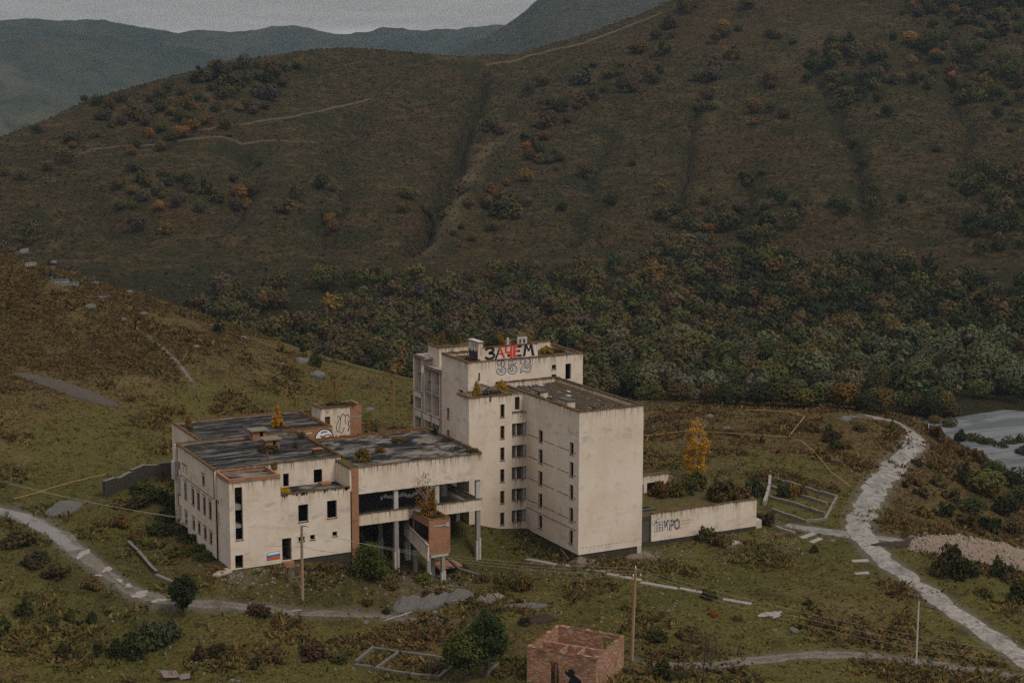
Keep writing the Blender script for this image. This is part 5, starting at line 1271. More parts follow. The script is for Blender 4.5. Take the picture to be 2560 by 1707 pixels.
# ---------- forest on the foot of the mountain
forest_poly = [(130,620),(330,680),(560,640),(640,600),(760,620),(860,600),(960,640),(1030,700),(1100,740),(1150,650),(1210,600),(1300,610),(1400,640),(1500,590),(1600,570),(1690,550),(1780,560),(1900,610),(1960,690),(2050,740),(2150,640),(2300,620),(2420,580),(2560,550),(2760,540),(2760,1010),(2300,1000),(1500,1000),(1000,970),(850,930),(650,860),(500,810),(330,730)]
def inside(px, poly):
    x, y = px; c_ = False; n = len(poly)
    for i in range(n):
        (x1, y1), (x2, y2) = poly[i], poly[(i + 1) % n]
        if (y1 > y) != (y2 > y) and x < (x2 - x1) * (y - y1) / (y2 - y1) + x1: c_ = not c_
    return c_
r = random.Random(77)
cand = []
def proj(P):
    q = np.asarray(P) - CAM; w_ = q @ FW; return CX + F_PX * (q @ RT) / w_, CY - F_PX * (q @ UP) / w_
step_a = (MA[1] - MA[0]) / 4300
for rad in np.concatenate([np.arange(412, 520, 6.0), np.arange(520, 860, 6.5)]):
    sp = 5.2 / rad
    for a_ in np.arange(az_of(0), az_of(2760), sp):
        aa_ = a_ + r.uniform(-.5, .5) * sp; rr_ = rad + r.uniform(-3, 3)
        X, Y = CAM[0] + rr_ * math.sin(aa_), CAM[1] + rr_ * math.cos(aa_); cand.append((X, Y, rr_))
cand = np.array(cand); cz = m_at(cand[:, 0], cand[:, 1])
q = np.stack([cand[:, 0], cand[:, 1], cz], -1) - CAM; w_ = q @ FW; sx = CX + F_PX * (q @ RT) / w_; syy = CY - F_PX * (q @ UP) / w_
dens = fbm(cand[:, 0] / 45, cand[:, 1] / 45, 3, 91) + .5; pick = []; dens2 = fbm(cand[:, 0] / 90, cand[:, 1] / 90, 3, 95) + .5
for i in range(len(cand)):
    if sx[i] > 2280 and cand[i, 2] < 434: continue
    y_ = syy[i] + 190 * (dens2[i] - .5) * min(1, max(0, (850 - syy[i]) / 150))
    if inside((sx[i], y_), forest_poly):
        edge = np.clip((y_ - 600) / 220, 0, 1)
        if r.random() < .30 + .70 * edge and dens[i] > .66 - .56 * edge - .06 * (sx[i] > 1500) + .30 * min(1, max(0, (1000 - sx[i]) / 400)): pick.append(i)
    elif syy[i] > 480 and dens[i] > .60 and r.random() < .30 * min(1, (syy[i] - 440) / 160): pick.append(i)
FOREST = [(cand[i, 0], cand[i, 1], cz[i], sx[i], syy[i]) for i in pick]
hw = [[(2230, -20), (2620, -20), (2620, 330), (2480, 300), (2380, 210), (2290, 150)], [(2280, 480), (2400, 440), (2620, 420), (2620, 640), (2300, 640)], [(1990, 130), (2160, 100), (2260, 200), (2160, 260), (2020, 220)]]
for rad in np.arange(640, 1300, 8.5):      # woods high on the right of the slope
    for a_ in np.arange(az_of(1950), az_of(2650), 7.0 / rad):
        aa_, rr_ = a_ + r.uniform(-.5, .5) * 7 / rad, rad + r.uniform(-4, 4); X, Y = CAM[0] + rr_ * math.sin(aa_), CAM[1] + rr_ * math.cos(aa_); z_ = float(m_at(np.array(X), np.array(Y))); u_, v_ = proj((X, Y, z_))
        if any(inside((u_, v_), pl) for pl in hw) and vnoise(X / 22, Y / 22, 5) > .42: FOREST.append((X, Y, z_, u_, v_))
def forest_col(x, y, r):
    t = r.random()
    if y > 860 and x > 1000: return vary(PG if t < .38 else GR if t < .60 else OL if t < .92 else BR, r, .2)
    if x > 1750: return vary(DG if t < .34 else GR if t < .58 else BR if t < .80 else OL if t < .96 else RU, r, .2)
    return vary(BR if t < .44 else MA if t < .54 else OL if t < .82 else GR if t < .97 else RU, r, .2)
# the ones that show largest are single trees, the rest is the mass of the wood
FOREST.sort(key=lambda f: math.hypot(f[0] - CAM[0], f[1] - CAM[1]))
vis = [f for f in FOREST if 0 < f[3] < 2560 and f[4] < 990 and not (f[3] < 1000 and f[4] > 560 + .38 * f[3])]
single = vis[:250]; sset = {id(f) for f in single}; rest = [f for f in FOREST if id(f) not in sset]
for f in single:
    c_ = forest_col(f[3], f[4], r); w_ = r.choice((4.0, 5.5, 6.5, 7.5, 8.5, 10.5)) * r.uniform(.85, 1.15)
    shrub("valley_tree", (f[0], f[1], f[2] - .4), w_, w_ * r.uniform(.8, 1.15), c_, "leafy tree in the wood filling the valley foot of the mountain", "tree", "trees of the valley wood", meshes=TREEF if r.random() < .78 else TREEO)
def mass(items, name, colf, wr, leaf=.85, ncl=11, nlf=20, flat=.85):
    Qs, Cs = [], []
    rng = np.random.default_rng(5); protos = []
    for s_ in range(8):
        rg = np.random.default_rng(300 + s_); protos.append(puff_quads(rg, 300, .15, 4 + s_ % 3))
    for k, f in enumerate(items):
        w_ = r.uniform(*wr); a_ = r.random() * 6.28; R2 = np.array([[math.cos(a_), -math.sin(a_), 0], [math.sin(a_), math.cos(a_), 0], [0, 0, 1]])
        Q = protos[k % 8] @ R2.T * np.array([w_ / 2, w_ / 2, w_ / 2 * r.uniform(.85, 1.15)]) + np.array([f[0], f[1], f[2] - .5]); Qs.append(Q)
        Cs.append(np.tile(np.array(colf(f, r)), (len(Q) * 4, 1)))
    V, F = quads_to_mesh(np.concatenate(Qs)); return np_mesh(name, V, F, [LEAFA], cols=np.concatenate(Cs))
o = add("forest", mass(rest, "forest", lambda f, r: forest_col(f[3], f[4], r), (3.6, 9.5))); tag(o, "autumn broadleaf wood covering the foot of the mountain", "forest", None, "stuff")

# ---------- bushes and small trees scattered over the mountain face (place in the photograph, zoom of 0.3827)
Z1 = "1410,450 1500,430 1600,430 1680,420 1430,490 1480,480 1770,440 1850,440 1940,430 1300,510 1350,510 1600,520 1690,500 1740,520 1800,490 1850,540 1450,560 1530,580 1680,580 1190,600 1100,580 1050,640 1380,570 1780,640 1730,690 1660,720 1700,620 1560,700 1620,690 1420,700 1440,620 1230,690 1290,630 1350,640 1120,730 1180,770 1040,700 990,720 960,790 900,760 870,700 780,640 720,690 690,760 740,800 800,790 850,740 640,660 650,760 980,880 1040,840 1120,900 1190,870 1340,790 1460,820 1250,830 850,990 880,1090 470,910 480,945 410,1040 630,870 890,940 1050,960 920,1170 980,1150 1000,1195 1060,1150 1100,1180 1165,1160 1245,1165 1240,1210 1340,1240 1420,1290 1560,1280 1660,1250 1540,1350 1605,1330 1610,1230 780,1210 875,1240 1040,1250 940,1290 790,1340 870,1340 1040,1350 1170,1330 1310,1360 1530,1160 1085,1500 2110,1210 1690,1060 2150,1440 2175,1490 2200,1400 1855,1355 140,1150 245,845"
Z2 = "1780,415 1960,430 1870,490 1650,530 1740,520 1860,580 1960,530 1980,580 2050,530 2150,510 1770,630 1700,660 1690,690 1530,690 1580,710 1520,660 1370,600 1440,540 1450,810 1500,790 1620,780 1340,900 1350,950 1400,920 1470,890 1430,970 1360,1020 1430,1030 1570,1030 1550,1090 1490,1040 2090,325 2040,320 2200,240 2290,160 2240,330 2215,450 1120,830 2040,1060 1730,1140 1340,1160 1220,1190 1170,1240 1100,1230 1160,1290 1260,1330 1180,1400 1270,1400 1130,1480 1000,1550 850,1205 600,1280 720,1395 790,1410 870,1510 920,1470 750,1505 1580,1350 1890,1320 60,1420"
Z3 = "50,160 130,70 190,30 540,35 380,170 340,260 410,220 490,175 740,230 690,210 455,365 320,450 310,500 220,505 310,580 280,640 330,690 690,540 595,720 590,790 690,710 780,750 1095,520 1210,280 1500,240 1600,260 1640,290 1760,160 1740,270 1840,260 1770,370 1610,420 1410,430 1400,500 1510,520 1750,480 1740,560 1640,520 1880,480 1940,560 1180,660 1390,640 1460,745 1230,940 1300,1060 1940,650 2060,310 2130,250 2250,660 2180,600 2270,840 2200,100 2050,40 1900,50 1750,60 1650,90 1990,130 2200,200 2320,190 275,1310 290,1495 650,1355 530,1180 500,1370 880,1325 2330,1080 1790,970"
golden = {(980,880),(1190,870),(1040,1350),(875,1240),(1085,1500),(1000,1195),(2090,325),(1470,890),(1350,950),(1430,1030),(595,720),(590,790),(455,365),(290,1495),(1770,370),(1610,420),(1600,260),(1220,1190),(1100,1230),(1000,1550),(2175,1490),(380,170),(1605,1330),(850,990)}
green = {(2040,1060),(850,1205),(720,1395),(870,1510),(920,1470),(750,1505),(1580,1350),(2215,450),(1690,1060),(1210,280),(1500,240),(1390,640),(1460,745),(1230,940),(1300,1060),(650,1355),(1890,1320),(245,845),(1340,900)}
r = random.Random(19)
n_h = 0
for zone, (ox, oy), area in ((Z1, (0, 0), "on the slope left of the gully"), (Z2, (800, 0), "on the slope beside the gully"), (Z3, (1660, 0), "on the dark right half of the slope")):
    for tok in zone.split():
        u, v = [int(t) for t in tok.split(',')]; p = H(ox + u * .38265, oy + v * .38265 + 10)
        if (u, v) in golden: c_, nm = vary(RU if r.random() < .5 else (.21, .105, .02), r), "golden"
        elif (u, v) in green: c_, nm = vary(DG, r), "dark green"
        else:
            t = r.random(); c_, nm = vary(BR if t < .36 else MA if t < .52 else OL if t < .78 else GR if t < .88 else RU, r), "brownish"
        dist = np.linalg.norm(p - CAM); w_ = r.uniform(5.0, 9.6) * dist / 800; 
        if nm == "dark green": w_ *= .75
        shrub("hillside_bush", (p[0], p[1], p[2] - .5), w_, w_ * r.uniform(.72, 1.1), c_, f"{nm} round bush standing {area} of the mountain", "bush", f"{nm} bushes {area}", meshes=TREEF if r.random() < .8 else TREEO)
        if r.random() < .42 and nm == "brownish":
            X, Y = p[0] + r.uniform(-8, 8), p[1] + r.uniform(-8, 8); w2 = w_ * r.uniform(.5, .9)
            shrub("hillside_bush", (X, Y, float(m_at(np.array(X), np.array(Y))) - .4), w2, w2 * r.uniform(.7, 1.1), vary(OL if r.random() < .5 else BR, r), f"{nm} round bush standing {area} of the mountain", "bush", f"{nm} bushes {area}", meshes=TREEF)
# low scrub, bracken clumps and heather on the slope: uncountable
def scrub(n, rad, colf, size, name, label, fn, accept, hk=.5):
    Qs, Cs = [], []; rg = np.random.default_rng(8); pr = [crown_quads(np.random.default_rng(500 + k), 'bush', 2.0, 1.0, 3, 5, .40) for k in range(8)]; rr = random.Random(4)
    a_ = rg.uniform(az_of(-100), az_of(2660), n); d_ = np.sqrt(rg.uniform(rad[0] ** 2, rad[1] ** 2, n)); X = CAM[0] + d_ * np.sin(a_); Y = CAM[1] + d_ * np.cos(a_); Zz = fn(X, Y); ok = accept(X, Y, d_)
    for k in np.nonzero(ok)[0]:
        w_ = size * rr.uniform(.4, 1.5); t = rr.random() * 6.28; R2 = np.array([[math.cos(t), -math.sin(t), 0], [math.sin(t), math.cos(t), 0], [0, 0, 1]])
        Qs.append(pr[k % 8] @ R2.T * np.array([w_ / 2, w_ / 2, w_ * hk]) + np.array([X[k], Y[k], Zz[k] - .05 * w_])); Cs.append(np.tile(np.array(colf(rr)), (15 * 4, 1)))
    V, F = quads_to_mesh(np.concatenate(Qs)); o = add(name, np_mesh(name, V, F, [LEAFA], cols=np.concatenate(Cs))); tag(o, label, "scrub", None, "stuff")
def scol(rr):
    t = rr.random(); return vary((.055, .040, .020) if t < .45 else (.12, .085, .038) if t < .62 else (.05, .05, .018) if t < .86 else DG, rr, .35)
scrub(34000, (540, 1080), scol, 1.35, "scrub", "low bracken and scrub growing over the mountain slope", m_at, lambda X, Y, d: fbm(X / 60, Y / 60, 4, 44) > -.08 + .3 * (np.random.default_rng(2).random(len(X)) - .5))

# ---------- trees along the plateau edge in front of the wood
r = random.Random(29)
edge = [(1625,1004,6,5.5,OL),(1655,1002,4.5,4,GO),(1690,1006,6,5,BR),(1718,1004,5,5,OL),(1745,1007,4.5,4,PG),(1780,1008,5.5,5.5,BR),(1806,1016,4.2,5.6,DG),(1840,1010,6,5,GR),(1870,1012,5,4.5,BR),(1900,1016,6.5,6,DG),(1935,1018,7,6.5,GR),(1975,1018,6,6,OL),(2010,1020,5.5,5.2,(.11,.10,.02)),(2045,1020,7,6,GR),(2085,1022,6.5,6,BR),(2120,1026,7,6.6,RU),(2160,1030,6.5,6,DG),(2200,1034,7.5,7,OL),(2245,1034,7.5,7.5,GR),(2285,1036,6.5,7,BR),(2320,1040,6,5,OL),(1600,1000,5,4.5,RU),(1760,985,7,6,PG),(1850,980,7,6.5,PG),(1940,985,8,7,PG),(2040,985,8,7,PG),(2130,990,8,7,GR),(1680,975,7,6,PG),(2230,1000,8,7,DG),(2335,1030,7,8.5,GR),(2362,1042,6.5,8,OL),(2310,1015,8,8,DG),(2350,1018,8,9,GR),(2380,1048,5,5.5,BR),(2325,1045,6,7,DG)]
for x, y, w_, h_, c_ in edge:
    p = G(x, y); shrub("edge_tree", (p[0], p[1], p[2] - .4), w_, h_, vary(c_, r, .15), "bushy autumn tree on the far edge of the meadow before the wood", "tree", "trees along the far edge of the meadow", meshes=TREEF)
slope = [(2375,1075,5,4,OL),(2340,1065,4.5,3.6,RU),(2330,1090,4,3,BR),(2400,1112,4,3.6,DG),(2440,1118,5,4,GR),(2402,1105,2.2,4.0,DG),(2470,1128,5,4,DG),(2520,1128,4,4.5,GR),(2550,1125,3,5,DG),(2425,1108,3.5,3,OL),(2495,1132,4,3.4,BR),(2500,1140,5,4,DG),(2440,1150,4,3,BR),(2395,1140,3.5,2.6,BR),(2360,1130,3,2.2,RU),(2560,1160,6,5,DG),(2480,1190,5,4,GR),(2540,1220,6,5,DG),(2420,1215,4.5,3.5,DG),(2470,1245,7.5,6,OL),(2400,1180,3.5,2.5,BR),(2555,1265,6,5,GR),(2520,1290,6,4.5,DG),(2430,1285,5,3.8,GR),(2380,1250,4,2.6,BR),(2345,1215,3.5,2.2,BR),(2300,1240,3,1.8,BR),(2360,1290,4.2,2.8,DG),(2310,1290,3.6,2.2,RU),(2280,1210,2.8,1.6,BR),(2410,1320,4,3,OL),(2470,1325,5,3.2,DG),(2540,1340,5,4,BR),(2330,1175,2.6,1.6,OL),(2290,1160,2.4,1.5,BR),(2262,1218,1.4,1.6,DG)]
for x, y, w_, h_, c_ in slope:
    p = G(x, y); shrub("slope_shrub", (p[0], p[1], p[2] - .3), w_, h_, vary(c_, r, .2), "dark shrub on the bank falling from the road to the river", "shrub", "shrubs on the river bank", meshes=TREEF if h_ > 3.4 else BUSH)

# ---------- named single trees
def on(x, y, dz=-.15):
    p = G(x, y); return (p[0], p[1], p[2] + dz)
tree("round_tree", on(460, 1541), 5.6, 3.9, (.028, .038, .011), "round dark green tree standing on the lane below the service block", nclump=90, nleaf=55, leaf=.15, lift=1.4)
tree("golden_birch", on(1738, 1196), 11.2, 4.4, (.46, .25, .018), "tall golden birch rising behind the lettered annex", shape='oval', nclump=120, nleaf=36, leaf=.15, lift=.8, bark=BIRCHB, limbs=22)
tree("young_ash", on(1160, 1702), 6.2, 5.6, (.075, .085, .018), "olive green tree with thin trunk beside the foundation in the foreground", nclump=130, nleaf=60, leaf=.19, lift=1.8)
tree("young_ash", on(1213, 1694), 9.2, 5.0, (.040, .058, .016), "taller dark green tree with leaning trunk left of the brick shell", shape='oval', nclump=130, nleaf=55, leaf=.15, lift=2.6)
tree("bare_tree", on(1760, 1700), 6.2, 5.2, (.055, .045, .020), "almost leafless many-branched tree beside the lower track", shape='round', nclump=26, nleaf=9, leaf=.12, lift=1.5, limbs=34, r0=.10)
tree("weeping_willow_bush", on(922, 1446), 5.6, 5.6, (.070, .080, .014), "yellow green willow bush half hiding the dark undercroft of the hall", shape='bush', nclump=110, nleaf=50, leaf=.14, limbs=12)
tree("birch_sapling", (-19.6, 8.6, 6.0), 6.6, 3.2, (.24, .115, .018), "thin autumn birch growing out of the brick stair box", shape='oval', nclump=90, nleaf=13, leaf=.095, lift=.2, bark=BIRCHB, limbs=16, r0=.07)
shrub("planter_weeds", (-19.2, 8.2, 5.9), 2.6, 2.2, (.20, .10, .018), "orange leafed sucker growth at the foot of the birch on the stair box", fine=True)
shrub("planter_weeds", (-18.9, 6.4, 6.0), 1.8, .7, (.06, .06, .015), "green weeds on top of the brick stair box", fine=True)
tree("small_larch", (-30.2, 39.5, 13.85), 3.9, 2.3, (.46, .22, .012), "bright orange small larch standing on the tarred dining roof", shape='cone', nclump=70, nleaf=40, leaf=.09, lift=.05)
tree("hut_tree", (-19.9, 42.0, 15.6), 5.2, 5.0, (.22, .125, .02), "sparse orange tree sprouting from the roofless plaster hut", shape='round', nclump=40, nleaf=22, leaf=.10, lift=.6, limbs=14, r0=.09)
shrub("hut_weeds", (-19.0, 41.6, 15.6), 5.0, 1.0, (.05, .055, .015), "dark weeds along the broken top of the plaster hut", fine=True)
tree("small_larch", (-7.3, 17.3, 20.0), 3.3, 1.7, (.34, .20, .02), "golden small larch growing on the stair bay roof of the hotel", shape='cone', nclump=60, nleaf=32, leaf=.085, lift=.05)
shrub("roof_shrub", (-4.8, 17.4, 20.0), 3.8, 1.3, (.075, .078, .045), "grey green shrub beside the larch on the stair bay roof", fine=True)
shrub("roof_shrub", (-1.6, 20.5, 20.0), 1.9, 1.8, (.40, .22, .015), "yellow shrub on the roof between stair bay and gable wing", fine=True)
for k, y in enumerate((7.5, 10.8, 13.8)): shrub("roof_shrub", (1.05, y, 19.55), 1.9, [.8, 1.2, 1.3][k], (.080, .078, .042), ["low", "middle", "highest"][k] + " grey green shrub along the left parapet of the gable roof", fine=True)
tree("roof_tree", (2.3, 31.0, 24.6), 2.6, 3.0, (.055, .060, .022), "bushy dark green tree on the roof house behind the lettering", shape='bush', nclump=50, nleaf=40, leaf=.10, limbs=5)
shrub("roof_shrub", (3.7, 31.2, 24.6), 1.6, 2.1, (.30, .15, .018), "orange shrub next to the dark tree behind the lettering", fine=True); shrub("roof_shrub", (8.6, 31.6, 24.6), 2.2, 2.0, (.20, .13, .02), "yellowish shrub at the right end of the roof house", fine=True)
shrub("roof_shrub", (11.4, 30.2, 23.4), 2.2, 1.3, (.30, .19, .02), "round yellow shrub on the hotel roof right of the lettering", fine=True); shrub("roof_shrub", (13.6, 31.0, 23.4), 3.0, .8, (.07, .06, .02), "low brown shrub at the right corner of the hotel roof", fine=True); shrub("roof_shrub", (-2.2, 29.5, 23.4), 2.6, .7, (.05, .048, .018), "low weeds on the hotel roof left of the purple tag", fine=True)
tree("roof_tree", (-1.6, 42.2, 23.8), 2.6, 2.2, (.16, .09, .02), "thin orange tree on the rear roof of the hotel", nclump=26, nleaf=20, leaf=.10, lift=.2); tree("roof_tree", (1.4, 42.4, 23.8), 3.4, 2.4, (.085, .085, .02), "thin green pine-shaped tree on the rear roof of the hotel", shape='cone', nclump=36, nleaf=22, leaf=.10, lift=.2); tree("small_spruce", (1.0, 38.5, 21.0), 2.6, 1.1, (.02, .035, .014), "tiny dark spruce at the foot of the hotel's rear roof house", shape='cone', nclump=30, nleaf=26, leaf=.07, lift=.05)
shrub("terrace_shrub", (-39.0, 11.7, 10.5), 1.7, 1.15, (.46, .27, .014), "bright yellow shrub on the terrace corner of the service block", fine=True); shrub("roof_shrub", (-39.0, 15.6, 13.3), .9, 1.1, (.20, .14, .03), "tiny yellow plant on the parapet above the front bay", fine=True)
for (x, y, w_, h_, c_, lab) in [(-26.6, 14.0, 3.0, 1.7, (.13, .085, .025), "straggly yellow brown shrub at the left front of the hall roof"), (-22.2, 18.4, 1.8, .8, (.13, .075, .02), "small orange shrub on the middle of the hall roof"), (-17.3, 23.0, 2.6, 1.0, (.12, .075, .022), "orange brown shrub on the back half of the hall roof"), (-10.6, 12.2, 1.9, .8, (.08, .075, .035), "grey green shrub at the right front corner of the hall roof"), (-14.8, 19.5, 1.0, .5, (.12, .08, .02), "tiny yellow tuft on the bare patch of the hall roof")]: shrub("roof_shrub", (x, y, 13.38), w_, h_, c_, lab, fine=True)
tree("small_spruce", (-10.6, 25.2, 13.5), 2.0, 1.3, (.018, .032, .014), "tiny dark spruce on the right edge of the hall roof", shape='cone', nclump=36, nleaf=30, leaf=.07, lift=.05)
shrub("roof_shrub", (-37.0, 23.8, 13.85), 3.2, 1.1, (.075, .055, .022), "dry brown shrub below the near brick vent on the tarred roof", fine=True); shrub("roof_shrub", (-29.5, 30.5, 13.9), 1.4, .9, (.13, .085, .02), "yellow brown plant by the brick end wall", fine=True); shrub("roof_shrub", (-32.8, 24.4, 13.85), 1.1, .9, (.06, .06, .02), "small green plant beside the puddle on the tarred roof", fine=True); shrub("roof_shrub", (-42.5, 44.5, 13.9), 1.4, 1.7, (.20, .11, .02), "thin yellow plant near the left edge of the dining roof", fine=True); shrub("yard_shrub", (-22, 34.5, 9.5), 5.5, 3.0, (.13, .08, .02), "orange bushes between the brick end wall and the hall roof", fine=True); tree("small_spruce", (-16.6, 33.0, 9.5), 5.2, 2.6, (.02, .034, .012), "dark spruce showing above the back parapet of the hall", shape='cone', nclump=60, nleaf=30, leaf=.1, lift=.1)
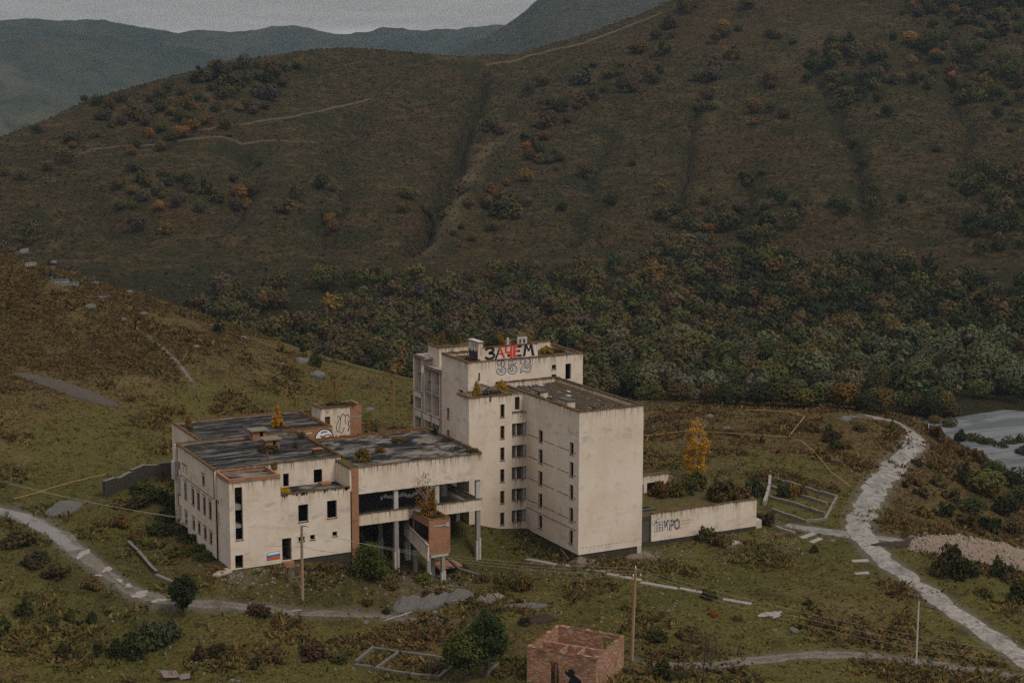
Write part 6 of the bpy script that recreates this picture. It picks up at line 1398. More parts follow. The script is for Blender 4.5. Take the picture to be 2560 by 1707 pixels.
# ---------- shrubs and small trees round the annex and in the meadows
near = [(1690,1238,4.2,3.2,OL,"olive shrub pile on the annex roof left end"),(1648,1242,3.6,2.6,(.10,.06,.02),"orange tinted shrub at the annex roof corner by the hotel"),(1722,1236,3.2,3.4,GR,"green leafy shrub below the golden birch"),(1746,1226,3.0,4.4,(.085,.080,.018),"pale green young tree in front of the annex portico"),(1806,1250,5.6,4.2,(.062,.048,.018),"large brown shrub in the middle of the annex roof"),(1852,1248,3.6,2.8,BR,"brown grey shrub at the right end of the annex roof"),
        (1885,1238,3.6,4.0,(.030,.040,.014),"dense dark green bush right of the annex"),(1957,1242,2.4,2.9,DG,"dark evergreen bush inside the stone foundation"),(1984,1240,2.2,2.3,(.17,.10,.02),"yellowing bush inside the stone foundation"),(2006,1240,1.8,2.1,BR,"brown bush inside the stone foundation"),(1915,1307,3.2,2.8,(.052,.036,.020),"brown bush at the right end wall of the annex"),(1772,1352,3.0,3.2,(.055,.050,.018),"thin green bush in front of the lettered annex wall"),(1800,1360,3.6,2.2,BR,"brown thicket in front of the annex plinth"),
        (1905,1108,1.0,2.2,DG,"narrow dark bush in the meadow by the yellow pipe"),(1858,1138,2.6,1.2,OL,"low olive bush in the meadow"),(2032,1078,3.0,2.0,BR,"brown bush left of the far road bend"),(2080,1100,4.0,2.4,(.05,.036,.018),"wide brown bush on the bank left of the road"),(2110,1120,3.6,2.0,BR,"long brown scrub along the road bank"),(2085,1122,2.6,1.8,DG,"dark bush on the bank left of the road"),(2075,1078,1.4,1.8,DG,"small dark bush above the road bank"),(2231,1083,1.5,3.2,(.065,.060,.02),"upright olive bush at the inner road bend"),(2150,1075,4,1.6,BR,"scrub on the crest left of the road bend"),
        (2375,1442,5.6,5.0,(.038,.034,.014),"large dark bush in front of the pale gravel bank"),(2420,1438,3.8,3.2,DG,"dark bush right of the large one by the gravel bank"),(2500,1440,4.2,3.4,(.032,.036,.012),"green bush beside the gravel track at the right edge"),(2550,1500,4.2,3.0,DG,"dark green bush low at the right edge of the picture"),(2460,1490,3.2,1.8,OL,"olive bush on the verge right of the road"),(2530,1460,3,2.4,BR,"brown bush below the gravel bank"),
        (2035,1380,1.6,1.3,DG,"small dark bush alone in the meadow right of the hotel"),(1963,1400,2.0,1.0,BR,"low brown bush in the meadow right of the hotel"),(1775,1495,2.4,1.7,(.035,.034,.014),"dark bush between the last concrete slabs"),(2042,1560,2.0,1.5,BR,"brown bush near the pool in the grass"),(1845,1550,1.6,1.2,BR,"rusty clump below the pool in the grass"),(1786,1540,1.4,1.2,(.20,.085,.02),"orange brown clump left of the pool in the grass"),(2020,1510,1.6,1.0,DG,"small dark bush above the pool in the grass"),
        (1262,1470,3.2,2.6,(.06,.052,.018),"thin upright bush in the grass before the hotel"),(1310,1472,3.4,2.6,(.085,.055,.018),"orange tinged bush in the grass before the hotel"),(1205,1455,2.4,1.6,BR,"brown grass bush below the fallen beam"),(1060,1455,3.0,1.8,(.09,.09,.02),"yellow green bush at the stair columns"),(980,1470,2.6,1.6,BR,"brown bush left of the stair columns"),(1085,1490,3.0,1.6,(.06,.030,.014),"rust brown bush above the gravel heaps"),(920,1510,2.0,1.2,(.07,.035,.016),"round rusty bush left of the gravel heaps"),(965,1532,1.4,.9,DG,"small dark bush at the lane by the gravel heaps"),(1115,1556,1.3,.9,DG,"low dark bush at the end of the lane"),(1062,1560,.7,1.5,DG,"tiny upright bush at the end of the lane"),
        (1250,1690,2.2,1.6,BR,"brown undergrowth between the two foreground trees and shell"),(1312,1560,2.0,1.4,(.04,.03,.018),"dark thicket on the bank above the brick shell"),(1400,1612,2.2,2.2,GR,"green sapling inside the brick shell"),(1660,1690,3.2,2.4,DG,"dark bush left of the bare tree"),(1700,1640,2.4,1.6,BR,"brown bush above the lower track"),(1640,1600,3.4,1.8,(.035,.036,.013),"dark bramble bank right of the leaning pole"),(1720,1590,3.4,1.8,BR,"brown bramble bank right of the leaning pole"),
        (340,1640,4.6,4.2,(.040,.048,.016),"bushy green willow in the lower left orchard"),(392,1612,4.2,4.4,(.042,.052,.028),"blue green willow behind the bushy one in the lower left"),(290,1642,2.6,2.6,DG,"dark bush left of the willows"),(430,1600,3.0,3.4,(.045,.05,.03),"thin blue green willow nearest the round tree"),(160,1636,1.9,2.2,DG,"small dark rounded tree in the lower left orchard"),(245,1640,1.2,2.4,DG,"narrow dark sapling in the lower left orchard"),(195,1640,1.4,1.6,OL,"thin sapling in the lower left orchard"),(8,1585,1.6,3.0,GR,"green sapling at the left picture edge"),(50,1625,1.4,1.8,OL,"spindly sapling at the left picture edge"),(135,1560,1.6,1.6,GR,"sapling in the row above the orchard"),(60,1540,1.8,2.8,DG,"tall dark sapling at the left end of the row"),(230,1555,1.8,1.8,DG,"dark little tree in the row above the orchard"),(175,1550,1.8,2.0,GR,"middle little tree in the row above the orchard"),
        (545,1640,2.4,2.2,(.04,.034,.016),"dark dead thicket below the round tree"),(500,1650,2.2,2.6,(.055,.038,.018),"tall dry thicket in the lower left"),(640,1530,4.2,1.2,(.05,.036,.022),"wide dark heathery clump beside the lane"),(690,1560,1.8,1.0,BR,"small brown clump in the lower meadow"),(780,1640,4.6,2.2,(.060,.036,.020),"broad rusty bramble in the lower meadow"),(690,1650,3.0,1.8,BR,"brown bramble left of the broad one"),(850,1655,2.4,1.8,GR,"green bush right of the broad bramble"),(640,1670,1.5,2.4,(.05,.045,.02),"thin sapling in the lower meadow"),(980,1600,2.2,1.0,OL,"low clump above the old foundation"),(1100,1670,2.8,1.5,(.09,.07,.05),"greyish weeds inside the old foundation"),
        (545,1430,2.0,1.0,(.12,.075,.02),"orange weeds at the doorway of the front bay"),(820,1415,2.6,1.0,BR,"brown weeds at the foot of the terrace wing"),(500,1375,2.6,1.2,GR,"green weeds at the foot of the left wall"),(465,1330,2.6,1.6,DG,"dark bush at the far foot of the left wall"),(440,1268,4.4,2.6,DG,"dark thicket right of the retaining wall"),(475,1352,3.4,1.5,DG,"dark weeds half way along the left wall"),(512,1396,3.2,1.3,GR,"dark weeds at the near end of the left wall"),(355,1228,4.0,2.0,DG,"dark thicket at the foot of the retaining wall"),(300,1262,3.6,1.6,BR,"brown thicket at the left end of the retaining wall"),(400,1330,4.6,1.8,DG,"wide dark weeds in the middle of the hollow"),(450,1385,3.6,1.2,GR,"green weeds in the near end of the hollow"),(375,1365,3.0,1.2,GR,"green weeds behind the low kerb wall"),(390,1250,4.2,2.4,DG,"dark shrub mass below the stone retaining wall"),(340,1265,4.0,2.0,(.030,.030,.012),"dark shrub in the hollow left of the service block"),(420,1300,3.6,2.2,DG,"green bush against the left corner of the service block"),(300,1310,3.8,1.8,(.085,.055,.02),"tall dry weeds on the bank above the low kerb wall"),(345,1345,3.0,1.6,(.09,.06,.024),"dry weeds in the hollow left of the service block"),(40,1360,5.5,2.6,(.050,.040,.018),"dark scrub bank between lane and picture edge"),(140,1440,4.6,2.0,(.048,.034,.018),"brown scrub bank below the lane"),(230,1465,3.4,1.6,BR,"brown scrub on the lower verge of the lane"),(90,1410,4.6,2.2,(.040,.036,.016),"dark scrub bank left of the puddles"),
        (545,832,2.6,3.4,(.030,.034,.014),"dark juniper on the hill crest beside the boulders"),(758,880,2.2,2.6,DG,"dark bush on the hill crest above the white boulders"),(788,915,3.0,3.6,(.045,.055,.016),"round green bush low on the hill crest"),(700,880,2.0,3.0,(.11,.08,.022),"thin yellow sapling behind the hill crest"),(405,790,1.8,1.4,OL,"small olive bush in the middle of the hill"),(455,1035,1.8,2.4,(.15,.10,.02),"yellow sapling behind the dining roof corner"),(742,1015,.9,2.4,(.22,.15,.02),"narrow yellow sapling behind the dining roof"),(1040,1010,2.2,3.2,DG,"dark bush left of the hotel's rear wing"),(580,840,1.8,1.2,BR,"brown bush on the hill crest"),(184,940,1.2,.8,(.12,.11,.03),"small yellowish bush beside the gravel strip"),(320,1000,3,.8,BR,"brown bank along the hill fence")]
r = random.Random(55)
for x, y, w_, h_, c_, lab in near:
    p = tuple(at_z(x, y, 2.7)) if 1640 < x < 1870 and y < 1260 else on(x, y)
    c_ = tuple(v * 1.3 * k_ for v, k_ in zip(c_, (1.06, 1.0, .9)))
    shrub("tall_shrub" if h_ > 3 else "shrub", p, w_, h_ * .88, c_, lab, "shrub", None, fine=True, meshes=None if h_ / w_ < 1.25 else TREEO)
# ---------- grass: tussocks and dead stalks
def tufts(n, name, label):
    rg = np.random.default_rng(41)
    a_ = rg.uniform(az_of(-60), az_of(2620), n); d_ = np.sqrt(rg.uniform(150 ** 2, 410 ** 2, n)); X = CAM[0] + d_ * np.sin(a_); Y = CAM[1] + d_ * np.cos(a_)
    def samp(A_):
        i = np.clip(((a_ - GA[0]) / (GA[1] - GA[0]) * (NA - 1)).astype(int), 0, NA - 1); j = np.clip(((d_ - 100) / 370 * (NR - 1)).astype(int), 0, NR - 1); return A_[i, j]
    dr, br_, lu = samp(dirt), samp(brown), samp(lush)
    pat = fbm(X / 9, Y / 9, 4, 17) + .5; pat2 = fbm(X / 30, Y / 30, 3, 27) + .5
    keep = (rg.random(n) > dr * 1.25) & ((d_ < 345) | (br_ > .5)) & (rg.random(n) < .25 + 1.6 * np.clip(pat - .38, 0, .5) + .5 * br_)
    for x0, x1, y0, y1 in ((-48, -28.6, 10, 34.3), (-44.2, -23, 34, 49), (-28.8, -9.6, 11, 29.4), (-9.6, 15.5, 15.4, 46), (-.1, 10.6, 0, 26), (11, 34, 4, 20), (-23.2, -16, 40, 44.4), (-21, -17.4, 5, 11)): keep &= ~((X > x0) & (X < x1) & (Y > y0) & (Y < y1))
    c_, s_ = math.cos(shell.rotation_euler[2]), math.sin(shell.rotation_euler[2]); dx, dy = X - shell.location[0], Y - shell.location[1]; keep &= ~((abs(c_ * dx + s_ * dy) < 4.6) & (abs(-s_ * dx + c_ * dy) < 4.6))
    X, Y, br_, lu, pat, pat2, d_ = [v[keep] for v in (X, Y, br_, lu, pat, pat2, d_)]; n = len(X); Z = g_at(X, Y) - .04
    tall = (pat > .56) | (br_ > .6); h = np.where(tall, rg.uniform(.18, .55, n), rg.uniform(.08, .24, n)) * (.7 + .6 * rg.random(n)); w_ = np.where(tall, rg.uniform(.35, .95, n), rg.uniform(.25, .65, n)); h = np.where(rg.random(n) < .04, h * 2.2, h) * np.where(br_ > .6, .7, 1)
    base = np.zeros((n, 3)); t = rg.random(n)
    green_ = np.array([.138, .116, .030]); gd = np.array([.072, .066, .018]); straw = np.array([.165, .108, .040]); rust_ = np.array([.105, .058, .020]); dk = np.array([.044, .029, .013])
    pg = np.clip(.85 - 1.1 * br_ - 1.2 * np.clip(pat2 - .5, 0, 1) + .6 * lu - .35 * tall, 0.02, 1)
    isg = rg.random(n) < pg; base[isg] = np.where((t[isg] < .45)[:, None], green_, gd)
    hillb = np.array([.092, .066, .022]); ng = ~isg; base[ng] = np.where((t[ng] < .45)[:, None], straw, np.where((t[ng] < .75)[:, None], rust_, dk)); base = np.where((br_ > .6)[:, None] & ng[:, None], base * .45 + hillb * .55, base); base *= (.75 + .5 * rg.random(n))[:, None]
    Qs, Cs = [], []
    for k in range(4):
        a2 = rg.random(n) * 6.28; tx, ty = np.cos(a2), np.sin(a2); lean = rg.normal(size=(n, 2)) * .8 * h[:, None]; off = rg.normal(size=(n, 2)) * w_[:, None] * .35; ww_ = w_ * (.35 + .3 * rg.random(n)); hh = h * (.6 + .6 * rg.random(n))
        p = np.stack([X + off[:, 0], Y + off[:, 1], Z], -1); tv = np.stack([tx * ww_ / 2, ty * ww_ / 2, np.zeros(n)], -1); up_ = np.stack([lean[:, 0], lean[:, 1], hh], -1)
        Qs.append(np.stack([p - tv, p + tv, p + tv * .55 + up_, p - tv * .55 + up_], 1)); Cs.append(np.repeat((base * (.85 + .3 * rg.random(n))[:, None])[:, None], 4, 1))
    Q = np.concatenate(Qs); C_ = np.concatenate(Cs).reshape(-1, 3); V, F = quads_to_mesh(Q)
    o = add(name, np_mesh(name, V, F, [GRASSM], cols=C_)); tag(o, label, "grass", None, "stuff"); return n
print("tufts", tufts(210000, "grass", "rough green and straw coloured grass over meadow and hill"))

# ================================================================== SMALL THINGS
def gpt(x, y, dz=0.0):
    p = G(x, y); return Vector((p[0], p[1], p[2] + dz))
# ---------- utility poles, wires
def pole(name, x, y, h, r0, mat, label, arm=False, lean=(0, 0)):
    p = gpt(x, y); e = empty(name, (p.x, p.y, p.z - .5)); tag(e, label, "pole")
    MB().tube([(0, 0, 0), (lean[0] * .5, lean[1] * .5, (h + .5) * .5), (lean[0], lean[1], h + .5)], [r0, r0 * .9, r0 * .75], 8).build("shaft", mat, e, True)
    top = Vector((p.x + lean[0], p.y + lean[1], p.z + h))
    return e, top
e1, top1 = pole("utility_pole", 757, 1499, 10.0, .15, CONC, "concrete pole with timber side and insulators before the terrace wing", lean=(.1, 0))
MB().tube([(-.20, -.05, 0), (-.13, -.05, 5), (-.05, -.05, 10.4)], [.12, .12, .11], 6).build("timber_post", WOODP, e1, True)
b = MB(); b.tube([(-.1, -.1, 10.5), (-.9, -.35, 10.62), (-1.1, -.4, 10.6)], .035, 5); b.tube([(.1, -.1, 10.5), (.8, -.1, 10.45), (1.0, -.1, 10.3)], .035, 5); b.build("lamp_bracket", GREY, e1); b = MB(); b.tube([(-.5, -.1, 10.52), (.0, -.2, 10.72), (.5, -.15, 10.6), (.9, -.1, 10.25)], [.05, .12, .10, .04], 6); b.build("lamp_hood", GREY, e1)
for k, (dx, dz) in enumerate(((-.85, 9.3), (-.45, 9.55), (.55, 9.6))):
    i_ = MB().tube([(dx, -.1, dz), (dx, -.1, dz + .28)], [.09, .06], 8).build("insulator", WHITEP, e1); MB().tube([(0, -.1, dz - .15), (dx * .8, -.1, dz - .2), (dx, -.1, dz)], .025, 5).build("hook", STAIN, i_)
e2, top2 = pole("utility_pole", 1580, 1650, 11.6, .17, CONC, "tall leaning pole with orange timber side behind the brick shell", lean=(.35, 0))
MB().tube([(-.2, -.08, 0), (-.02, -.08, 6), (.22, -.08, 12.0)], [.14, .13, .12], 6).build("timber_post", WOODP, e2, True)
for dx, dz in ((-.3, 11.2), (.0, 12.2), (.75, 11.1)): MB().tube([(.35 + dx - .1, -.1, dz), (.35 + dx - .1, -.1, dz + .25)], [.08, .05], 8).build("insulator", WHITEP, e2)
e3, top3 = pole("marker_post", 2290, 1660, 8.0, .13, CONCP, "plain pale concrete post beside the lower track at the right")
pole("utility_pole", 985, 1045, 7.4, .14, WOODP, "distant brown pole standing between hall and hotel"); pole("utility_pole", 715, 1022, 3.6, .14, WOODP, "short brown post behind the dining roof"); pole("marker_post", 2321, 1082, 1.9, .09, WHITEP, "small white marker post at the outer road bend"); pole("marker_post", 1962, 1142, 3.2, .07, WOOD, "thin rusty stake in the meadow near the yellow pipe"); pole("marker_post", 1425, 1596, 2.6, .07, WOOD, "thin stake beside the left rear corner of the brick shell")
def wire(name, a, c, sag, label, r0=.013, mat=WIRE, n=22):
    pts = []
    for k in range(n + 1):
        t = k / n; p = a.lerp(c, t); p = Vector((p.x, p.y, p.z - sag * 4 * t * (1 - t))); pts.append(p)
    o = MB().tube(pts, r0, 4).build(name, mat); tag(o, label, "cable", "overhead wires"); return o
P0 = at_z(-330, 1090, 13.5)
for k, (dz, nm) in enumerate(((0, "upper"), (-.45, "middle"), (-.75, "lower"))):
    a = Vector((P0[0], P0[1], P0[2] + dz)); c_ = top1 + Vector((-.6 + .4 * k, -.1, -.6 + .15 * k)); wire("overhead_wire", a, c_, 2.4, f"{nm} of three wires coming from the left edge to the first pole")
    d_ = top2 + Vector((-.3 + .4 * k, -.1, .1 - .45 * k)); wire("overhead_wire", c_, d_, 1.0 + .3 * k, f"{nm} of three wires between the two orange sided poles")
    f_ = Vector(at_z(2760, 1660 + 8 * k, 5.0 - .4 * k)); wire("overhead_wire", d_, f_, 1.2 + .4 * k, f"{nm} of three wires running from the leaning pole to the right edge")
q0 = Vector((-47.5, 22.5, 2.6)); m1 = top1 + Vector((0, -.2, -2.7))
wire("service_cable", q0, m1, .2, "thin dark cable from the left wall to the middle of the first pole", .016, WIRED); wire("service_cable", m1, Vector((-32.0, 10.5, 1.9)), .15, "thin dark cable from the first pole down to the terrace wall", .016, WIRED)

# ---------- yellow gas pipes on short stands
def pipe(pts, label, h=.9, r0=.07, lift_ends=()):
    r0 *= .62
    P = [gpt(x, y, h) for x, y in pts]; e = empty("gas_pipe", tuple(P[0])); tag(e, label, "pipe")
    MB().tube([p - P[0] for p in P], r0, 6).build("pipe_run", YPIPE, e, True)
    for k in range(len(P)):
        q = P[k] - P[0]; MB().tube([(q.x, q.y, q.z - h - .4), (q.x, q.y, q.z - .02)], .035, 5).build("pipe_stand", RUST, e)
    return e
pipe([(1500,1108),(1608,1096),(1660,1090),(1700,1085),(1780,1086),(1850,1091),(1920,1095),(1968,1098)], "yellow gas pipe crossing the meadow right of the hotel", .55, .06)
pipe([(1972,1098),(1992,1072),(2011,1048)], "short thick yellow pipe climbing the meadow", .55, .10); pipe([(2011,1047),(1990,1040),(1965,1035),(1930,1033),(1862,1031)], "yellow pipe along the far meadow edge before the wood", .55, .09)
pipe([(1988,1105),(2003,1108),(2030,1130),(2045,1147),(2063,1168),(2080,1188),(2105,1206),(2125,1222)], "yellow pipe descending the meadow towards the road", .5, .08); pipe([(36,1254),(90,1240),(150,1220),(205,1206),(265,1192)], "thin yellow pipe in the field at the left edge", .5, .07)

# ---------- walls and foundations of stone
def wall_run(name, pts, h, th, mat, label, cat, cap=None, closed=False, below=.6):
    P = [gpt(x, y) for x, y in pts]; e = empty(name, tuple(P[0])); tag(e, label, cat)
    run_along(e, P, h, th, mat, cap, below); return e
def run_along(e, P, h, th, mat, cap, below=.6, nm="wall_length"):
    o = Vector(e.location)
    for k in range(len(P) - 1):
        a, c_ = P[k] - o, P[k + 1] - o; d = (c_ - a); L = d.length; d2 = Vector((d.x, d.y, 0)).normalized(); n = Vector((-d2.y, d2.x, 0)) * th / 2; a = a - d2 * th * .3; c_ = c_ + d2 * th * .3
        b = MB(); zb = Vector((0, 0, -below)); m_ = max(1, int(L / 1.2)); r = random.Random(k + int(L * 10))
        tops = [h * r.uniform(.82, 1.08) for _ in range(m_ + 1)]
        for j in range(m_):
            p, q = a.lerp(c_, j / m_), a.lerp(c_, (j + 1) / m_); tp, tq = Vector((0, 0, tops[j])), Vector((0, 0, tops[j + 1]))
            b.quad([p - n + zb, q - n + zb, q - n + tq, p - n + tp]); b.quad([q + n + zb, p + n + zb, p + n + tp, q + n + tq]); b.quad([p - n + tp, q - n + tq, q + n + tq, p + n + tp])
            if j == 0: b.quad([p + n + zb, p - n + zb, p - n + tp, p + n + tp])
            if j == m_ - 1: b.quad([q - n + zb, q + n + zb, q + n + tq, q - n + tq])
        w_ = b.build(nm, mat, e)
        if cap:
            b = MB()
            for j in range(m_):
                p, q = a.lerp(c_, j / m_), a.lerp(c_, (j + 1) / m_); tp, tq = Vector((0, 0, tops[j] + .01)), Vector((0, 0, tops[j + 1] + .01)); n2 = n * 1.15; u = Vector((0, 0, .1))
                b.quad([p - n2 + tp, q - n2 + tq, q - n2 + tq + u, p - n2 + tp + u]); b.quad([p - n2 + tp + u, q - n2 + tq + u, q + n2 + tq + u, p + n2 + tp + u]); b.quad([q + n2 + tq, p + n2 + tp, p + n2 + tp + u, q + n2 + tq + u])
            b.build("wall_cap", cap, w_)
CAPC = plain("weathered_cap", (.15, .13, .11), .95, .4, 1.5)
wall_run("retaining_wall", [(262, 1243), (285, 1232), (330, 1211), (362, 1200), (400, 1194), (436, 1192)], 2.3, .5, STONE, "dark stone retaining wall with pale cap left of the service block", "wall", CAPC)
wall_run("kerb_wall", [(322, 1362), (345, 1384), (370, 1414), (392, 1437)], .5, .35, STONE, "low crumbling kerb wall beside the upper lane", "wall", CAPC); wall_run("kerb_wall", [(392, 1440), (412, 1449), (432, 1457)], .3, .6, CAPC, "fallen end piece of the kerb wall above the round tree", "wall")
FND = plain("lichen_stone", (.17, .145, .115), .95, .45, 2.0)
f7 = lambda u, v: (1580 + u * .2551, 980 + v * .2551)
e = wall_run("stone_foundation", [f7(1385, 860), f7(1690, 950), f7(2005, 1045)], .55, .4, FND, "roofless stone foundation with cross walls beside the road", "foundation")
for pts in ([(2005, 1045), (1960, 1130), (1890, 1262)], [(1890, 1262), (1710, 1282), (1500, 1210), (1385, 1165)], [(1340, 1040), (1600, 1110), (1880, 1200)], [(1370, 945), (1640, 1020), (1905, 1108)]): run_along(e, [gpt(*f7(*q)) for q in pts], .5, .38, FND, None)
run_along(e, [gpt(*f7(1352, 870)), gpt(*f7(1345, 960)), gpt(*f7(1318, 1060)), gpt(*f7(1296, 1110))], 1.0, .45, CONC, None)
f6 = lambda u, v: (900 + u * .34014, 1250 + v * .34014)
e = wall_run("old_foundation", [f6(-30, 1200), f6(95, 1100), f6(300, 1130), f6(540, 1160), f6(700, 1205)], .45, .45, plain("old_concrete", (.12, .105, .085), .95, .4, 1.5), "low weathered concrete foundation left of the foreground trees", "foundation")
OLDC = MATS["old_concrete"]
for pts in ([(-30, 1225), (170, 1255), (340, 1285), (580, 1312)], [(120, 1250), (200, 1190), (280, 1132)], [(580, 1312), (640, 1260), (700, 1210)], [(700, 1208), (860, 1205), (1012, 1222)], [(1012, 1222), (960, 1265), (920, 1305)]): run_along(e, [gpt(*f6(*q)) for q in pts], .42, .42, OLDC, None)
e = wall_run("pit_wall", [(1942, 1322), (1985, 1337)], .5, .35, CONC, "small concrete pit wall at the grey track", "wall"); run_along(e, [gpt(1985, 1341), gpt(1960, 1340), gpt(1940, 1346)], .6, .35, MOSS, None)
# ---------- concrete channel slabs in the grass
for k, (a, c_, lab) in enumerate([((1317, 1398), (1390, 1411), "first concrete slab of the row, nearest the hotel corner"), ((1414, 1413), (1515, 1430), "second concrete slab of the row below the gable"), ((1517, 1434), (1604, 1451), "third concrete slab of the row left of the leaning pole"), ((1602, 1456), (1694, 1472), "fourth concrete slab of the row right of the leaning pole"), ((1700, 1471), (1758, 1482), "fifth concrete slab, half hidden by the dark bush"), ((1808, 1498), (1878, 1510), "last concrete slab of the row above the pool")]):
    A_, B_ = gpt(*a), gpt(*c_); d = B_ - A_; o = MB().box(0, d.length, -.42, .42, -.35, .12).build("concrete_slab", CONC); o.location = A_; o.rotation_euler = (0, -math.asin(d.z / d.length), math.atan2(d.y, d.x)); tag(o, lab, "slab", "row of concrete slabs in the grass")
for x, y, w_, h_, ang, lab in [(1826, 1361, 3.4, 1.2, .3, "pale tilted slab lying in the grass below the annex"), (2151, 1403, 2.4, .9, -.5, "pale slab beside the road below the junction"), (2155, 1434, 2.0, .7, -.4, "thin grey slab in the grass left of the road"), (2020, 1340, 3.2, .9, .25, "broken slab beside the grey track"), (2040, 1352, 2.6, .8, .3, "lower broken slab beside the grey track")]:
    p = gpt(x, y); o = MB().box(-w_ / 2, w_ / 2, -h_ / 2, h_ / 2, -.2, .16).build("concrete_slab", CONC); o.location = p; o.rotation_euler = (.1, -.06, ang); tag(o, lab, "slab")
# ---------- heaps of gravel and earth
def heap(name, x, y, L, W, h, rot, mat, label, seed, n=34, lumps=1.0):
    p = gpt(x, y); t = np.linspace(-1, 1, n); U, V_ = np.meshgrid(t, t, indexing='ij'); rho = np.hypot(U, V_)
    prof = np.clip(1 - rho ** 1.5, 0, 1) ** .8; k = 1 + lumps * 1.3 * fbm(U * 2.2 + seed, V_ * 2.2, 3, seed)
    X = p.x + U * L / 2 * math.cos(rot) - V_ * W / 2 * math.sin(rot); Y = p.y + U * L / 2 * math.sin(rot) + V_ * W / 2 * math.cos(rot)
    Zz = g_at(X, Y) + h * prof * k + .5 * fbm(X * 1.3, Y * 1.3, 4, seed + 4) * (prof > 0) - .25 * (rho > .93)
    o = add(name, np_mesh(name, np.stack([X, Y, Zz], -1).reshape(-1, 3), grid_faces(n, n), [mat], smooth=False)); tag(o, label, "heap"); return o
heap("gravel_heap", 1020, 1512, 5.6, 3.4, 1.0, .45, GRAVEL, "left grey gravel heap beside the lane", 3); heap("gravel_heap", 1085, 1504, 6.6, 3.2, 1.0, .45, GRAVEL, "middle grey gravel heap beside the lane", 5); heap("gravel_heap", 1148, 1494, 5.6, 3.0, .9, .3, GRAVEL, "right grey gravel heap beside the lane", 7); heap("gravel_heap", 1225, 1497, 5.0, 3.2, .7, .3, plain("brown_gravel", (.16, .13, .105), .95, .6, 8), "small brownish heap right of the gravel heaps", 8); heap("gravel_heap", 1310, 1515, 7.0, 2.0, .35, -.5, GRAVEL, "flat gravel spread in the grass behind the foreground trees", 9)
heap("gravel_heap", 160, 1274, 6.5, 4.0, 1.1, .4, GRAVEL, "grey gravel mound at the upper lane by the left edge", 11); heap("gravel_bank", 165, 972, 23, 6.0, .8, -.75, plain("brown_scree", (.075, .060, .047), .95, .6, 3), "long strip of gravel lying down the bracken hill", 13, 60, .5)
BANK = heap("gravel_bank", 2505, 1394, 33, 9.5, 1.7, -.24, GRAVELP, "big pale gravel bank beside the road junction", 17, 70, 1.0); heap("earth_bank", 2365, 1368, 27, 2.2, .7, -.24, DIRT, "dark dug earth bank between road and gravel bank", 19, 60, .8); heap("earth_bank", 1345, 1553, 6, 1.6, .8, -.25, DIRT, "dark earth scar in the grass behind the brick shell", 23, 40, .8); heap("rubble_heap", 556, 1432, 3.0, 1.6, .5, .1, BRICK, "rubble at the doorway of the front bay", 25, 20); heap("rubble_heap", 1600, 1393, 6.0, 2.6, .7, .2, plain("stony_rubble", (.15, .11, .08), .95, .7, 4), "stony rubble at the right foot of the gable", 27, 26); heap("rubble_heap", 1452, 1401, 5.0, 1.8, .5, 1.0, MATS["stony_rubble"], "stony rubble at the front corner of the gable", 29, 22)
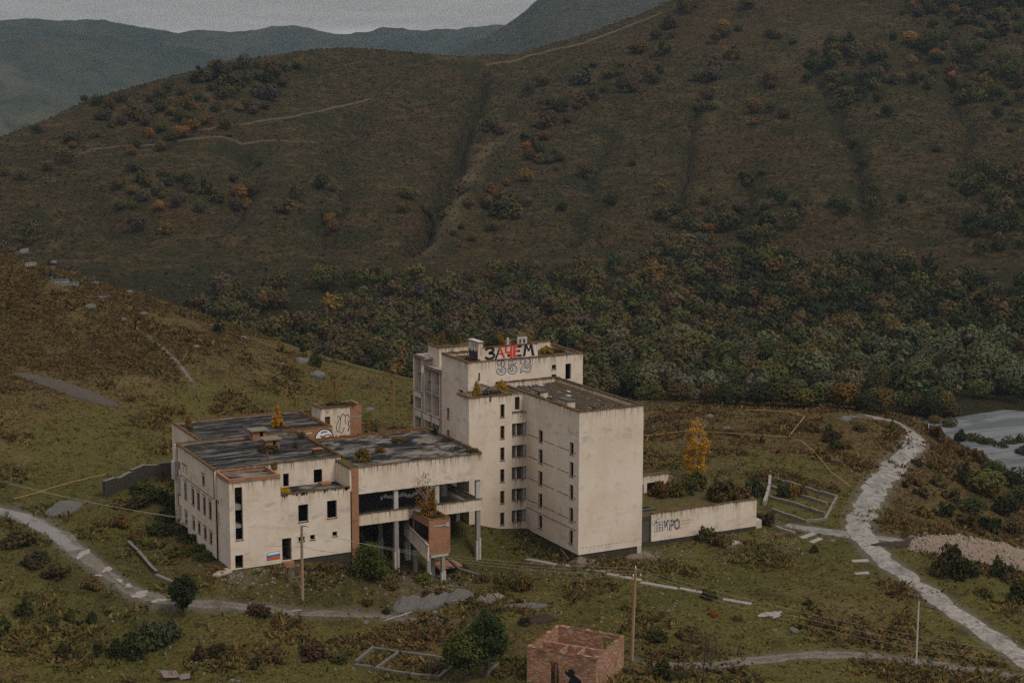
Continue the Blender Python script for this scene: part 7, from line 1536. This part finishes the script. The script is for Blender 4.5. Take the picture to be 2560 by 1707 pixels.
# ---------- boulders
def rock_mesh(seed):
    rng = np.random.default_rng(seed); n, m = 9, 12; V = []
    for i in range(n):
        for j in range(m):
            th = math.pi * i / (n - 1); ph = 2 * math.pi * j / m; d = np.array([math.sin(th) * math.cos(ph), math.sin(th) * math.sin(ph), math.cos(th)])
            k = 1 + .5 * fbm(np.array([d[0] * 1.6 + seed]), np.array([d[1] * 1.6 + d[2]]), 3, seed)[0]; V.append(d * k * np.array([.5, .42, .36]))
    F = [[i * m + j, (i + 1) * m + j, (i + 1) * m + (j + 1) % m, i * m + (j + 1) % m] for i in range(n - 1) for j in range(m)]
    return np_mesh("boulder", np.array(V), np.array(F), [ROCK])
RK = [rock_mesh(s) for s in (1, 2, 3, 4)]
for k, (x, y, s, lab) in enumerate([(226, 768, 3.0, "large grey boulder in the middle of the bracken hill"), (135, 657, 3.0, "pale boulder high on the hill below the graves"), (131, 669, 2.4, "second pale boulder high on the hill"), (323, 733, 2.6, "flat boulder on the hill crest"), (543, 814, 2.6, "boulder at the dark juniper on the crest"), (528, 816, 1.8, "small boulder left of the juniper on the crest"), (608, 846, 2.4, "pale boulder lower on the hill crest"), (760, 905, 3.4, "white boulder pair beside the green crest bush"), (748, 899, 2.2, "smaller white boulder beside the green crest bush"), (792, 940, 4.4, "long slab-like boulder low on the crest"), (706, 910, 1.4, "small stone on the crest slope"), (310, 800, 2.0, "grey stones in the bracken near the path"), (360, 786, 2.4, "pale stone heap in the bracken"), (490, 868, 2.0, "sunken grey boulder above the hill path"), (420, 885, 1.4, "pale stone beside the hill path"),
        (1774, 1043, 2.6, "light boulder at the far edge of the meadow left"), (1818, 1073, 2.2, "boulder behind the golden birch"), (2113, 1050, 3.4, "large pale boulder near the far road bend"), (2130, 1044, 2.0, "smaller boulder behind the pale one by the road bend"), (2086, 1155, 2.2, "whitish boulder in the meadow beside the pipe"), (1692, 1024, 1.6, "white stone at the meadow edge"), (1664, 1028, 1.4, "second white stone at the meadow edge"), (1632, 1066, 2.0, "brownish boulder beside the gable in the meadow"), (1984, 1577, 1.8, "round grey boulder below the pool in the grass"), (1936, 1576, 1.0, "small pale stone left of the round boulder"), (2146, 1586, 1.1, "pale stone in the lower right meadow"), (2172, 1587, 1.0, "neighbouring pale stone in the lower right meadow"), (2080, 1353, 1.2, "stone by the grey track"), (915, 1556, 1.4, "grey boulder on the lane verge left of the foundation"), (1087, 1530, 1.0, "grey stone below the gravel heaps"), (870, 1030, 1.6, "pale boulder behind the hall"), (925, 1025, 2.2, "fallen block in the grass behind the hall"), (580, 1700, .9, "white stone at the bottom edge"), (595, 1703, .8, "second white stone at the bottom edge"), (2280, 1345, 1.8, "pale blocks at the left tip of the gravel bank"), (2310, 1335, 1.6, "pale block at the top of the gravel bank tip")]):
    p = gpt(x, y); o = add("boulder", RK[k % 4]); s *= .85; o.location = (p.x, p.y, p.z + .02 * s); o.scale = (s, s, s * .75); o.rotation_euler = (0, 0, k * 1.3); tag(o, lab, "boulder", "boulders on hill and meadow")
# ---------- graves on the hill
for k, (x, y, w_, lab) in enumerate([(168, 713, 5.0, "wide railed grave with blue fence on the hill"), (150, 706, 3.6, "railed grave left of the blue fence"), (227, 706, 3.4, "dark railed grave at the right of the graveyard"), (122, 694, 2.6, "low dark grave railing at the left of the graveyard"), (70, 665, 3.0, "pale grave with cross stones near the left edge"), (55, 629, 3.2, "walled grave on the crest at the left edge"), (257, 742, 3.2, "brown wooden grave railing below the others"), (180, 680, 2.4, "dark upright grave railing near the crest")]):
    p = gpt(x, y); e = empty("grave", tuple(p)); tag(e, lab, "grave", "graves on the bracken hill"); e.rotation_euler = (0, 0, -.3 + .2 * k)
    c_ = plain("grave_blue", (.20, .24, .28), .8, .3, 3) if "blue" in lab else (WOOD if "brown" in lab else BLACKP if "dark" in lab else CONCP)
    MB().box(-w_ / 2, w_ / 2, -1.0, 1.0, -.5, .12).build("kerb", CAPC, e)
    for sx_ in (-.3, .3):
        MB().box(w_ * sx_ - .28, w_ * sx_ + .28, .55, .7, .1, 1.35).build("headstone", BLACKP if k % 2 else DCONC, e)
    for i_ in range(6):
        xx = -w_ / 2 + w_ * i_ / 5; MB().box(xx - .05, xx + .05, -1.0, -.92, .1, .85).build("railing_post", c_, e)
    MB().box(-w_ / 2, w_ / 2, -1.02, -.95, .7, .8).build("railing_bar", c_, e); MB().box(-w_ / 2, w_ / 2, -1.02, -.95, .3, .38).build("railing_bar", c_, e)
# ---------- wire fence on the hill and in the lower left
def fence(name, pts, h, label, mat, gap=2.2, bars=3):
    P = [gpt(x, y) for x, y in pts]; e = empty(name, tuple(P[0])); tag(e, label, "fence"); o = P[0]; tops = []
    for k in range(len(P) - 1):
        n = max(1, int((P[k + 1] - P[k]).length / gap))
        for j in range(n):
            q = P[k].lerp(P[k + 1], j / n); q.z = float(g_at(np.array(q.x), np.array(q.y))); q = q - o; tops.append(q); MB().box(q.x - .06, q.x + .06, q.y - .06, q.y + .06, q.z - .4, q.z + h).build("fence_post", mat, e)
    for b_ in range(bars):
        MB().tube([(q.x, q.y, q.z + h * (.3 + .3 * b_)) for q in tops], .02, 3).build("fence_wire", STAIN, e)
fence("wire_fence", [(405, 990), (440, 985), (495, 972)], 1.5, "dark wire fence on the hill above the dining roof", STAIN, 2.2); fence("wire_fence", [(0, 1700), (190, 1702), (300, 1703), (420, 1704)], 1.1, "rickety fence along the bottom left edge", WOOD, 2.6, 2)
# ---------- rusty implement lower left
p = gpt(430, 1700); e = empty("rusty_implement", tuple(p)); tag(e, "rusty upright implement with a tilted sheet at the bottom edge", "machine")
MB().tube([(0, 0, -.3), (.05, 0, 1.6), (.0, 0, 2.8), (.35, 0, 3.6)], [.06, .06, .05, .03], 6).build("mast", RUST, e); MB().tube([(.35, 0, 3.6), (.55, 0, 2.8), (.45, 0, 2.2)], .035, 5).build("hook", RUST, e)
o = MB().box(-1.3, .9, -.6, .6, 0, .05).build("tilted_sheet", plain("rusty_sheet", (.17, .13, .12), .7, .4, 3), e); o.location = (0, .2, .7); o.rotation_euler = (.5, .25, .3)
o = MB().box(-.6, .6, -.4, .4, 0, .05).build("tilted_sheet", MATS["rusty_sheet"], e); o.location = (1.5, -.2, .3); o.rotation_euler = (.6, -.2, -.5)
for dx in (-1.2, 1.1): MB().tube([(dx, -.3, -.2), (0, 0, 1.5)], .04, 5).build("strut", RUST, e)
# ---------- loose stones and litter around the ruins
def stones(n):
    rg = np.random.default_rng(61); spots = [(0, -2, 7), (10, -1.5, 4), (-46, 8.5, 3), (-39, 8.5, 3), (-20, 6, 8), (-30, 8, 5), (-8, 3, 8), (20, 2, 8), (34, 0, 7), (-15, -14, 14), (-60, -2, 14), (30, -18, 26), (-40, -26, 26), (40, 30, 26), (0, -32, 24)]
    Vs, Fs = [], []; base = np.array([[-.5, -.4, 0], [.5, -.45, 0], [.45, .5, 0], [-.5, .4, 0], [-.3, -.3, .5], [.35, -.2, .55], [.2, .3, .45], [-.25, .2, .6]]); q = np.array([[0, 1, 5, 4], [1, 2, 6, 5], [2, 3, 7, 6], [3, 0, 4, 7], [4, 5, 6, 7]])
    for k in range(n):
        cx_, cy_, s_ = spots[rg.integers(len(spots))]; X, Y = cx_ + rg.normal() * s_, cy_ + rg.normal() * s_ * .6
        if (-47.6 < X < -28.6 and Y > 10.3) or (-.2 < X < 10.7 and Y > -.2) or (-9.6 < X < 16 and Y > 15.3) or (13 < X < 34 and 3.8 < Y < 18): continue
        w_ = rg.uniform(.08, .34); a_ = rg.random() * 6.28; R2 = np.array([[math.cos(a_), -math.sin(a_), 0], [math.sin(a_), math.cos(a_), 0], [0, 0, 1]])
        Vs.append((base + rg.normal(size=(8, 3)) * .08) @ R2.T * w_ + np.array([X, Y, float(g_at(np.array(X), np.array(Y))) - .02])); Fs.append(q + 8 * (len(Vs) - 1))
    o = add("rubble", np_mesh("rubble", np.concatenate(Vs), np.concatenate(Fs), [plain("loose_stone", (.20, .175, .15), .95, .5, .6)])); tag(o, "loose stones and plaster bits strewn in the grass", "rubble", None, "stuff")
stones(1500)
def bank_stones(n):
    rg = np.random.default_rng(71); Vs, Fs = [], []; base = np.array([[-.5, -.4, -.3], [.5, -.45, -.3], [.45, .5, -.3], [-.5, .4, -.3], [-.3, -.3, .4], [.35, -.2, .45], [.2, .3, .35], [-.25, .2, .5]]); q = np.array([[0, 1, 5, 4], [1, 2, 6, 5], [2, 3, 7, 6], [3, 0, 4, 7], [4, 5, 6, 7]])
    V = np.array([v.co[:] for v in BANK.data.vertices])
    for k in range(n):
        p = V[rg.integers(len(V))] if k % 3 else V[rg.integers(len(V) // 2)]; w_ = rg.uniform(.12, .5) * (1.5 if rg.random() < .12 else 1)
        Vs.append((base + rg.normal(size=(8, 3)) * .1) * w_ + p + rg.normal(size=3) * np.array([.3, .3, .02])); Fs.append(q + 8 * (len(Vs) - 1))
    o = add("bank_stones", np_mesh("bank_stones", np.concatenate(Vs), np.concatenate(Fs), [plain("bank_stone", (.27, .215, .165), .95, .5, .5)])); tag(o, "pale stones strewn over the gravel bank", "stones", None, "stuff")
bank_stones(700)
# ---------- air between here and the far ranges
hz = Mat("haze"); hz.n.clear()
pv = hz.n.new("ShaderNodeVolumePrincipled"); pv.inputs["Color"].default_value = (.60, .80, 1.0, 1); pv.inputs["Density"].default_value = .000044; pv.inputs["Anisotropy"].default_value = 0.0
ho = hz.n.new("ShaderNodeOutputMaterial"); hz.l.new(pv.outputs[0], ho.inputs["Volume"])
if hasattr(hz.m, "homogeneous_volume"): hz.m.homogeneous_volume = True
try: hz.m.cycles.homogeneous_volume = True
except Exception: pass
HA = 8400.0
HTOP = max(max(v[2] for v in ob.bound_box) + ob.location.z for ob in COL.objects if ob.type == "MESH") + 6.0
o = MB().box(-HA, HA, -HA, HA, -140, HTOP).build("haze", hz.m); tag(o, "thin blue grey air over the valley", "haze", None, "stuff")

# ---------- low cloud resting over the far ranges, above the haze
cl = Mat("cloud"); cl.n.clear()
cv = cl.n.new("ShaderNodeVolumePrincipled"); cv.inputs["Color"].default_value = (1.0, 1.0, 1.0, 1); cv.inputs["Anisotropy"].default_value = .1
co = cl.n.new("ShaderNodeOutputMaterial"); cl.l.new(cv.outputs[0], co.inputs["Volume"])
cz0, cz1 = HTOP + 3.0, HTOP + 190.0
sp_ = cl.n.new("ShaderNodeSeparateXYZ"); cl.l.new(cl.n.new("ShaderNodeNewGeometry").outputs["Position"], sp_.inputs[0])
big_ = cl.noise(.0026, 5, cl.pos((1, 1, 1.6)), .6)
hgt = cl.ramp(sp_.outputs["Z"], cz0, cz0 + 80, -.30, .42, smooth=False)
cl.l.new(cl.math('MULTIPLY', cl.ramp(cl.math('ADD', big_, hgt), .49, .74), .008), cv.inputs["Density"])
c0 = CAM + np.array([FW[0], FW[1], 0]) / math.hypot(FW[0], FW[1]) * 5600
o = MB().box(-3600, 3600, -2300, 2300, cz0, cz1).build("low_cloud", cl.m); o.location = (c0[0], c0[1], 0); o.rotation_euler = (0, 0, -_y)
tag(o, "band of low grey cloud hiding the tops of the far mountains", "cloud", None, "stuff")
print("haze top", HTOP)
